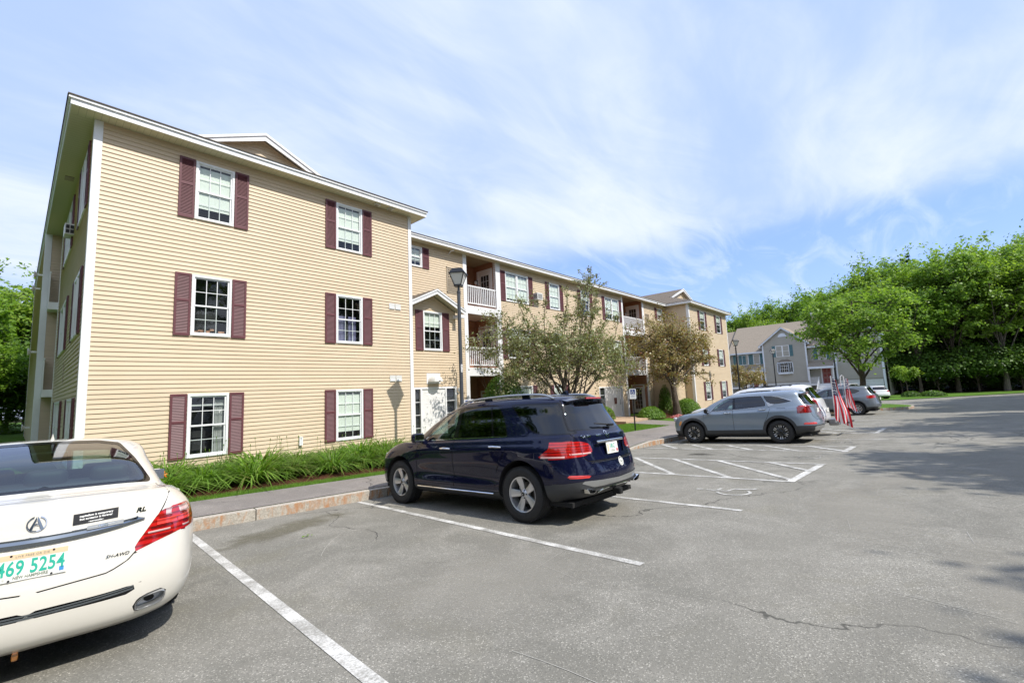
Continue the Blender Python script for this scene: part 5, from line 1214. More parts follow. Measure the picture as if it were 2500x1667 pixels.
NET_SUV = [
 [(0,-2.26,.34),(.45,-2.24,.34),(.70,-2.14,.33),(.81,-1.92,.30),(.82,-1.46,.27),(.82,-.6,.26),(.82,.3,.26),(.82,1.0,.26),(.82,1.46,.26),(.80,1.90,.26),(.70,2.08,.27),(.4,2.18,.28),(0,2.20,.28)],
 [(0,-2.40,.42),(.45,-2.37,.42),(.75,-2.26,.42),(.915,-1.98,.40),(.945,-1.46,.38),(.93,-.6,.34),(.93,.3,.34),(.935,1.0,.34),(.945,1.46,.36),(.92,1.92,.36),(.80,2.13,.36),(.45,2.25,.36),(0,2.28,.36)],
 [(0,-2.46,.60),(.45,-2.43,.60),(.79,-2.29,.60),(.94,-1.99,.60),(.965,-1.46,.60),(.945,-.6,.56),(.945,.3,.56),(.95,1,.56),(.965,1.46,.58),(.94,1.94,.56),(.82,2.16,.56),(.46,2.29,.56),(0,2.32,.56)],
 [(0,-2.43,.76),(.45,-2.405,.76),(.775,-2.27,.78),(.935,-1.99,.80),(.966,-1.46,.82),(.957,-.6,.80),(.957,.3,.80),(.958,1.0,.80),(.962,1.46,.80),(.94,1.93,.76),(.82,2.16,.74),(.46,2.29,.74),(0,2.31,.74)],
 [(0,-2.37,.93),(.46,-2.345,.93),(.755,-2.235,.95),(.905,-1.99,.97),(.947,-1.46,.97),(.952,-.6,.94),(.952,.3,.93),(.952,1.0,.92),(.945,1.46,.90),(.92,1.90,.86),(.80,2.12,.84),(.46,2.26,.84),(0,2.285,.84)],
 [(0,-2.335,1.08),(.46,-2.31,1.08),(.73,-2.21,1.09),(.865,-1.98,1.10),(.915,-1.46,1.09),(.93,-.6,1.06),(.93,.3,1.045),(.925,1.0,1.03),(.90,1.46,1.02),(.85,1.84,.97),(.74,2.04,.93),(.42,2.17,.925),(0,2.20,.925)],
 [(0,-2.28,1.17),(.46,-2.255,1.17),(.70,-2.165,1.17),(.81,-1.97,1.165),(.87,-1.46,1.15),(.89,-.6,1.12),(.885,.3,1.10),(.86,.95,1.085),(.78,1.17,1.10),(.70,1.24,1.12),(.56,1.28,1.13),(.3,1.33,1.14),(0,1.35,1.145)],
 [(0,-2.12,1.42),(.43,-2.10,1.42),(.62,-2.025,1.42),(.705,-1.88,1.42),(.785,-1.42,1.42),(.805,-.6,1.41),(.80,.15,1.39),(.76,.50,1.37),(.70,.70,1.38),(.62,.76,1.40),(.48,.80,1.41),(.25,.84,1.415),(0,.85,1.42)],
 [(0,-2.00,1.655),(.38,-1.985,1.655),(.525,-1.93,1.65),(.595,-1.82,1.655),(.66,-1.40,1.685),(.67,-.65,1.695),(.655,-.05,1.675),(.62,.10,1.655),(.57,.20,1.645),(.50,.24,1.65),(.40,.27,1.66),(.2,.30,1.665),(0,.31,1.67)],
 [(0,-1.95,1.69),(.25,-1.94,1.69),(.33,-1.90,1.70),(.37,-1.78,1.715),(.40,-1.38,1.735),(.40,-.65,1.745),(.39,-.1,1.73),(.37,.05,1.71),(.34,.12,1.70),(.28,.16,1.695),(.2,.18,1.695),(.1,.20,1.695),(0,.2,1.70)],
 [(0,-1.90,1.70),(0,-1.88,1.705),(0,-1.84,1.71),(0,-1.74,1.72),(0,-1.35,1.742),(0,-.65,1.753),(0,-.12,1.74),(0,0,1.73),(0,.05,1.72),(0,.08,1.715),(0,.10,1.71),(0,.11,1.71),(0,.12,1.71)]]
def place_car(root, u, v, dz=0, rz=TH):
    x, y = uv2xy(u, v); root.location = (x, y, lotf(x, y)+dz)
    a = Vector((-math.sin(rz), math.cos(rz))); s = (lotf(x+a.x*1.4, y+a.y*1.4)-lotf(x-a.x*1.4, y-a.y*1.4))/2.8; b = Vector((math.cos(rz), math.sin(rz))); c = (lotf(x+b.x*.8, y+b.y*.8)-lotf(x-b.x*.8, y-b.y*.8))/1.6
    root.rotation_euler = (Matrix.Rotation(rz, 3, 'Z') @ Matrix.Rotation(-math.atan(c), 3, 'Y') @ Matrix.Rotation(math.atan(s), 3, 'X')).to_euler()
def suv(label, cat, net, ft, group=None):
    g = ft.get; B = Body(net, g('step', .038), sculpt=g('sculpt')); H = empty(g('name', 'parked_suv'), (0,0,0), label, cat, group); ax = g('axle'); r = g('r'); ar = g('arch')
    P = g('paint'); zc = r+g('lift', .02)
    # windows first (seal ring, then glass), then doors, lamps, cladding, gaps
    wins = g('windows'); L = lambda poly, w=0: (lambda a, b: sd_poly(poly, a, b)-w)
    if g('pillars'): B.label('pillar', L(g('pillars')), 'side')
    for i, w in enumerate(wins): B.label('pillar', L(w, .016), 'side'); 
    for i, w in enumerate(wins): B.label('win%d' % i, L(w), 'side')
    for k, rg_ in enumerate((g('rear_glass'),)):
        B.label('pillar', L(rg_, .02), 'rear'); B.label('rglass', L(rg_), 'rear')
    ws = g('windshield', [(0,1.18),(.66,1.17),(.50,1.62),(0,1.645)]); B.label('pillar', L(ws, .02), 'front', ['body']); B.label('wshield', L(ws), 'front', ['pillar','body'], lambda x,y,z: z > 1.1 and y > .1)
    for nm, poly in g('doors').items(): B.label(nm, L(poly), 'side', ['body'])
    for nm, view, poly in g('panels', []): B.label(nm, L(poly), view, ['body'])
    for nm, view, poly in g('extras', []): B.label(nm, L(poly), view, ['body','door_f','door_r','clad','tailgate','silver','gaparea']+g('over', []))
    for y in (-ax, ax):
        if g('clad_w'): B.label('clad', lambda a, b: np.hypot(a-y, b-zc)-ar-g('clad_w'), 'side', ['body','door_f','door_r'])
    if g('clad_z'): B.label('clad', lambda a, b: b-g('clad_z')-g('clad_k', 0)*a, 'side', ['body','door_f','door_r'])
    if g('clad_rear'): B.label('clad', lambda a, b: b-g('clad_rear')-.0*a, 'rear', ['body']); B.label('clad', lambda a, b: np.maximum(b-g('clad_rear')-(a+2.1)*g('clad_rise', 0), a+ax), 'side', ['body'])
    for nm, view, poly in g('late', []): B.label(nm, L(poly), view, ['body','clad','tailgate'])
    for view, line, closed in g('gaps'): B.label('gap', lambda a, b: sd_line(line, a, b, g('gapw', .0055), closed), view, ['body','door_f','door_r','tailgate','clad','trunk'])
    for y in (-ax, ax): B.label('hole', lambda a, b: np.hypot(a-y, b-zc)-ar, 'side')
    B.emit('body', 'body', P, H); B.emit('door', 'door_f', P, H, sides='two'); B.emit('door', 'door_r', P, H, sides='two'); B.emit('tailgate', 'tailgate', P, H)
    B.emit('panel_gap', 'gap', 'gap', H, -.006); B.emit('window_surround', 'pillar', 'gloss_black', H, -.001); B.emit('cladding', 'clad', 'clad', H, .004)
    for i in range(len(wins)): B.emit('side_window', 'win%d' % i, 'car_glass' if i == 0 else g('tint', 'car_glass_dark'), H, -.004, sides='two')
    B.emit('rear_window', 'rglass', g('tint', 'car_glass_dark'), H, -.003); B.emit('windscreen', 'wshield', 'car_glass', H, -.003)
    for nm, mt, obn, off, sd in g('emit', []): B.emit(obn, nm, mt, H, off, sides=sd)
    B.emit('lining', ['body','door_f','door_r','tailgate','clad','gap','pillar'], 'interior', H, -.035)
    arches(B, H, [(-ax, zc), (ax, zc)], ar)
    mb = MB(); mb.box(-.80,.80,-2.2,2.1,.24,.30,'well'); mb.box(-.42,.42,-2.15,2.1,.20,.6,'well'); local('underbody', mb, H)
    for y in (-ax, ax):
        for s in (1,-1): wheel(H, s*g('track', .945), y, r, g('tw', .255), g('rr', .24), g('wheel', 'five'))
    return B, H
# ---- the navy SUV
def sculpt_suv(A, z1=.985, z2=.60, k=1.):
    x, y, z = A[...,0], A[...,1], A[...,2]; win = 1/(1+np.exp(-(y+2.1)/.05))*1/(1+np.exp((y-1.95)/.08)); side = np.clip((x-.80)/.08, 0, 1)*win
    d = z-(z1-.018*y); ridge = np.where(d < 0, np.exp(-(d/.085)**2), np.exp(-(d/.022)**2))*.013*k
    mid = np.exp(-((y)/1.0)**4); low = -np.exp(-((z-(z2+.03*y))/.095)**2)*.022*mid*k+np.exp(-((z-.44)/.05)**2)*.012*mid*k
    B = A.copy(); B[...,0] = x+side*(ridge+low); return B
W1 = [(.83,1.125),(.03,1.150),(-.015,1.605),(.12,1.60),(.30,1.535),(.48,1.435),(.68,1.27)]
W2 = [(-.075,1.153),(-.86,1.172),(-.80,1.40),(-.735,1.612),(-.10,1.618)]
W3 = [(-.895,1.173),(-1.16,1.178),(-1.10,1.33),(-1.00,1.50),(-.93,1.585),(-.88,1.608),(-.775,1.611)]
W4 = curve_pts([(-1.20,1.603),(-1.34,1.46),(-1.52,1.30),(-1.68,1.215),(-1.85,1.187)], 4)+[(-2.20,1.187),(-2.06,1.40),(-1.93,1.598)]
gd = [(.945,.36),(.955,.9),(.90,1.10),(.03,1.13),(.0,1.60)]
lampR = [(.46,.93),(.465,1.0),(.51,1.045),(.64,1.072),(1.0,1.085),(1.0,.85),(.60,.885)]
lampS = curve_pts([(-2.22,1.085),(-2.12,1.082),(-2.02,1.045),(-1.88,.945),(-1.76,.862)], 3)+[(-2.0,.872),(-2.22,.87)]
FT = dict(name='parked_suv', sculpt=sculpt_suv, axle=1.4575, r=.378, arch=.435, paint='paint_navy', tw=.262, rr=.243, wheel='five', lift=.03, track=.955,
 windows=[W1,W2,W3,W4], pillars=[(.05,1.14),(.05,1.62),(-.12,1.62),(-.10,1.14)], rear_glass=curve_pts([(0,1.225),(.42,1.225),(.665,1.235)], 3)+[(.61,1.42),(.51,1.60),(.36,1.628),(0,1.632)],
 doors={'door_f':[(.945,.375),(.95,.9),(.90,1.16),(.03,1.16),(-.015,1.0),(-.02,.375)], 'door_r':[(-.02,.375),(-.015,1.16),(-1.21,1.20),(-1.21,1.0),(-1.10,.86),(-.98,.66),(-.93,.375)]},
 panels=[('tailgate','rear',[(0,.80),(.60,.81),(.655,.90),(.68,1.05),(.70,1.2),(.55,1.64),(0,1.66)])],
 extras=[('lamp','rear',lampR),('lamp','side',lampS),('chromebelt','side',[(.86,1.100),(-1.17,1.158),(-1.17,1.175),(.86,1.122)]),('gaparea','rear',[(0,.86),(.34,.87),(.40,1.02),(.40,1.06),(0,1.05)])],
 over=[], clad_z=.375, clad_k=0, clad_rear=.545, clad_rise=-.10,
 late=[('silver','rear',[(0,.475),(.55,.48),(.74,.545),(.70,.57),(0,.545)]),('reflector','rear',[(.56,.60),(.87,.615),(.85,.655),(.60,.635)])],
 gaps=[('side',[(.945,.375),(.955,.7),(.945,.95),(.90,1.12)],False),('side',[(-.02,.36),(-.015,1.15)],False),('side',[(-1.20,1.17),(-1.205,1.0),(-1.11,.87),(-.99,.67),(-.935,.38)],False),('rear',[(0,.80),(.60,.81),(.655,.90),(.68,1.05),(.70,1.2),(.55,1.64)],False),('top',[(.78,1.10),(.86,1.5),(.74,1.98),(.4,2.13),(0,2.16)],False),('side',[(-1.55,.80),(-2.3,.80)],False)],
 emit=[('lamp','lamp_red','tail_light',.004,'two'),('chromebelt','chrome','belt_trim',.004,'two'),('silver','satin_silver','bumper_trim',.006,'both'),('reflector','lamp_bright','reflector',.004,'two'),('gaparea','paint_navy','plate_recess',-.025,'both')])
B, G = suv('dark navy SUV parked nose-in to the granite kerb, rear towards the camera','SUV',NET_SUV,FT)
def lamp_stripes(B, parent, side_rows, rear_rows):
    pass
# lamp bands: brighter and clear strips laid on the lens
for s in (1,-1):
    mb = MB()
    for (P0, P1, h, m, sd) in (((-1.84,.882),(-2.16,.885),.022,'lamp_pink','s'),((-1.90,.945),(-2.16,.955),.006,'lamp_deep','s'),((-1.97,1.0),(-2.16,1.012),.006,'lamp_deep','s')):
        V = []; F = []; n = 8
        for i in range(n+1):
            t = i/n; y = P0[0]+(P1[0]-P0[0])*t; z = P0[1]+(P1[1]-P0[1])*t
            for dz in (-h/2, h/2):
                hp, nn = B.hit((2, y, z+dz), (-1,0,0)); V.append((s*(hp.x+.007), y, z+dz) if hp else (s*.9,y,z))
        for i in range(n): F.append((2*i,2*i+1,2*i+3,2*i+2))
        mb.add(V, F, m)
    for (x0, x1, z, h, m) in ((.50,.80,.915,.020,'lamp_pink'),(.48,.82,.96,.006,'lamp_deep'),(.49,.82,1.005,.006,'lamp_deep'),(.643,.650,.985,.15,'lamp_deep')):
        V = []; F = []; n = 6
        for i in range(n+1):
            x = x0+(x1-x0)*i/n
            for dz in (-h/2, h/2):
                hp, nn = B.hit((x, -5, z+dz), (0,1,0)); V.append((s*x, hp.y-.008, z+dz))
        for i in range(n): F.append((2*i,2*i+1,2*i+3,2*i+2))
        mb.add(V, F, m)
    local('lamp_band', mb, G)
mirror_part(G, .90, .80, 1.16, 'paint_navy'); handle(G, B, .16, .985); handle(G, B, -.98, 1.02)
interior(G, .80, .45, 1.12, [(-.38,.10,0),(.38,.10,0),(-.40,-.85,0),(.0,-.85,-.05),(.40,-.85,0)], .92)
for s in (1,-1):
    mb = MB(); P = [(s*.60,.12,1.66),(s*.605,-.02,1.715),(s*.605,-.3,1.748),(s*.60,-.9,1.765),(s*.59,-1.4,1.755),(s*.58,-1.68,1.73),(s*.57,-1.85,1.67)]; mb.tube(curve_pts(P, 4), .017, 8, 'satin_silver'); 
    for y in (-.55,-1.35): mb.box(s*.60-.015,s*.60+.015,y-.07,y+.07,1.68,1.752,'gloss_black')
    local('roof_rail', mb, G, smooth=True)
mb = MB(); V = []; F = []; n = 12     # roof spoiler
for i in range(n+1):
    t = i/n; x = -.53+1.06*t; e = abs(x)/.53; zt = 1.700-.045*e*e; y1 = -2.14+.10*e**2
    V += [(x,-1.86,zt+.006),(x,y1,zt-.035),(x,y1+.01,zt-.055),(x,-1.97,zt-.10)]
for i in range(n):
    for j in range(3): F.append((i*4+j,(i+1)*4+j,(i+1)*4+j+1,i*4+j+1))
mb.add(V, F+[(0,1,2,3),(n*4+3,n*4+2,n*4+1,n*4)], 'paint_navy'); sp = local('spoiler', mb, G, smooth=True)
mb = MB(); mb.box(-.20,.20,-2.15,-2.128,1.648,1.668,'lamp_red'); local('brake_light', mb, sp)
mb = MB(); mb.add([(0,-1.55,1.745),(-.022,-1.70,1.735),(.022,-1.70,1.735),(0,-1.70,1.80),(0,-1.64,1.80)], [(0,1,4),(0,4,2),(1,3,4),(2,4,3),(1,2,3)], 'paint_navy'); local('antenna', mb, G)
mb = MB(); rbox(mb, (.10,-2.27,1.255), (.16,.05,.045), 'gloss_black', .015); mb.tube([(.04,-2.27,1.262),(-.22,-2.26,1.285),(-.30,-2.25,1.29)], [.014,.011,.008], 6, 'rubber'); local('rear_wiper', mb, G, smooth=True).location.x = .10
mb = MB(); rbox(mb, (.0,-2.365,1.045), (.70,.035,.035), 'chrome', .012); local('tailgate_bar', mb, G, smooth=True)
def plate(parent, y, z, w, h, x=0, tilt=0):
    mb = MB(); mb.T = Matrix.Translation((x,y,z)) @ Matrix.Rotation(tilt, 4, 'X'); mb.box(-w/2,w/2,-.004,.004,-h/2,h/2,'plate'); o = local('number_plate', mb, parent, bevel=.0015)
    return o, mb.T
def plate_text(o, T, txt, size, x, z, m, bold=0, space=1., sy=1.):
    V, F = text_mesh(txt, size, space=space, bold=bold); mb = MB(); mb.T = T; mb.add([(x+p[0],-.0062-(.0004 if m != 'plate_green' else 0),z+p[1]*sy) for p in V], F, m); return local('plate_lettering', mb, o)
pl, T = plate(G, -2.39, .945, .305, .155, tilt=-.10); plate_text(pl, T, '1RC', .085, 0, -.005, 'plate_green', .001); plate_text(pl, T, '2754', .05, 0, -.06, 'plate_gray'); 
mb = MB(); mb.T = T; mb.box(-.13,-.10,-.0055,-.004,-.05,.05,'plate_tan'); mb.box(.10,.14,-.0055,-.004,-.06,-.02,'lamp_bright'); local('plate_lettering', mb, pl)
def tt(B, parent, nm, txt, size, x, z, m, off=.004, space=1., shear=0, bold=0, sx=1.):
    V, F = text_mesh(txt, size, space=space, shear=shear, bold=bold); return rear_decal(B, parent, nm, [(x+p[0]*sx, z+p[1]) for p in V], F, m, off)
tt(B, G, 'badge', 'GLE 350', .050, -.50, 1.115, 'chrome', .006, 1.1, bold=.001); tt(B, G, 'badge', '4MATIC', .036, -.22, 1.118, 'chrome', .006, bold=.0005)
def ring_pts(cx, cz, r0, r1, n=28):
    V = [(cx+r*math.cos(2*math.pi*i/n), cz+r*math.sin(2*math.pi*i/n)) for r in (r0, r1) for i in range(n)]; return V, [(i, (i+1) % n, n+(i+1) % n, n+i) for i in range(n)]
V, F = ring_pts(0, 1.135, .043, .052); k = len(V)
for q in (90,210,330):
    a = R_(q); b = R_(q+90); V += [(.046*math.cos(a), 1.135+.046*math.sin(a)), (.008*math.cos(b), 1.135+.008*math.sin(b)), (-.008*math.cos(b), 1.135-.008*math.sin(b))]; F.append((k, k+1, k+2)); k += 3
rear_decal(B, G, 'emblem', V, F, 'chrome', .010)
V, F = ring_pts(.14, .745, 0.0, .062, 20); rear_decal(B, G, 'sticker', V, F, 'ink_white', .005)
V, F = ring_pts(.14, .745, .038, .050, 20); rear_decal(B, G, 'sticker_ring', V, F, 'plate_gray', .0062); V, F = ring_pts(.14, .742, 0, .020, 12); rear_decal(B, G, 'sticker_mark', V, F, 'plate_gray', .0064)
mb = MB(); V = []; F = []; n = 14     # ribbed bumper sill
for i in range(n+1):
    x = -.55+1.1*i/n; h, _ = B.hit((x, -5, .77), (0,1,0)); V += [(x, h.y-.004, .785), (x, h.y+.085, .797)]
for i in range(n): F.append((2*i,2*i+2,2*i+3,2*i+1))
mb.add(V, F, 'satin_silver')
for i in range(40): x = -.54+i*.0275; h, _ = B.hit((x, -5, .77), (0,1,0)); mb.box(x-.004,x+.004,h.y+.0,h.y+.08,.7855,.803,'clad')
local('sill_guard', mb, G)
for s in (1,-1):
    mb = MB(); P = [(s*.52,.435),(s*.70,.485),(s*.735,.475),(s*.68,.415),(s*.58,.40),(s*.52,.415)]; c = (s*.63,.44)
    for k, (sc, yy, m) in enumerate(((1.,-2.40,'chrome'),(.86,-2.403,'chrome'),(.84,-2.33,'gap'))):
        mb.add([(c[0]+(p[0]-c[0])*sc, yy, c[1]+(p[1]-c[1])*sc) for p in P], [], m)
    b = 0; n = 6; F = [(i,(i+1) % n,n+(i+1) % n,n+i) for i in range(n)]+[(n+i,n+(i+1) % n,2*n+(i+1) % n,2*n+i) for i in range(n)]
    VV = list(mb.v); mb = MB(); mb.add(VV, F, 'chrome'); mb.add(VV[2*n:3*n], [tuple(range(n))], 'gap'); mb.add(VV[:n]+[(p[0],p[1]+.12,p[2]) for p in VV[:n]], [(i,(i+1) % n,n+(i+1) % n,n+i) for i in range(n)], 'chrome'); local('exhaust_tip', mb, G)
mb = MB(); mb.tube([(-.46,-2.37,.40),(-.30,-2.40,.435),(0,-2.41,.44),(.30,-2.40,.435),(.46,-2.37,.40)], .014, 8, 'chrome'); local('diffuser_trim', mb, G, smooth=True)
mb = MB(); rbox(mb, (0,-2.42,.355), (.085,.12,.085), 'gap', .01); mb.box(-.028,.028,-2.484,-2.48,.33,.38,'well'); mb.box(-.5,.5,-2.25,-2.2,.34,.40,'gap'); local('tow_hitch', mb, G)
for s in (1,-1):
    mb = MB(); mb.tube([(s*.955,.92,.352),(s*.962,0,.352),(s*.955,-.92,.352)], .010, 6, 'chrome'); local('sill_trim', mb, G, smooth=True)
mb = MB()
for s in (1,-1): rbox(mb, (s*.66,2.10,.80), (.30,.14,.16), 'lamp_head', .05)
local('headlight', mb, G, smooth=True)
place_car(G, 5.36, 5.98, rz=.0)
# ---- slate crossover parked past the hatched bay
def warp(net, f): return [[f(*p) for p in r] for r in net]
def fk(x, y, z):
    # flatter nose and straighter roof than the navy one
    y2 = y*.985 if y > 0 else y*1.0
    z2 = z if z < .9 else .9+(z-.9)*.945
    if z > 1.0 and y < -1.0: z2 += .025*min(1, (-y-1.0)/.8)
    if y > 1.5: z2 = z2+.03*min(1, (z-.3)/.5) if z > .3 else z2
    return (x*.985, y2, z2)
NET_K = warp(NET_SUV, fk)
K1 = [(.74,1.115),(.0,1.155),(-.03,1.535),(.10,1.535),(.26,1.48),(.45,1.38),(.60,1.26)]
K2 = [(-.09,1.165),(-1.03,1.235),(-1.03,1.32),(-.92,1.555),(-.50,1.565),(-.09,1.55)]
K3 = [(-1.10,1.38),(-1.20,1.285),(-1.45,1.30),(-1.78,1.345),(-1.62,1.42),(-1.42,1.495),(-1.22,1.54),(-1.02,1.555)]
def klamp(): return [(-1.98,1.19),(-2.24,1.20),(-2.24,.95),(-2.12,.955),(-2.10,1.08)]
FK = dict(name='parked_suv', sculpt=lambda A: sculpt_suv(A, 1.03, .66, .9), axle=1.4075, r=.372, arch=.425, paint='paint_slate', tw=.24, rr=.235, wheel='kia', lift=.03, track=.945,
 windows=[K1,K2,K3], pillars=[(.02,1.15),(.02,1.545),(-.12,1.56),(-.12,1.16)], rear_glass=curve_pts([(0,1.22),(.42,1.225),(.66,1.25)], 3)+[(.61,1.42),(.53,1.545),(.36,1.565),(0,1.57)],
 doors={'door_f':[(1.0,.42),(1.0,.95),(.93,1.13),(.0,1.17),(-.01,1.0),(.0,.42)], 'door_r':[(.0,.42),(-.01,1.18),(-1.15,1.25),(-1.17,1.1),(-1.08,.86),(-.96,.66),(-.90,.42)]},
 panels=[('tailgate','rear',[(0,.72),(.55,.74),(.66,.86),(.68,1.05),(.70,1.2),(.56,1.58),(0,1.60)])],
 extras=[('silverbelt','side',[(.86,1.085),(.0,1.125),(-1.10,1.20),(-1.12,1.215),(.0,1.142),(.82,1.108)]),('silverbelt','side',[(.80,1.11),(.46,1.40),(.12,1.555),(-.5,1.59),(-1.0,1.58),(-1.45,1.515),(-1.86,1.345),(-1.80,1.34),(-1.42,1.50),(-1.0,1.563),(-.5,1.572),(.12,1.54),(.44,1.385),(.72,1.115)]),
   ('silverbelt','side',[(-1.06,1.375),(-1.14,1.20),(-1.34,1.265),(-1.20,1.30)]),('lamp','side',klamp()),('lamp','rear',[(.62,.96),(.64,1.18),(1.,1.19),(1.,.95)]),('lampb','rear',[(.62,1.13),(0.5,1.14),(.5,1.165),(.62,1.18)]),('indic','side',[(1.93,.60),(1.86,.66),(1.80,.80),(1.86,.80),(1.93,.72)]),('drl','side',[(2.10,.66),(2.15,.66),(2.15,.92),(2.10,.90)])],
 over=['pillar'], clad_w=.085, clad_z=.455, clad_rear=.56, clad_rise=0,
 late=[('silver','rear',[(0,.36),(.62,.38),(.70,.50),(.60,.54),(0,.53)]),('reflector','rear',[(.58,.59),(.90,.60),(.90,.66),(.62,.65)])],
 gaps=[('side',[(1.0,.45),(1.005,.9),(.96,1.10)],False),('side',[(0,.45),(-.01,1.16)],False),('side',[(-1.14,1.22),(-1.17,1.1),(-1.08,.86),(-.97,.68),(-.92,.46)],False),('rear',[(0,.72),(.55,.74),(.66,.86),(.68,1.05),(.70,1.2),(.56,1.58)],False),('top',[(.78,1.12),(.86,1.5),(.74,1.98),(.4,2.13),(0,2.16)],False),('side',[(-1.36,.98),(-1.63,.98),(-1.63,1.13),(-1.36,1.13)],True)],
 emit=[('lamp','lamp_deep','tail_light',.005,'two'),('lampb','lamp_red','tail_light',.005,'two'),('silverbelt','satin_silver','window_trim',.003,'two'),('silver','satin_silver','bumper_trim',.006,'both'),('reflector','lamp_bright','reflector',.004,'two'),('indic','lamp_amber','side_marker',.004,'two'),('drl','lamp_head','daytime_light',.005,'two')])
BK, HK = suv('slate blue crossover with black wheel arches parked beyond the hatched bay','SUV',NET_K,FK)
mirror_part(HK, .89, .84, 1.14, 'gloss_black'); handle(HK, BK, .17, 1.045); handle(HK, BK, -.95, 1.115)
interior(HK, .78, .45, 1.12, [(-.38,.10,0),(.38,.10,0),(-.40,-.85,0),(.40,-.85,0)], .92)
mb = MB(); V = []; F = []; n = 12
for i in range(n+1):
    x = -.52+1.04*i/n; e = abs(x)/.52; zt = 1.645-.045*e*e; y1 = -2.17+.12*e**2; V += [(x,-1.86,zt+.004),(x,y1,zt-.03),(x,y1+.01,zt-.05),(x,-1.97,zt-.09)]
for i in range(n):
    for j in range(3): F.append((i*4+j,(i+1)*4+j,(i+1)*4+j+1,i*4+j+1))
mb.add(V, F+[(0,1,2,3),(n*4+3,n*4+2,n*4+1,n*4)], 'paint_slate'); local('spoiler', mb, HK, smooth=True)
for s in (1,-1):
    mb = MB(); mb.tube(curve_pts([(s*.60,.05,1.60),(s*.60,-.3,1.645),(s*.60,-.9,1.655),(s*.58,-1.6,1.635),(s*.57,-1.85,1.60)], 4), .014, 6, 'gloss_black'); local('roof_rail', mb, HK, smooth=True)
mb = MB()
for (y0, z0_, y1, z1, m) in ((-2.03,1.165,-2.16,1.16,'lamp_bright'),(-2.155,1.15,-2.16,.97,'lamp_red'),(-2.05,1.175,-2.16,1.185,'lamp_red')):
    for s in (1,-1):
        V = []
        for k in range(7):
            t = k/6; y, z = y0+(y1-y0)*t, z0_+(z1-z0_)*t
            for d in (-.011,.011):
                yy, zz_ = (y, z+d) if abs(z1-z0_) < .1 else (y+d*1.6, z)
                hp, _ = BK.hit((2,yy,zz_), (-1,0,0)); V.append((s*(hp.x+.008), yy, zz_) if hp else (s*.8,yy,zz_))
        mb.add(V, [(2*k,2*k+1,2*k+3,2*k+2) for k in range(6)], m)
local('lamp_band', mb, HK)
mb = MB(); mb.T = Matrix.Translation((0,-2.36,1.0)); mb.box(-.155,.155,-.005,.005,-.075,.075,'plate'); mb.T = Matrix.Identity(4); local('number_plate', mb, HK)
tt(BK, HK, 'badge', 'KIA', .06, 0, 1.14, 'chrome', .006); tt(BK, HK, 'badge', 'SORENTO', .035, -.35, .82, 'chrome', .006)
mb = MB()
for s in (1,-1): rbox(mb, (s*.62,2.14,.86), (.34,.12,.16), 'lamp_head', .05)
rbox(mb, (0,2.27,.78), (.9,.05,.20), 'gloss_black', .02); local('headlight', mb, HK, smooth=True)
place_car(HK, 17.32, 5.80, rz=-.03)
# ---- generic darker/lighter cars (own windows, same pipeline, coarser)
def plain_suv(label, P, u, v, rz=TH, net=None, cat='SUV', sc=(1,1,1), wheel_='ten', glass='car_glass_dark', K=None, group=None, xy=None, rails=True, name='parked_suv', wins=None, lamps=None, z=None, rg=None, rlamp=None):
    n = warp(net or NET_K, lambda x, y, z: (x*sc[0], y*sc[1], z*sc[2]))
    S = lambda poly: [(a*sc[1], b*sc[2]) for a, b in poly]; SR = lambda poly: [(a*sc[0], b*sc[2]) for a, b in poly]
    ft = dict(FK); ft.update(name=name, paint=P, axle=1.4075*sc[1], wheel=wheel_, step=.045, windows=[S(w) for w in (wins or [K1,K2,K3])], pillars=S(FK['pillars']), rear_glass=SR(rg or FK['rear_glass']), doors={k: S(p) for k, p in FK['doors'].items()},
      panels=[('tailgate','rear',SR(FK['panels'][0][2]))], extras=[('lamp','side',S(lamps or [(-1.88,1.0),(-2.05,1.12),(-2.45,1.13),(-2.45,.98),(-2.1,.95)])),('lamp','rear',SR(rlamp or [(.48,.98),(.52,1.10),(1.0,1.13),(1.0,.95)]))],
      clad_w=.05, clad_z=.40*sc[2], clad_rear=.46*sc[2], late=[('silver','rear',SR([(0,.38),(.5,.40),(.55,.48),(0,.46)]))], gaps=[(a, (S(l) if a == 'side' else SR(l) if a == 'rear' else l), c) for a, l, c in FK['gaps'][:4]],
      emit=[('lamp','lamp_red','tail_light',.005,'two'),('silver','satin_silver','bumper_trim',.006,'both')], windshield=SR([(0,1.18),(.66,1.17),(.50,1.54),(0,1.56)]), track=.925*sc[0], tint=glass)
    b, h = suv(label, cat, n, ft, group)
    mirror_part(h, .88*sc[0], .84*sc[1], 1.14*sc[2], P); handle(h, b, .17*sc[1], 1.045*sc[2], m='chrome'); handle(h, b, -.95*sc[1], 1.115*sc[2], m='chrome')
    interior(h, .76*sc[0], .45, 1.1*sc[2], [(-.38,.10,0),(.38,.10,0),(-.40,-.85,0),(.40,-.85,0)], .92)
    if rails:
        for s in (1,-1): mb = MB(); mb.tube(curve_pts([(s*.60*sc[0],.05,1.61*sc[2]),(s*.60*sc[0],-.9,1.68*sc[2]),(s*.57*sc[0],-1.85,1.61*sc[2])], 4), .016, 6, 'gloss_black' if P == 'paint_white' else 'satin_silver'); local('roof_rail', mb, h, smooth=True)
    if xy:
        h.location = (xy[0], xy[1], lotf(*xy) if z is None else z); h.rotation_euler = (0,0,rz)
    else: place_car(h, u, v, rz=rz)
    return b, h
bW, hW = plain_suv('white SUV with black roof rack and two flags on its hitch','paint_white', 20.0, 6.25, sc=(1.0,1.06,1.115), wheel_='ten', lamps=[(-2.6,.1),(-2.6,.11),(-2.59,.11)], rlamp=[(.585,.80),(.60,1.22),(.80,1.22),(.86,.80)])
mb = MB()
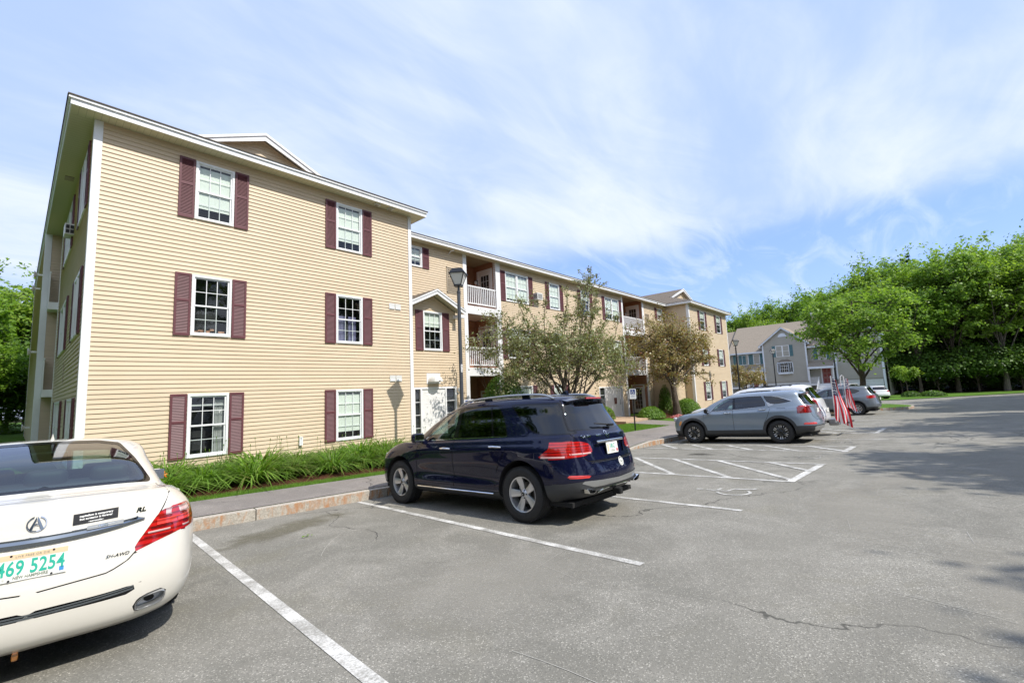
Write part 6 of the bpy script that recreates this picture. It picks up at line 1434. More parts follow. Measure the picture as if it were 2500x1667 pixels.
for x in (-.58,.58): mb.box(x-.02,x+.02,-1.7,.0,1.885,1.92,'gloss_black')
for k in range(6): mb.box(-.58,.58,-1.65+k*.32,-1.60+k*.32,1.889,1.905,'gloss_black')
local('roof_rack', mb, hW)
mb = MB(); mb.box(-.03,.03,-3.25,-2.4,.42,.48,'gloss_black'); rbox(mb, (0,-2.75,.47), (.50,.30,.26), 'galv', .05); mb.box(-.5,.62,-3.24,-3.19,.43,.47,'gloss_black'); local('hitch_carrier', mb, hW)
mb = MB(); mb.box(-.16,.16,-2.60,-2.592,.82,.98,'plate'); local('number_plate', mb, hW)
bR, hR = plain_suv('medium grey crossover with silver wheels parked by the grass island','paint_gray', 33.6, 5.95, rz=TH-.02, sc=(.97,.975,1.0), wheel_='ten', wins=[K1,[(-.09,1.165),(-.80,1.20),(-.80,1.555),(-.50,1.565),(-.09,1.55)],[(-.88,1.205),(-1.42,1.30),(-1.62,1.40),(-1.40,1.50),(-1.22,1.54),(-.88,1.555)]])
tt(bR, hR, 'badge', 'ROGUE', .05, -.35, .86, 'chrome', .006)
mb = MB(); mb.box(-.16,.16,-2.40,-2.392,.84,.98,'plate'); local('number_plate', mb, hR)
NET_S = [
 [(0,-2.36,.185),(.5,-2.34,.19),(.72,-2.22,.20),(.78,-1.95,.20),(.78,-1.4,.20),(.78,-.6,.20),(.78,.3,.20),(.78,1.0,.20),(.78,1.4,.20),(.76,1.88,.20),(.66,2.12,.20),(.4,2.26,.20),(0,2.30,.20)],
 [(0,-2.47,.245),(.5,-2.44,.25),(.77,-2.30,.27),(.885,-1.98,.30),(.90,-1.4,.30),(.895,-.6,.26),(.895,.3,.26),(.895,1.0,.26),(.90,1.4,.28),(.875,1.9,.28),(.76,2.2,.28),(.42,2.38,.27),(0,2.42,.27)],
 [(0,-2.53,.50),(.5,-2.495,.50),(.80,-2.35,.50),(.905,-2.0,.50),(.918,-1.4,.50),(.91,-.6,.46),(.91,.3,.46),(.91,1.0,.46),(.918,1.4,.48),(.89,1.92,.47),(.775,2.23,.46),(.43,2.42,.46),(0,2.46,.46)],
 [(0,-2.515,.66),(.5,-2.48,.66),(.79,-2.335,.67),(.905,-2.0,.68),(.92,-1.4,.68),(.922,-.6,.66),(.922,.3,.65),(.92,1.0,.65),(.917,1.4,.66),(.885,1.9,.62),(.765,2.2,.60),(.42,2.39,.60),(0,2.43,.60)],
 [(0,-2.455,.86),(.5,-2.42,.865),(.76,-2.29,.875),(.875,-1.99,.88),(.90,-1.4,.86),(.91,-.6,.81),(.91,.3,.79),(.905,1.0,.78),(.89,1.4,.76),(.845,1.86,.70),(.72,2.12,.67),(.4,2.3,.665),(0,2.33,.665)],
 [(0,-2.43,1.03),(.46,-2.38,1.025),(.68,-2.26,1.01),(.79,-1.98,.995),(.845,-1.4,.965),(.875,-.6,.92),(.875,.3,.90),(.865,1.0,.875),(.82,1.4,.86),(.75,1.8,.81),(.62,2.02,.775),(.35,2.15,.77),(0,2.18,.77)],
 [(0,-1.90,1.085),(.42,-1.885,1.08),(.62,-1.82,1.07),(.71,-1.64,1.055),(.765,-1.2,1.005),(.80,-.6,.965),(.80,.3,.945),(.775,.85,.93),(.70,1.05,.945),(.62,1.12,.955),(.5,1.17,.965),(.25,1.22,.97),(0,1.24,.975)],
 [(0,-1.50,1.285),(.36,-1.49,1.28),(.54,-1.44,1.265),(.625,-1.31,1.245),(.68,-1.0,1.225),(.705,-.5,1.21),(.70,.1,1.19),(.665,.42,1.18),(.60,.60,1.19),(.53,.66,1.20),(.42,.70,1.21),(.22,.74,1.215),(0,.75,1.22)],
 [(0,-1.02,1.445),(.33,-1.01,1.44),(.47,-.97,1.425),(.535,-.88,1.415),(.57,-.7,1.41),(.585,-.35,1.41),(.575,.0,1.39),(.55,.10,1.375),(.50,.17,1.37),(.44,.20,1.375),(.34,.22,1.385),(.18,.24,1.39),(0,.25,1.395)],
 [(0,-.95,1.455),(.22,-.94,1.453),(.29,-.90,1.45),(.32,-.80,1.45),(.34,-.62,1.455),(.35,-.35,1.455),(.34,-.05,1.435),(.32,.03,1.425),(.29,.08,1.42),(.24,.10,1.42),(.18,.12,1.42),(.1,.13,1.42),(0,.14,1.42)],
 [(0,-.90,1.46),(0,-.88,1.46),(0,-.84,1.461),(0,-.76,1.463),(0,-.6,1.465),(0,-.35,1.463),(0,-.08,1.445),(0,-.02,1.435),(0,.02,1.43),(0,.04,1.43),(0,.05,1.43),(0,.06,1.43),(0,.06,1.43)]]
S1 = [(.72,.975),(.02,.995),(-.03,1.37),(.05,1.355),(.25,1.27),(.5,1.14)]; S2 = [(-.10,1.0),(-.93,1.03),(-.93,1.28),(-.75,1.37),(-.5,1.39),(-.10,1.385)]; S3 = [(-.98,1.035),(-1.25,1.06),(-1.12,1.19),(-.98,1.27)]
lS = [(-2.32,.925),(-2.14,.925),(-2.10,.90),(-2.09,.82),(-2.13,.765),(-2.32,.745)]
lR = [(.475,.665),(.50,.72),(.61,.875),(.645,.912),(1.0,.930),(1.0,.77),(.76,.745),(.62,.71)]
FS = dict(name='parked_car', axle=1.40, r=.335, arch=.375, paint='paint_pearl', tw=.245, rr=.235, wheel='ten', lift=.02, track=.90, tint='car_glass', step=.034,
 windows=[S1,S2,S3], rear_glass=curve_pts([(0,1.115),(.42,1.112),(.605,1.10)], 3)+[(.565,1.18),(.52,1.265),(.435,1.39),(.30,1.418),(0,1.428)],
 doors={'door_f':[(.98,.30),(.99,.8),(.90,.97),(.0,.98),(-.03,.30)], 'door_r':[(-.03,.30),(.0,.99),(-1.28,1.04),(-1.16,.78),(-.98,.56),(-.93,.30)]},
 panels=[('trunk','rear',[(0,.545),(.36,.575),(.455,.625),(.53,.71),(.655,.94),(.70,1.035),(.55,1.15),(0,1.2)]),('trunk','top',[(0,-2.6),(.70,-2.5),(.70,-2.2),(.655,-1.80),(.60,-1.83),(0,-1.93)])],
 extras=[('lamp','rear',lR),('lamp','side',lS)], over=['trunk'], gapw=.004, windshield=[(0,1.0),(.58,.99),(.46,1.35),(0,1.37)],
 late=[('exh','rear',[(.60+.096*math.copysign(abs(math.cos(a))**.65,math.cos(a)), .322+.052*math.copysign(abs(math.sin(a))**.75,math.sin(a))+.02*math.cos(a)) for a in [2*math.pi*i/28 for i in range(28)]]),('grille','rear',[(0,.395),(.47,.405),(.56,.455),(.545,.466),(.30,.448),(0,.443)])],
 gaps=[('side',[(.98,.32),(.99,.8),(.90,.95)],False),('side',[(-.03,.32),(-.0,.96)],False),('side',[(-1.28,1.02),(-1.16,.78),(-.98,.56),(-.93,.32)],False),('rear',[(0,.545),(.36,.575),(.455,.625),(.53,.71),(.655,.94),(.70,1.025)],False),('top',[(.69,-2.24),(.68,-1.98),(.655,-1.80)],False),('side',[(-1.78,.72),(-2.14,.765)],False),('top',[(.72,1.05),(.80,1.5),(.66,1.98),(0,2.14)],False),('rear',[(.475,.655),(.64,.705),(.80,.745)],False)],
 emit=[('trunk','paint_pearl','boot_lid',0,'both'),('exh','gap','exhaust_recess',-.09,'two'),('lamp','lamp_red','tail_light',.003,'two'),('grille','gloss_black','bumper_grille',-.006,'both')])
# body label list needs the boot lid in its lining too
BS, HS = suv('pearl white sedan with bumper sticker, cropped at the left edge','car',NET_S,FS)
mirror_part(HS, .80, .78, .96, 'paint_pearl', .8); handle(HS, BS, .10, .86, m='paint_pearl'); handle(HS, BS, -.98, .90, m='paint_pearl')
interior(HS, .72, .30, .93, [(-.36,-.05,0),(.36,-.05,0)], .72)
mb = MB(); rbox(mb, (0,-1.02,.62), (1.25,.50,.24), 'seat_dark', .06); rbox(mb, (0,-1.30,.88), (1.25,.18,.50), 'seat_dark', .06, T=Matrix.Rotation(.25, 4, 'X'))
for x in (-.38,.0,.38): rbox(mb, (x,-1.36,1.15), (.25,.11,.15), 'seat_dark', .05)
mb.box(-.55,.55,-1.78,-1.35,1.055,1.065,'interior'); rbox(mb, (0,.18,1.28), (.24,.04,.08), 'seat_dark', .02); local('rear_seat', mb, HS, smooth=True)
# the lens segments
for s in (1,-1):
    mb = MB()
    def seg(x0, x1, zf, h, m, off=.006):
        V = []; n = 8
        for i in range(n+1):
            x = x0+(x1-x0)*i/n
            for d in (-h/2, h/2):
                z = zf(x)+d; hp, nn = BS.hit((x+1.2, -3.8, z), Vector((-.6,.8,0)).normalized()) if x > .70 else BS.hit((x, -5, z), (0,1,0))
                p = hp+nn*off if nn.dot(Vector((0,-1,0)))+nn.x > 0 else hp-nn*off; V.append((s*p.x, p.y, p.z))
        mb.add(V, [(2*i,2*i+1,2*i+3,2*i+2) for i in range(n)], m)
    seg(.665,.86, lambda x: .890, .042, 'lamp_pink'); seg(.625,.80, lambda x: .858, .013, 'lamp_deep'); seg(.61,.82, lambda x: .830, .036, 'lamp_bright', .009)
    seg(.578,.82, lambda x: .797, .016, 'lamp_deep'); seg(.560,.80, lambda x: .772, .012, 'lamp_pink'); seg(.540,.72, lambda x: .744, .011, 'lamp_deep')
    local('lamp_band', mb, HS)
def curve_bar(B, parent, name, pts, m, off, depth=.0):
    # pts: list of (x, z_low, z_high) across the tail
    V = []; F = []
    for x, a, b in pts: V += on_rear(B, [(x, a), (x, (a+b)/2), (x, b)], off)
    V = [(p[0], p[1]-(.010 if k % 3 == 1 else 0), p[2]) for k, p in enumerate(V)]
    n = len(pts)
    for i in range(n-1):
        for j in range(2): F.append((3*i+j, 3*i+3+j, 3*i+4+j, 3*i+1+j))
    W_ = [on_rear(B, [(p[0], p[2])], 0)[0] for p in V]; k = len(V); V2 = V+W_
    for i in range(n-1): F.append((3*i+2, 3*i+5, k+3*i+5, k+3*i+2)); F.append((3*i, k+3*i, k+3*i+3, 3*i+3))
    mb = MB(); mb.add(V2, F, m); return local(name, mb, parent, smooth=True)
bar = [(-.54,.876,.880)]+[(x, .812+.050*(abs(x)/.5)**2.2, .862+.030*(abs(x)/.5)**2) for x in np.linspace(-.5,.5,21)]+[(.54,.876,.880)]
simple('bar_chrome', (.30,.34,.38), .10, 1.)
curve_bar(BS, HS, 'boot_bar', bar, 'bar_chrome', .012); curve_bar(BS, HS, 'boot_bar_edge', [(x, b, b+.010) for x, a, b in bar[1:-1]], 'chrome', .016)
rear_decal(BS, HS, 'bar_text', *(lambda VF: ([(.315+p[0], .872+p[1]+.02*p[0]) for p in VF[0]], VF[1]))(text_mesh('TEMS', .022, bold=.0006)), 'chrome', .026)
rear_decal(BS, HS, 'bar_text', [(.235,.862),(.42,.870),(.42,.896),(.235,.886)], [(0,1,2,3)], 'satin_silver', .024)
pl, T = plate(HS, -2.515, .715, .31, .155, tilt=-.07)
mb = MB(); mb.T = T; mb.box(-.155,.155,-.0052,-.0044,.045,.0765,'plate_tan'); local('plate_lettering', mb, pl)
plate_text(pl, T, '469 5254', .074, .0, -.042, 'plate_green', .0014, 1.04, 1.55); plate_text(pl, T, 'LIVE FREE OR DIE', .0165, 0, .055, 'plate_gray', .0002, 1.15); plate_text(pl, T, 'NEW HAMPSHIRE', .019, 0, -.066, 'plate_gray', .0004, 1.0, 1.25)
plate_text(pl, T, '12', .014, -.115, -.066, 'plate_gray'); 
mb = MB(); mb.T = T; mb.box(.122,.143,-.0062,-.0045,-.062,-.038,'sticker_blue')
for x, z in ((-.09,.068),(.09,.068),(-.09,-.07),(.09,-.07)): mb.add([(x+.006*math.cos(a),-.0075,z+.006*math.sin(a)) for a in [2*math.pi*i/10 for i in range(10)]], [tuple(range(10))], 'ink_black')
local('plate_lettering', mb, pl)
def emblem_A(B, parent, cx, cz, R):
    n = 40; V = []; F = []
    for r in (R*.86, R): V += [(cx+r*math.sin(a)*.98, cz+r*math.cos(a)) for a in [R_(18+i*(324)/n) for i in range(n+1)]]
    F = [(i, i+1, n+2+i, n+1+i) for i in range(n)]
    rear_decal(B, parent, 'emblem', V, F, 'chrome', .009)
    k = [(-.10,.92),(.0,.92),(.0,.55),(-.10,.35),(-.52,-.80),(-.70,-.62)]; V = []; F = []
    for s in (1,-1):
        b = len(V); V += [(cx+s*p[0]*R, cz+p[1]*R) for p in ((-.06,.95),(-.02,.55),(-.46,-.88),(-.70,-.70))]; F.append(tuple(b+i for i in (range(4) if s > 0 else range(3,-1,-1))))
        b = len(V); V += [(cx+s*p[0]*R, cz+p[1]*R) for p in ((-.24,-.22),(.0,-.10),(.0,.06),(-.17,-.04))]; F.append(tuple(b+i for i in (range(4) if s > 0 else range(3,-1,-1))))
    rear_decal(B, parent, 'emblem', V, F, 'bar_chrome', .010)
emblem_A(BS, HS, .0, .945, .047)
grid_decal(BS, HS, 'bumper_sticker', [(.165,.900),(.39,.912),(.39,.978),(.165,.968)], 'ink_black', .004, 8, 3)
for txt, z, sz in (('capitalism is temporary',.957,.0178),('but screamo is forever',.938,.0178),('~sorrowofus~',.919,.013)):
    V, F = text_mesh(txt, sz, bold=.0006); rear_decal(BS, HS, 'sticker_lettering', [(.278+p[0]*1.0, z-.008+p[1]+.05*p[0]) for p in V], F, 'ink_white', .0058)
tt(BS, HS, 'badge', 'RL', .040, .515, .925, 'bar_chrome', .006, shear=.25, bold=.0016, sx=1.25); tt(BS, HS, 'badge', 'SH-AWD', .028, .40, .665, 'bar_chrome', .006, shear=.3, bold=.0004, sx=1.1)
mb = MB(); mb.add([(0,-.74,1.462),(-.014,-.84,1.457),(.014,-.84,1.457),(0,-.86,1.455),(0,-.852,1.515),(0,-.84,1.515),(-.03,-.88,1.456),(.03,-.88,1.456),(0,-.69,1.463)], [(0,1,4,5),(0,5,4,2),(1,3,4),(2,4,3),(1,6,3),(2,3,7),(8,6,1,0),(8,0,2,7)], 'paint_pearl'); local('antenna', mb, HS)
mb = MB(); V = [(x, y, z) for x, y, z in []]
for s in (1,-1):   # oval exhaust finisher
    mb = MB(); n = 28; cx, cz = s*.60, .322; prof = [(.082,.040,-2.36),(.087,.045,-2.47),(.081,.039,-2.48),(.071,.030,-2.465),(.066,.026,-2.40)]; V = []; F = []
    for rx, rz_, y in prof:
        for i in range(n):
            a = 2*math.pi*i/n; c, q = math.cos(a), math.sin(a); V.append((cx+math.copysign(abs(c)**.65, c)*rx, y+.02, cz+math.copysign(abs(q)**.75, q)*rz_+.02*c*s))
    for j in range(len(prof)-1):
        for i in range(n): F.append((j*n+i, j*n+(i+1) % n, (j+1)*n+(i+1) % n, (j+1)*n+i))
    mb.add(V, F, 'satin_silver'); mb.add([(p[0]*1.0, -2.382, p[2]) for p in V[4*n:5*n]], [tuple(range(n))], 'galv')
    mb.add([(cx+.030*math.cos(a), -2.388, cz+.021*math.sin(a)) for a in [2*math.pi*i/16 for i in range(16)]], [tuple(range(16))], 'gap'); local('exhaust_tip', mb, HS, smooth=True)
mb = MB()
for z, h in ((.412,.006),(.428,.005)):
    V = [];
    for i in range(13): x = -.50+i/12; V += on_rear(BS, [(x, z+.035*(x/.6)**2-h), (x, z+.035*(x/.6)**2+h)], .004)
    mb.add(V, [(2*i,2*i+2,2*i+3,2*i+1) for i in range(12)], 'bar_chrome')
local('grille_strip', mb, HS)
# light tan/red dust covers: small amber tow-cap under the bumper
mb = MB(); mb.lathe([(0,-.03),(.014,-.028),(.016,.0),(.012,.02)], 10, 'z', m='lamp_amber', c=(-.03,-2.36,.170)); local('tow_cap', mb, HS, smooth=True)
place_car(HS, -.15, 6.63, rz=TH)
# ---- cars in the townhouse drives
bD, hD = plain_suv('black hatchback seen over the white SUV in the townhouse drive','paint_black', 0,0, xy=(43.0,6.9), rz=R_(-40), sc=(.92,.92,.92), rails=False, cat='car', name='parked_car')
bV, hV = plain_suv('silver green minivan parked before the right townhouse garage','paint_silver', 0,0, xy=(62.5,6.0), rz=R_(70), sc=(1,1.05,1.08), rails=False, cat='minivan', name='parked_minivan')
HC = plain_suv('white car with black roof and glass below the maple','paint_white', 0,0, xy=(62.5,3.7), rz=R_(-62), sc=(.98,1.0,.86), rails=False, cat='car', name='parked_car')
for o in bpy.data.objects:
    if o.parent == HC[1] and o.name.startswith('body'): 
        pass
# ---- lamp posts
def lamp_post(x, y, zb, top, col, label, num=None):
    L = empty('lamp_post', (x, y, zb), label, 'street lamp', 'lamp posts along the walk'); h = top-zb
    mb = MB(); mb.lathe([(.10,0),(.10,.06),(.075,.10),(.060,.5),(.052,h-.85),(.048,h-.72)], 20, m=col); mb.lathe([(.062,h-.74),(.062,h-.70),(.035,h-.68),(.032,h-.56),(.05,h-.54)], 16, m=col); local('pole', mb, L, smooth=True)
    z0_, z1 = h-.50, h-.17; a, b = .105, .215
    mb = MB(); mb.box(-a-.012,a+.012,-a-.012,a+.012,z0_-.05,z0_,'black_metal')
    for sx in (-1,1):
        for sy in (-1,1):
            mb.add([(sx*a+dx,sy*a+dy,z0_) for dx,dy in ((-.012,-.012),(.012,-.012),(.012,.012),(-.012,.012))]+[(sx*b+dx,sy*b+dy,z1) for dx,dy in ((-.012,-.012),(.012,-.012),(.012,.012),(-.012,.012))], [(0,1,5,4),(1,2,6,5),(2,3,7,6),(3,0,4,7)], 'black_metal')
    mb.prism([(-b-.03,-b-.03,z1),(b+.03,-b-.03,z1),(b+.03,b+.03,z1),(-b-.03,b+.03,z1)], (0,0,.03), 'black_metal')
    c = .14; zz_ = z1+.03
    mb.add([(-b-.01,-b-.01,zz_),(b+.01,-b-.01,zz_),(b+.01,b+.01,zz_),(-b-.01,b+.01,zz_),(-c,-c,h),(c,-c,h),(c,c,h),(-c,c,h)], [(0,1,5,4),(1,2,6,5),(2,3,7,6),(3,0,4,7),(4,5,6,7)], 'black_metal')
    local('lantern_frame', mb, L)
    mb = MB(); mb.add([(-a,-a,z0_),(a,-a,z0_),(a,a,z0_),(-a,a,z0_),(-b,-b,z1),(b,-b,z1),(b,b,z1),(-b,b,z1)], [(0,1,5,4),(1,2,6,5),(2,3,7,6),(3,0,4,7)], 'lamp_glass'); local('lantern_glass', mb, L)
    if num:
        mb = MB(); mb.T = Matrix.Rotation(R_(-42), 4, 'Z'); mb.add([(q, -math.sqrt(.056**2-q*q)-.002, z) for z in (2.55,2.78) for q in (-.03,-.01,.01,.03)], [(0,1,5,4),(1,2,6,5),(2,3,7,6)], 'sign_white'); lb = local('number_label', mb, L)
        mb = MB(); mb.T = Matrix.Rotation(R_(-42), 4, 'Z')
        for k, ch in enumerate(num): V, F = text_mesh(ch, .11, bold=.002); mb.add([(p[0]*.6, -.0595, 2.68-k*.11+p[1]) for p in V], F, 'ink_black')
        local('number', mb, lb)
    L.rotation_euler = (0,0,R_(35)); return L
simple('lamp_glass', (.66,.66,.64), .3)
lamp_post(8.88,10.0,land(8.88,10)-.02,3.77,'pole_gray','grey lamp post with white lantern in front of the gabled entry','52')
lamp_post(39.9,10.7,-2.35,3.45,'black_metal','black lamp post by the far corner of the tan building')
lamp_post(56.1,11.3,-2.5,3.35,'black_metal','black lamp post in front of the bay-windowed townhouse')
lamp_post(60.5,6.3,-2.55,3.2,'black_metal','black lamp post half hidden by the maple crown')
# ---- reserved parking signs
def park_sign(x, y, h, label, rz=0, low=1.45):
    zb = land(x, y); S = empty('parking_sign', (x, y, zb), label, 'sign', 'reserved parking signs'); S.rotation_euler = (0,0,rz)
    mb = MB(); mb.box(-.03,.03,-.004,.0,0,h); mb.box(-.03,-.022,-.02,-.004,0,h); mb.box(.022,.03,-.02,-.004,0,h); local('post', mb, S, 'black_metal')
    mb = MB(); P = [(q[0]*.15+ (q[0] > 0)*0, -.024, low+.235+q[1]*.235) for q in ((-1,-.9),(-.9,-1),(.9,-1),(1,-.9),(1,.9),(.9,1),(-.9,1),(-1,.9))]; mb.prism(P, (0,-.003,0), 'sign_white'); p = local('panel', mb, S)
    mb = MB(); mb.box(-.105,.105,-.0285,-.0275,low+.22,low+.44,'sign_blue')
    y_ = -.0295; 
    def bar(a, b, w=.016):
        a = Vector(a); b = Vector(b); d = (b-a).normalized(); q = Vector((-d.y, d.x))*w/2
        mb.add([(t.x, y_, low+.33+t.y) for t in (a-q, b-q, b+q, a+q)], [(0,1,2,3)], 'sign_white')
    bar((-.015,.055),(-.01,-.01)); bar((-.01,-.01),(.035,-.015)); bar((.035,-.015),(.055,-.07)); bar((.05,-.072),(.075,-.066)); bar((-.012,.028),(.035,.025),.012)
    ar = [(-.012+.058*math.cos(R_(q)), -.030+.055*math.sin(R_(q))) for q in range(110,340,20)]
    for a, b in zip(ar, ar[1:]): bar(a, b, .014)
    mb.add([(-.018+.017*math.cos(a), y_, low+.33+.085+.017*math.sin(a)) for a in [2*math.pi*i/12 for i in range(12)]], [tuple(range(12))], 'sign_white')
    for k, tx in enumerate(('RESERVED','PARKING')): V, F = text_mesh(tx, .038, bold=.0008); mb.add([(q[0], y_, low+.15-k*.055+q[1]) for q in V], F, 'sign_blue')
    local('panel_print', mb, p); return S
park_sign(19.4,9.85,1.95,'white and blue reserved parking sign on a black post in the lawn',R_(-58),1.47)
park_sign(9.25,10.1,1.71,'white and blue reserved parking sign peeping over the navy SUV roof beside the lamp post',R_(-40),1.25)
# ---- flags on the hitch
simple('flag_red', (.75,.02,.035), .7); simple('flag_white', (.85,.83,.85), .7); simple('flag_blue', (.012,.018,.085), .7); simple('pvc', (.74,.74,.72), .4)
def flag(px, py, zt, Lh, w0, w1, seed, label, skew=.15, zb=-1.9):
    Fg = empty('flag', (px, py, zb), label, 'flag', 'flags on the white SUV hitch'); rg = random.Random(seed)
    mb = MB(); top = zt-zb; mb.tube([(0,0,0),(0,0,top-.02),(.0,.05,top+.03),(0,.10,top-.02),(0,.11,top-.35)] if seed == 1 else [(0,0,0),(0,0,top+.02)], .016, 8, 'pvc'); local('flag_pole', mb, Fg, smooth=True)
    ns, nt = 40, 39; V = []; F = []; mi = []
    for i in range(ns+1):
        s = i/ns; wd = w0+(w1-w0)*min(1, s*1.5)**.8
        for j in range(nt+1):
            t = j/nt; y = -(.02+t*wd+skew*s*t*1.3+.03*math.sin(s*5+t*3)); x = .035*math.sin(t*13+s*4+seed)+.03*math.sin(s*7+seed*2); z = top-.06-s*Lh*(1-.13*(1-t)*s)-t*.07
            if seed == 1: z -= .0
            V.append((x, y, z))
    for i in range(ns):
        for j in range(nt):
            st = int(j/nt*9); s = i/ns; can = s < .36 and st < 5
            F.append((i*(nt+1)+j, i*(nt+1)+j+1, (i+1)*(nt+1)+j+1, (i+1)*(nt+1)+j)); mi.append('flag_blue' if can else ('flag_red' if st % 2 == 0 else 'flag_white'))
    mb = MB()
    for m in ('flag_blue','flag_red','flag_white'): mb.mat(m)
    mb.v = V; mb.f = F; mb.mi = [mb.mats.index(m) for m in mi]; c = local('flag_cloth', mb, Fg, smooth=True)
    mb = MB()
    for a in range(8):
        for b in range(5):
            i = 1.5+a*1.7; j = 1.5+b*4.4+(2.0 if a % 2 else 0)
            if j > 21: continue
            k = int(i)*(nt+1)+int(j); p = Vector(V[k]); e1 = (Vector(V[k+1])-p).normalized(); e2 = (Vector(V[k+nt+1])-p).normalized(); nrm = e1.cross(e2).normalized()
            if nrm.x > 0: nrm = -nrm
            r = .027; mb.add([tuple(p+nrm*.006+(e1*math.cos(q)+e2*math.sin(q))*r*(1 if m_ % 2 == 0 else .5)) for m_, q in enumerate([2*math.pi*u_/10 for u_ in range(10)])], [tuple(range(10))], 'flag_white')
    local('stars', mb, c); Fg.rotation_euler = (0,0,R_(32)); return Fg
zf = lotf(19.6,1.9)+.45
flag(19.55,2.20,.02,1.70,.12,.38,0,'long American flag hanging nearest, in front of the second pole',.07,zf)
flag(19.85,1.86,.02,1.15,.10,.16,1,'shorter American flag behind the long one, on the hooked white pole',.07,zf)
# ---- fallen leaf on the asphalt
# ------------------------------------------------------------ vegetation
def npmesh(name, V, F, mat, parent=None, n=4):
    me = bpy.data.meshes.new(name); nf = len(F); me.vertices.add(len(V)); me.vertices.foreach_set('co', np.asarray(V, np.float32).ravel())
    me.loops.add(nf*n); me.polygons.add(nf); me.loops.foreach_set('vertex_index', np.asarray(F, np.int32).ravel()); me.polygons.foreach_set('loop_start', np.arange(0, nf*n, n, dtype=np.int32)); me.polygons.foreach_set('loop_total', np.full(nf, n, np.int32))
    me.materials.append(M[mat]); me.update(); me.validate()
    o = bpy.data.objects.new(name, me); COL.objects.link(o); o.parent = parent; return o
def leaf_quads(P, Nn, S, rng, asp=.62, bend=.25):
    # rhombus leaves folded along the midrib
    n = len(P); Nn = Nn/np.linalg.norm(Nn, axis=1, keepdims=True); r = rng.normal(size=(n,3)); t = np.cross(Nn, r); t /= np.linalg.norm(t, axis=1, keepdims=True)+1e-9; b = np.cross(Nn, t); S = S[:,None]
    V = np.stack([P-t*S*.5, P-b*S*asp*.5+Nn*S*bend*.3, P+t*S*.5-Nn*S*bend*.35, P+b*S*asp*.5+Nn*S*bend*.3], 1).reshape(-1,3)
    F = np.arange(4*n).reshape(-1,4); return V, F
def bez(a, b, c, t): t = np.asarray(t)[:,None]; return (1-t)**2*a+2*t*(1-t)*b+t*t*c
def make_tree(name, label, cat, loc, H, cr, cz, tr=.12, th=None, limbs=12, subs=7, leaves=12000, size=.12, jit=.22, mat='leaf_maple', bk='bark', seed=1, group=None, up=.5, low=.15, lean=0, stems=1, inner=.35, zsq=1., twig=.012, fill=1.):
    rng = np.random.default_rng(seed); T = empty(name, loc, label, cat, group); mb = MB(); th = th or H*.25; pts = []; dirs = []
    cen = np.array([lean, 0, cz]); R = np.array(cr, float)
    for st in range(stems):
        off = np.array([rng.normal()*tr*1.2, rng.normal()*tr*1.2, 0]) if stems > 1 else np.zeros(3); top = cen*[1,1,0]+[rng.normal()*.15*R[0]*(stems > 1), rng.normal()*.15*R[1]*(stems > 1), cz+R[2]*.55]
        tp = bez(off, off+np.array([0,0,H*.35]), top, np.linspace(0, 1, 9)); tp[1:-1,:2] += rng.normal(size=(7,2))*tr*.35
        mb.tube([tuple(p) for p in tp], [tr*(1.35 if i == 0 else 1)*(1-.82*i/8)/(stems**.3) for i in range(9)], 10)
        for k in range(limbs//stems):
            f = low+(1-low)*((k+rng.random())/(limbs//stems)); i = f*8; a0 = tp[min(7, int(i))]*(1-i % 1)+tp[min(8, int(i)+1)]*(i % 1)
            ph = k*2.399+rng.random()*.8+st; el = rng.uniform(-.35, .85)*(.4+.6*f)+.15*(f-.5); d = np.array([math.cos(ph)*math.cos(el), math.sin(ph)*math.cos(el), math.sin(el)]); q = rng.uniform(.62,.95); e = cen+d*R*q
            if e[2] < a0[2]-.1*H: e[2] = a0[2]-.1*H*rng.random()
            m_ = (a0+e)/2+np.array([0,0,up*np.linalg.norm(e-a0)*.22])+rng.normal(size=3)*.06*R.mean(); lr = tr*.42*(1-f*.6)/(stems**.3)
            L = bez(a0, m_, e, np.linspace(0,1,7)); mb.tube([tuple(p) for p in L], [max(twig, lr*(1-.8*i/6)) for i in range(7)], 6, cap=False)
            for s in range(subs):
                t = rng.uniform(.30,1); b0 = bez(a0, m_, e, [t])[0]; dd = (e-a0)/np.linalg.norm(e-a0)*.5+rng.normal(size=3)*.62+np.array([0,0,.22*up]); ln = R.mean()*rng.uniform(.20,.45); e2 = b0+dd*ln
                w = (e2-cen)/R; wl_ = np.linalg.norm(w)
                if wl_ > 1.02: e2 = cen+w/wl_*1.02*R*rng.uniform(.92,1.06)
                m2 = (b0+e2)/2+rng.normal(size=3)*.1*ln; Q = bez(b0, m2, e2, np.linspace(0,1,4)); mb.tube([tuple(p) for p in Q], [max(twig, lr*.3)*(1-.6*i/3) for i in range(4)], 4, cap=False)
                pts.append((b0, m2, e2))
    bl = local('trunk', mb, T, bk, smooth=True)
    n = leaves; K = len(pts); A = np.array([p[0] for p in pts]); Bm = np.array([p[1] for p in pts]); C = np.array([p[2] for p in pts]); wgt = rng.uniform(.4,1.6,K); idx = rng.choice(K, n, p=wgt/wgt.sum()); t = rng.uniform(inner*.6, 1.05, n)[:,None]
    P = (1-t)**2*A[idx]+2*t*(1-t)*Bm[idx]+t*t*C[idx]; J = rng.normal(size=(n,3)); J *= jit*np.array([1,1,.62*zsq])*rng.uniform(.3,1.,(n,1)); P = P+J
    out = (P-cen)/R; Nn = out*.45+np.array([0,0,.75])+rng.normal(size=(n,3))*.55
    V, F = leaf_quads(P, Nn, size*rng.uniform(.6,1.3,n), rng); npmesh('crown', V, F, mat, T); return T
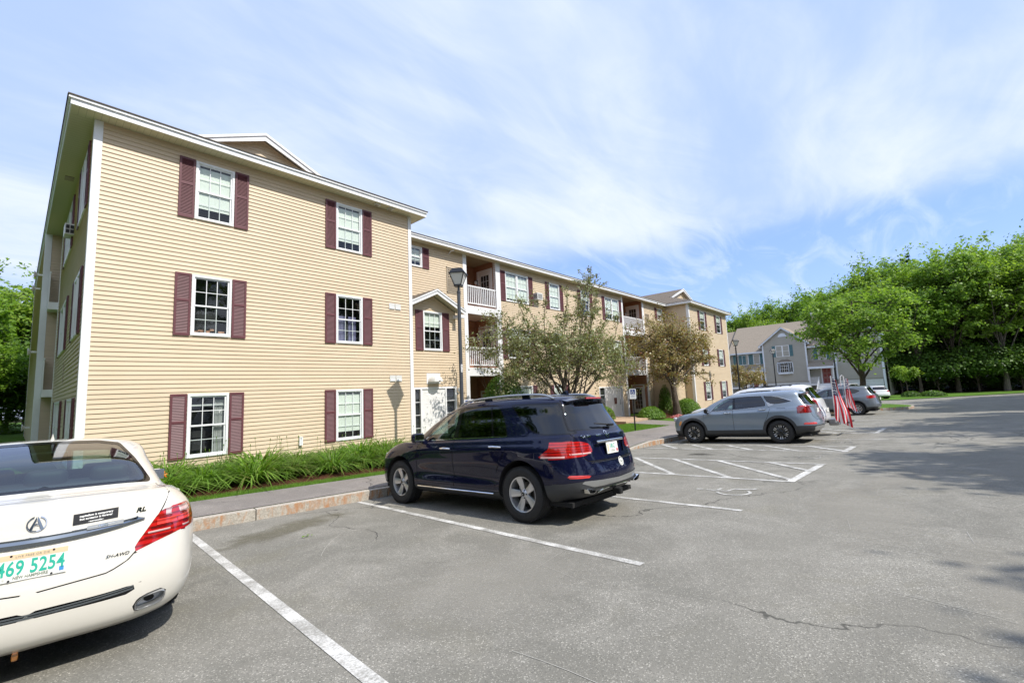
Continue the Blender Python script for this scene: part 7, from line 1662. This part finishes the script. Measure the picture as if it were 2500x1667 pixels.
def make_pine(name, label, loc, H, r, mat='leaf_pine', seed=1, leaves=9000, size=.35, group=None, low=.12):
    rng = np.random.default_rng(seed); T = empty(name, loc, label, 'tree', group); mb = MB(); mb.tube([(0,0,0),(.05,0,H*.5),(0,0,H*.98)], [H*.018,H*.011,.02], 8); P = []; Nn = []; nb = 60
    for k in range(nb):
        f = low+(1-low)*(k+rng.random()*.7)/nb; z = H*f; ln = r*(1-f)**.75*rng.uniform(.7,1.15)+.25; ph = k*2.399+rng.random(); e = np.array([math.cos(ph)*ln, math.sin(ph)*ln, z-ln*.10+.25*ln*f]); a = np.array([0,0,z]); m_ = (a+e)/2+[0,0,ln*.12]
        L = bez(a, m_, e, np.linspace(0,1,4)); mb.tube([tuple(p) for p in L], [.05*(1-f)+.015,.03,.02,.01], 4, cap=False); q = int(leaves*ln/(r*nb*.5)); t = rng.uniform(.2,1.05,q); B_ = bez(a, m_, e, t); sd = np.array([-math.sin(ph), math.cos(ph), 0])
        B_ = B_+sd*rng.normal(size=(q,1))*.22*ln*(1.1-t[:,None]*.6)+np.array([0,0,1])*rng.normal(size=(q,1))*.09*ln**.5; P.append(B_); Nn.append(np.array([0,0,1.])+rng.normal(size=(q,3))*.35)
    local('trunk', mb, T, 'bark', smooth=True); P = np.concatenate(P); Nn = np.concatenate(Nn); V, F = leaf_quads(P, Nn, size*rng.uniform(.6,1.3,len(P)), rng, .30); npmesh('crown', V, F, mat, T); return T
def bush(name, label, cat, loc, r, mat, seed, leaves=4000, size=.06, group=None, asp=.6, lump=.16, box=0):
    rng = np.random.default_rng(seed); T = empty(name, loc, label, cat, group); n = leaves
    d = rng.normal(size=(n,3)); d /= np.linalg.norm(d, axis=1, keepdims=True); d[:,2] = np.abs(d[:,2])*1.0-.15; k = rng.normal(size=(14,3)); k /= np.linalg.norm(k, axis=1, keepdims=True); am = (np.maximum(0, d @ k.T)**9).max(1)
    rad = (1-lump+lump*am*1.3)*(1-np.abs(rng.normal(size=n))*.12)*rng.choice([1,1,1,.8,.6], n); P = d*rad[:,None]*np.array(r); P[:,2] += r[2]*.25; P[:,2] = np.maximum(P[:,2], .02)
    V, F = leaf_quads(P, d+np.array([0,0,.4])+rng.normal(size=(n,3))*.5, size*rng.uniform(.6,1.4,n), rng, asp); npmesh('foliage', V, F, mat, T)
    mb = MB()
    for i in range(9): a = 2*math.pi*i/9; mb.tube([(.04*math.cos(a),.04*math.sin(a),0),(r[0]*.35*math.cos(a),r[1]*.35*math.sin(a),r[2]*.5),(r[0]*.65*math.cos(a+.3),r[1]*.65*math.sin(a+.3),r[2]*.85)], [.02,.014,.008], 5, cap=False)
    local('stem', mb, T, 'bark'); return T
g = lambda x, y: (x, y, land(x, y)-.03)
# the two crab apples before the long wing
make_tree('crab_apple_tree','bronze green crab apple with tall thin shoots before the long wing','tree',g(16.3,11.6),6.8,(5.9,2.1,2.75),2.9,tr=.11,limbs=36,subs=8,leaves=27000,size=.095,jit=.2,mat='leaf_crab',seed=5,up=.8,stems=3,low=.18,twig=.008)
make_tree('crab_apple_tree','rust tinged crab apple with a stout trunk before the far wing','tree',g(29.8,12.0),7.2,(5.1,2.4,3.4),3.7,tr=.26,limbs=28,subs=8,leaves=18500,size=.13,jit=.24,mat='leaf_crab_rust',seed=8,up=.6,stems=1,low=.30,twig=.012)
# airy shoots above the first crab apple
def shoots(parent_tree, bases, seed, mat, size):
    rng = np.random.default_rng(seed); mb = MB(); P = []; 
    for (a, b, c, nn) in bases:
        a, b, c = map(np.array, (a, b, c)); L = bez(a, b, c, np.linspace(0,1,9)); mb.tube([tuple(p) for p in L], [.035*(1-.85*i/8)+.004 for i in range(9)], 6, cap=False)
        for k in range(9):
            t = rng.uniform(.45,1); p = bez(a, b, c, [t])[0]; e = p+rng.normal(size=3)*[.42,.3,.3]+[0,0,.25]; mb.tube([tuple(p), tuple((p+e)/2+rng.normal(size=3)*.03), tuple(e)], [.012,.008,.004], 4, cap=False)
            t2 = rng.uniform(.15,1.05,nn); P.append(p+(e-p)*t2[:,None]+rng.normal(size=(nn,3))*.055)
        t = rng.uniform(.4,1.03,nn*3); P.append(bez(a, b, c, t)+rng.normal(size=(nn*3,3))*.06)
    P = np.concatenate(P); V, F = leaf_quads(P, rng.normal(size=(len(P),3))+[0,0,.8], size*rng.uniform(.6,1.2,len(P)), rng); local('shoot', mb, parent_tree, 'bark', smooth=True); npmesh('shoot_leaves', V, F, mat, parent_tree)
ct = [o for o in bpy.data.objects if o.name.startswith('crab_apple_tree')]
zc = ct[0].location.z
rs = np.random.default_rng(77); SH = [((.8,0,1.6),(1.6,-.3,4.2),(2.35,-.4,7.85),60)]
for x_, h_ in ((-3.6,5.3),(-2.9,5.7),(-2.2,5.5),(-1.4,6.0),(-.6,5.8),(.3,6.2),(.9,6.9),(1.5,7.2),(2.0,7.4),(2.7,6.9),(3.1,7.3),(3.6,6.6),(4.1,6.9),(4.7,6.2),(5.2,5.7),(5.7,5.2)): SH.append(((x_*.15+.3,rs.normal()*.2,1.5),(x_*.55+.3,rs.normal()*.5,h_*.55),(x_,rs.normal()*.5,h_),46))
shoots(ct[0], SH, 3, 'leaf_crab', .095)
shoots(ct[1], [((.1,0,3),(-.6,0,4.6),(-.7,.1,7.3),20),((.2,0,3.0),(1.6,-.2,4.2),(3.8,-.6,5.2),26),((.1,0,3.0),(.5,0,5.0),(.9,0,6.9),18),((.2,0,2.5),(1.8,-.4,2.9),(3.6,-.9,2.9),24)], 6, 'leaf_crab_rust', .12)
make_tree('crab_apple_tree','small bushy crab apple between the tan building and the townhouses','tree',(53.5,13.6,-2.5),4.2,(2.5,2.3,1.7),2.7,tr=.12,limbs=12,subs=7,leaves=6000,size=.17,jit=.3,mat='leaf_crab_rust',seed=12,low=.3)
make_tree('maple_tree','green spreading maple on the grass island before the townhouses','tree',(39.6,2.7,lotf(39.6,2.7)+.1),9.4,(3.7,3.7,4.3),5.2,tr=.22,limbs=32,subs=8,leaves=13500,size=.21,jit=.30,mat='leaf_maple',seed=21,low=.22,up=.5,twig=.016)
make_tree('young_tree','slender young tree beside two clipped shrubs on the far lawn','tree',(66.2,.6,-2.55),3.5,(1.5,1.4,1.0),2.5,tr=.06,limbs=9,subs=6,leaves=2600,size=.2,jit=.25,mat='leaf_forest',seed=31,low=.45)
bush('clipped_shrub','low dark clipped shrub left of the young tree on the far lawn','shrub',(65.3,.35,-2.5),(1.0,1.0,.62),'leaf_dark',3,1500,.16)
bush('clipped_shrub','wide dark clipped shrub right of the young tree on the far lawn','shrub',(65.6,-1.35,-2.5),(1.25,1.25,.62),'leaf_dark',4,1700,.16)
bush('yew_bush','big bright green yew bush behind the navy SUV roof','shrub',g(13.75,12.9),(1.6,1.1,2.95),'leaf_yew',5,16000,.085,asp=.3,lump=.22)
for i, (x, y, r, lab) in enumerate(((26.6,12.4,(1.15,.9,.85),'rounded green shrub right of the parking sign by the entry slab'),(24.2,14.2,(.8,.6,.95),'small green shrub tucked behind the rounded one by the entry'),(31.4,12.0,(1.35,1.2,1.1),'large light green shrub below the rust tinged crab apple'),(34.2,13.0,(1.3,.9,1.1),'loose green shrub at the foot of the far wing wall'),(33.0,14.0,(1.0,.6,2.2),'tall leafy shrub behind the rust tinged crab apple'))): bush('garden_shrub',lab,'shrub',g(x,y),r,'leaf_shrub',40+i,5200,.085,'garden shrubs by the second entrance')
bush('flowering_plant','low pink and white flowers between the two big shrubs','flowers',g(28.3,11.4),(.9,.4,.24),'petal_pink',51,650,.08)
bush('twiggy_shrub','thin bare twiggy shrub left of the entry slab','shrub',g(22.3,12.9),(.6,.5,.75),'leaf_crab',52,260,.05)
# daylily bed
def daylily(name, seed, n=300, R=.50, L=.92):
    rng = np.random.default_rng(seed); V = []; F = []; seg = 5
    for k in range(n):
        a = rng.uniform(0, 2*math.pi); rr = R*.55*math.sqrt(rng.random()); b = np.array([rr*math.cos(a), rr*math.sin(a), 0]); o = a+rng.normal()*.5; d = np.array([math.cos(o), math.sin(o), 0]); sd = np.array([-d[1], d[0], 0]); l = L*rng.uniform(.65,1.15); lean = rng.uniform(.30,.95); w = rng.uniform(.009,.015); base = len(V)
        for i in range(seg+1):
            t = i/seg; p = b+d*l*(lean*t+.42*lean*t*t)+np.array([0,0,1])*l*(t*(1.02-.10*lean)-(.30+.62*lean)*t*t); ww = w*(1-.9*t**3)*(.7+.6*t if t < .5 else 1); V += [p-sd*ww, p+sd*ww]
        F += [(base+2*i, base+2*i+1, base+2*i+3, base+2*i+2) for i in range(seg)]
    return np.array(V), np.array(F)
DL = [daylily('d', 60+i, 430) for i in range(3)]
proto = []
for i in range(3):
    me = npmesh('daylily_clump', DL[i][0], DL[i][1], 'leaf_daylily'); proto.append(me)
pos = [(1.15,11.1),(1.9,10.85),(2.75,11.2),(3.6,10.95),(4.5,11.15),(5.35,10.9),(6.2,11.05),(7.0,10.8),(7.8,10.95),(8.6,10.75),(1.5,12.0),(2.3,12.05),(3.2,12.0),(4.1,11.95),(5.0,12.0),(5.9,11.9),(6.7,11.95),(7.5,11.85),(8.3,11.9),(9.3,11.5)]
rg = random.Random(3)
for i, (x, y) in enumerate(pos):
    o = proto[i] if i < 3 else proto[i % 3].copy()
    if i >= 3: COL.objects.link(o)
    o.location = (x, y, land(x, y)); o.rotation_euler = (0,0,rg.uniform(0,6.3)); s = rg.uniform(.78,1.15)*(1.0 if i < 10 else 1.15); o.scale = (s,s,s*rg.uniform(.9,1.05))
    row = 'kerb-side row' if i < 10 else 'wall-side row'; k = i if i < 10 else i-10
    tag(o, 'arching green daylily clump, %s from the left in the %s' % (ORD[k], row), 'plant', 'daylily clumps along the tan wall')
bm_ = MB()
for (x, y, z) in ((1.62,10.78,.36),(1.70,10.76,.33)):
    for k in range(6): a = k*math.pi/3; bm_.add([(0,0,0),(.05*math.cos(a-.3),.05*math.sin(a-.3),.02),(.085*math.cos(a),.085*math.sin(a),.0),(.05*math.cos(a+.3),.05*math.sin(a+.3),.02)], [(0,1,2,3)], 'petal_orange')
o = bm_.build('daylily_flower'); o.location = (1.95,10.62,land(1.95,10.62)+.42); o.rotation_euler = (R_(60),0,R_(20)); tag(o, 'single orange daylily bloom low in the clump near the white sedan', 'flower')
# bloom stalks and dry litter in the bed
mb = MB(); rgd = random.Random(12)
for k in range(46):
    x, y = rgd.uniform(1.2,9.0), rgd.uniform(10.8,12.2); z = land(x, y); h = rgd.uniform(.62,.95); dx, dy = rgd.uniform(-.12,.12), rgd.uniform(-.15,.1)
    mb.tube([(x,y,z),(x+dx*.5,y+dy*.5,z+h*.6),(x+dx,y+dy,z+h)], [.004,.003,.003], 4, 'leaf_daylily'); mb.lathe([(0,0),(.010,.02),(.006,.05),(0,.06)], 5, m='leaf_shrub', c=(x+dx,y+dy,z+h))
tag(mb.build('daylily_stalks'), kind='stuff')
# grass blades
def grass(name, n, fn, h, w, seed, mat='leaf_grass'):
    rng = np.random.default_rng(seed); P = fn(rng, n); P = np.array([(x, y, land(x, y)+.004) for x, y in P]) if name != 'island_grass' else np.array([(x, y, lotf(x, y)+.155) for x, y in P]); n = len(P); a = rng.uniform(0, 6.28, n); d = np.stack([np.cos(a), np.sin(a), np.zeros(n)], 1); hh = (h*rng.uniform(.5,1.3,n))[:,None]; ln = rng.normal(size=(n,3))*[.35,.35,0]
    V = np.stack([P-d*w, P+d*w, P+(ln*.8+[0,0,1])*hh], 1).reshape(-1,3); return tag(npmesh(name, V, np.arange(3*n).reshape(-1,3), mat, n=3), kind='stuff')
def strip(rng, n):
    u = rng.uniform(-3, 9.2, n); v = ve_np(u)+rng.uniform(-.015, .33, n); return [uv2xy(a, b) for a, b in zip(u, v)]
def ve_np(u): return np.interp(u, [-45,7.8,12.5,24,33.5], [9.84,9.84,10.9,10.95,10.95])
grass('verge_grass', 26000, strip, .055, .0035, 71)
def lawnp(rng, n):
    x = rng.uniform(13.5,22.8,n); y = rng.uniform(9.4,12.3,n); k = [(a, b) for a, b in zip(x, y) if xy2uv(a, b)[1] > ve(xy2uv(a, b)[0])-.01 and not (a > 19.7 and b > 12.1)]; return k
grass('lawn_grass', 26000, lawnp, .05, .006, 72)
grass('lawn_grass', 9000, lambda rng, n: [(a, b) for a, b in zip(rng.uniform(27.6,34,n), rng.uniform(9.8,11.6,n)) if xy2uv(a, b)[1] > 10.95], .06, .01, 73)
# small litter: twig of leaves on the lot
o = npmesh('fallen_leaf', *leaf_quads(np.array([(0,0,.01),(.03,.02,.015),(-.04,.01,.012),(.07,-.01,.01)]), np.array([(0,.2,1.),(.2,0,1),(0,-.3,1),(.1,.1,1)]), np.array([.07,.06,.05,.05]), np.random.default_rng(2)), 'leaf_bright'); o.location = (2.72,6.25,lotf(2.72,6.25)+.01); tag(o, 'small green leaf sprig lying on the asphalt between the cars', 'leaf')
# ------------------------------------------------------------ woods: a few kinds of tree, copied
F0 = [make_tree('forest_tree','x','tree',(0,0,-60),19,(5.2,5.2,8.2),10.4,tr=.24,limbs=34,subs=8,leaves=19000,size=.37,jit=.50,mat='leaf_forest',seed=101,low=.18,up=.5,twig=.02,bk='bark_gray'),
      make_tree('forest_tree','x','tree',(0,0,-60),20,(4.8,4.8,8.8),10.9,tr=.22,limbs=34,subs=8,leaves=19000,size=.36,jit=.48,mat='leaf_maple',seed=102,low=.18,up=.6,twig=.02),
      make_tree('forest_tree','x','tree',(0,0,-60),17,(4.8,4.8,6.2),10.4,tr=.2,limbs=30,subs=8,leaves=16000,size=.37,jit=.5,mat='leaf_bright',seed=103,low=.30,up=.5,twig=.02),
      make_tree('understory_tree','x','tree',(0,0,-60),7.5,(3.3,3.3,3.4),3.9,tr=.1,limbs=22,subs=8,leaves=7000,size=.34,jit=.6,mat='leaf_dark',seed=104,low=.12,up=.2,twig=.015),
      make_pine('pine_tree','x',(0,0,-60),17,4.2,seed=105,size=.42),
      make_pine('pine_tree','x',(0,0,-60),13,4.4,mat='leaf_dark',seed=106,size=.40,low=.04)]
index_kids(); used = set(); cnt = {}
KL = ['tall leafy tree','tall dense tree','pale green tree','low dark understory tree','blue green pine','dark drooping hemlock']
def wood(k, x, y, z, s, where, group, rz=None, sz=1.):
    if k in used: o = copy_tree(F0[k])
    else: o = F0[k]; used.add(k)
    rg_ = random.Random(int(x*31+y*17)); o.location = (x, y, z); o.rotation_euler = (0,0,rg_.uniform(0,6.28) if rz is None else rz); o.scale = (s, s, s*sz)
    key = (k, where); cnt[key] = cnt.get(key, 0)+1; o['group'] = group; o['category'] = 'tree'; o['_k'] = k; o['_w'] = where; o['_n'] = cnt[key]; return o
G1 = 'trees at the edge of the wood'; woods = []
front = [(0,77.5,2.6,.98),(2,74.5,-.6,.86),(1,77,-4.0,1.0),(0,79,-8.2,1.08),(1,82.5,-12.6,1.02),(0,86,-17.5,1.1),(2,90.5,-23,1.12),(0,95,-29.5,1.15),(1,101,-37,1.15)]
for k, x, y, s in front: wood(k, x, y, -2.5, s, 'at the front edge of the wood', G1)
for k, x, y, s in ((1,84,2,1.12),(0,84,-4,1.18),(4,86,-1,1.15),(0,88,-9,1.2),(1,92,-15,1.2),(4,95,-20,1.25),(0,99,-26,1.25),(2,85,7.5,1.1)): wood(k, x, y, -2.5, s, 'in the second row of the wood', G1)
for k, x, y, s in ((3,76,3.8,.9),(3,75.5,1.2,.8),(3,76,-2.2,.85),(3,78,-5.8,.95),(3,80,-9.6,.9),(3,82.5,-13.8,1.),(3,85.5,-18.5,1.),(5,79,-.6,.75),(5,81,-6.2,.8),(5,84,-11,.85),(5,88,-16,.9),(5,92,-22,.95),(3,90,-24,1.1),(3,95,-31,1.2),(3,79.5,.8,1.1),(3,82,-3.5,1.2),(3,85,-8,1.2),(3,88.5,-13,1.2),(3,92,-18.5,1.3)): wood(k, x, y, -2.55, s, 'under the front of the wood', G1)
for k, x, y, s in [(3,94+(i*37%11)*.9,6-i*4.1,1.5+.1*(i%3)) for i in range(11)]+[(5,90+(i*29%7)*.9,4-i*4.6,1.1) for i in range(8)]+[(3,101+(i*31%9),8-i*5.2,1.9) for i in range(9)]: wood(k, x, y, -2.55, s, 'deep in the wood', G1)
for k, x, y, s in ((4,88,31,1.0),(0,87,26.5,.86),(0,90,22,.94),(4,86,23.5,.78),(0,88,18.5,.80),(5,85.5,29,1.05),(2,89,15,.84),(4,92,12.5,1.0),(2,92,9.5,.98),(0,95,5,1.0),(0,96,36,.95),(1,97,19,1.02),(5,85,20.5,.85),(2,94,26,.95),(1,99,12,1.1),(3,86,13,1.2),(3,86,25,1.3),(3,85,17,1.2),(3,85.5,9.5,1.2)): wood(k, x, y, -2.6, s, 'behind the townhouses', 'trees behind the townhouses')
# left edge, behind the rear of the tan building
for k, x, y, s in ((2,-3.2,39.5,.66),(0,.6,46,.72),(4,-1.6,43,.62),(5,-.6,39.2,.40),(2,-1.4,37.4,.42),(3,-3.6,36,.8),(3,1.2,41,.9),(5,-4.5,42,.7),(2,-6.5,37,.62),(3,-.2,44,1.2)): wood(k, x, y, -2.1, s, 'left of the tan building', 'trees left of the tan building')
# the sunny-side tree line that shades the lot, and the trees the cars mirror
for k, x, y, s in ((0,-10,-15,.85),(4,-4,-16,.95),(1,5.8,-14.0,.78),(0,14.6,-13.2,.86),(4,9.3,-17.5,.95),(5,18.5,-17,.9),(0,23.4,-12.8,.84),(1,27.8,-13.4,.80),(4,33,-15,.95),(0,39,-13.4,.86),(1,46,-14,.86),(0,53,-15,.9),(2,60,-17,.9),(4,67,-21,1.),(4,-19,-6,.9),(5,-17,2,1.1),(0,-20,9,.9),(4,-17.5,15,.9),(5,-16,21,1.0),(1,-21,27,.9),(4,-11.5,16,.85),(5,-11,20,1.1),(0,-12.5,24.5,.75),(4,-10.5,28,.8),(5,-12,33,1.1),(4,-15,37,1.1),(5,-9.5,12.5,.75),(3,-10.5,18,1.5),(3,-10.5,23,1.5),(3,-10.5,30.5,1.6),(3,-14,-10,1.3),(3,-15,6,1.2),(3,-15,12,1.3),(3,-16,-2,1.3)): wood(k, x, y, -1.3, s, 'beside the lot', 'trees shading the lot')
for o in bpy.data.objects:
    if '_k' in o.keys():
        k, w, n = int(o['_k']), o['_w'], int(o['_n']); del o['_k'], o['_w'], o['_n']; tot = cnt[(k, w)]
        o['label'] = '%s%s %s' % ('' if tot == 1 else ORD[n-1]+' ', KL[k], w)
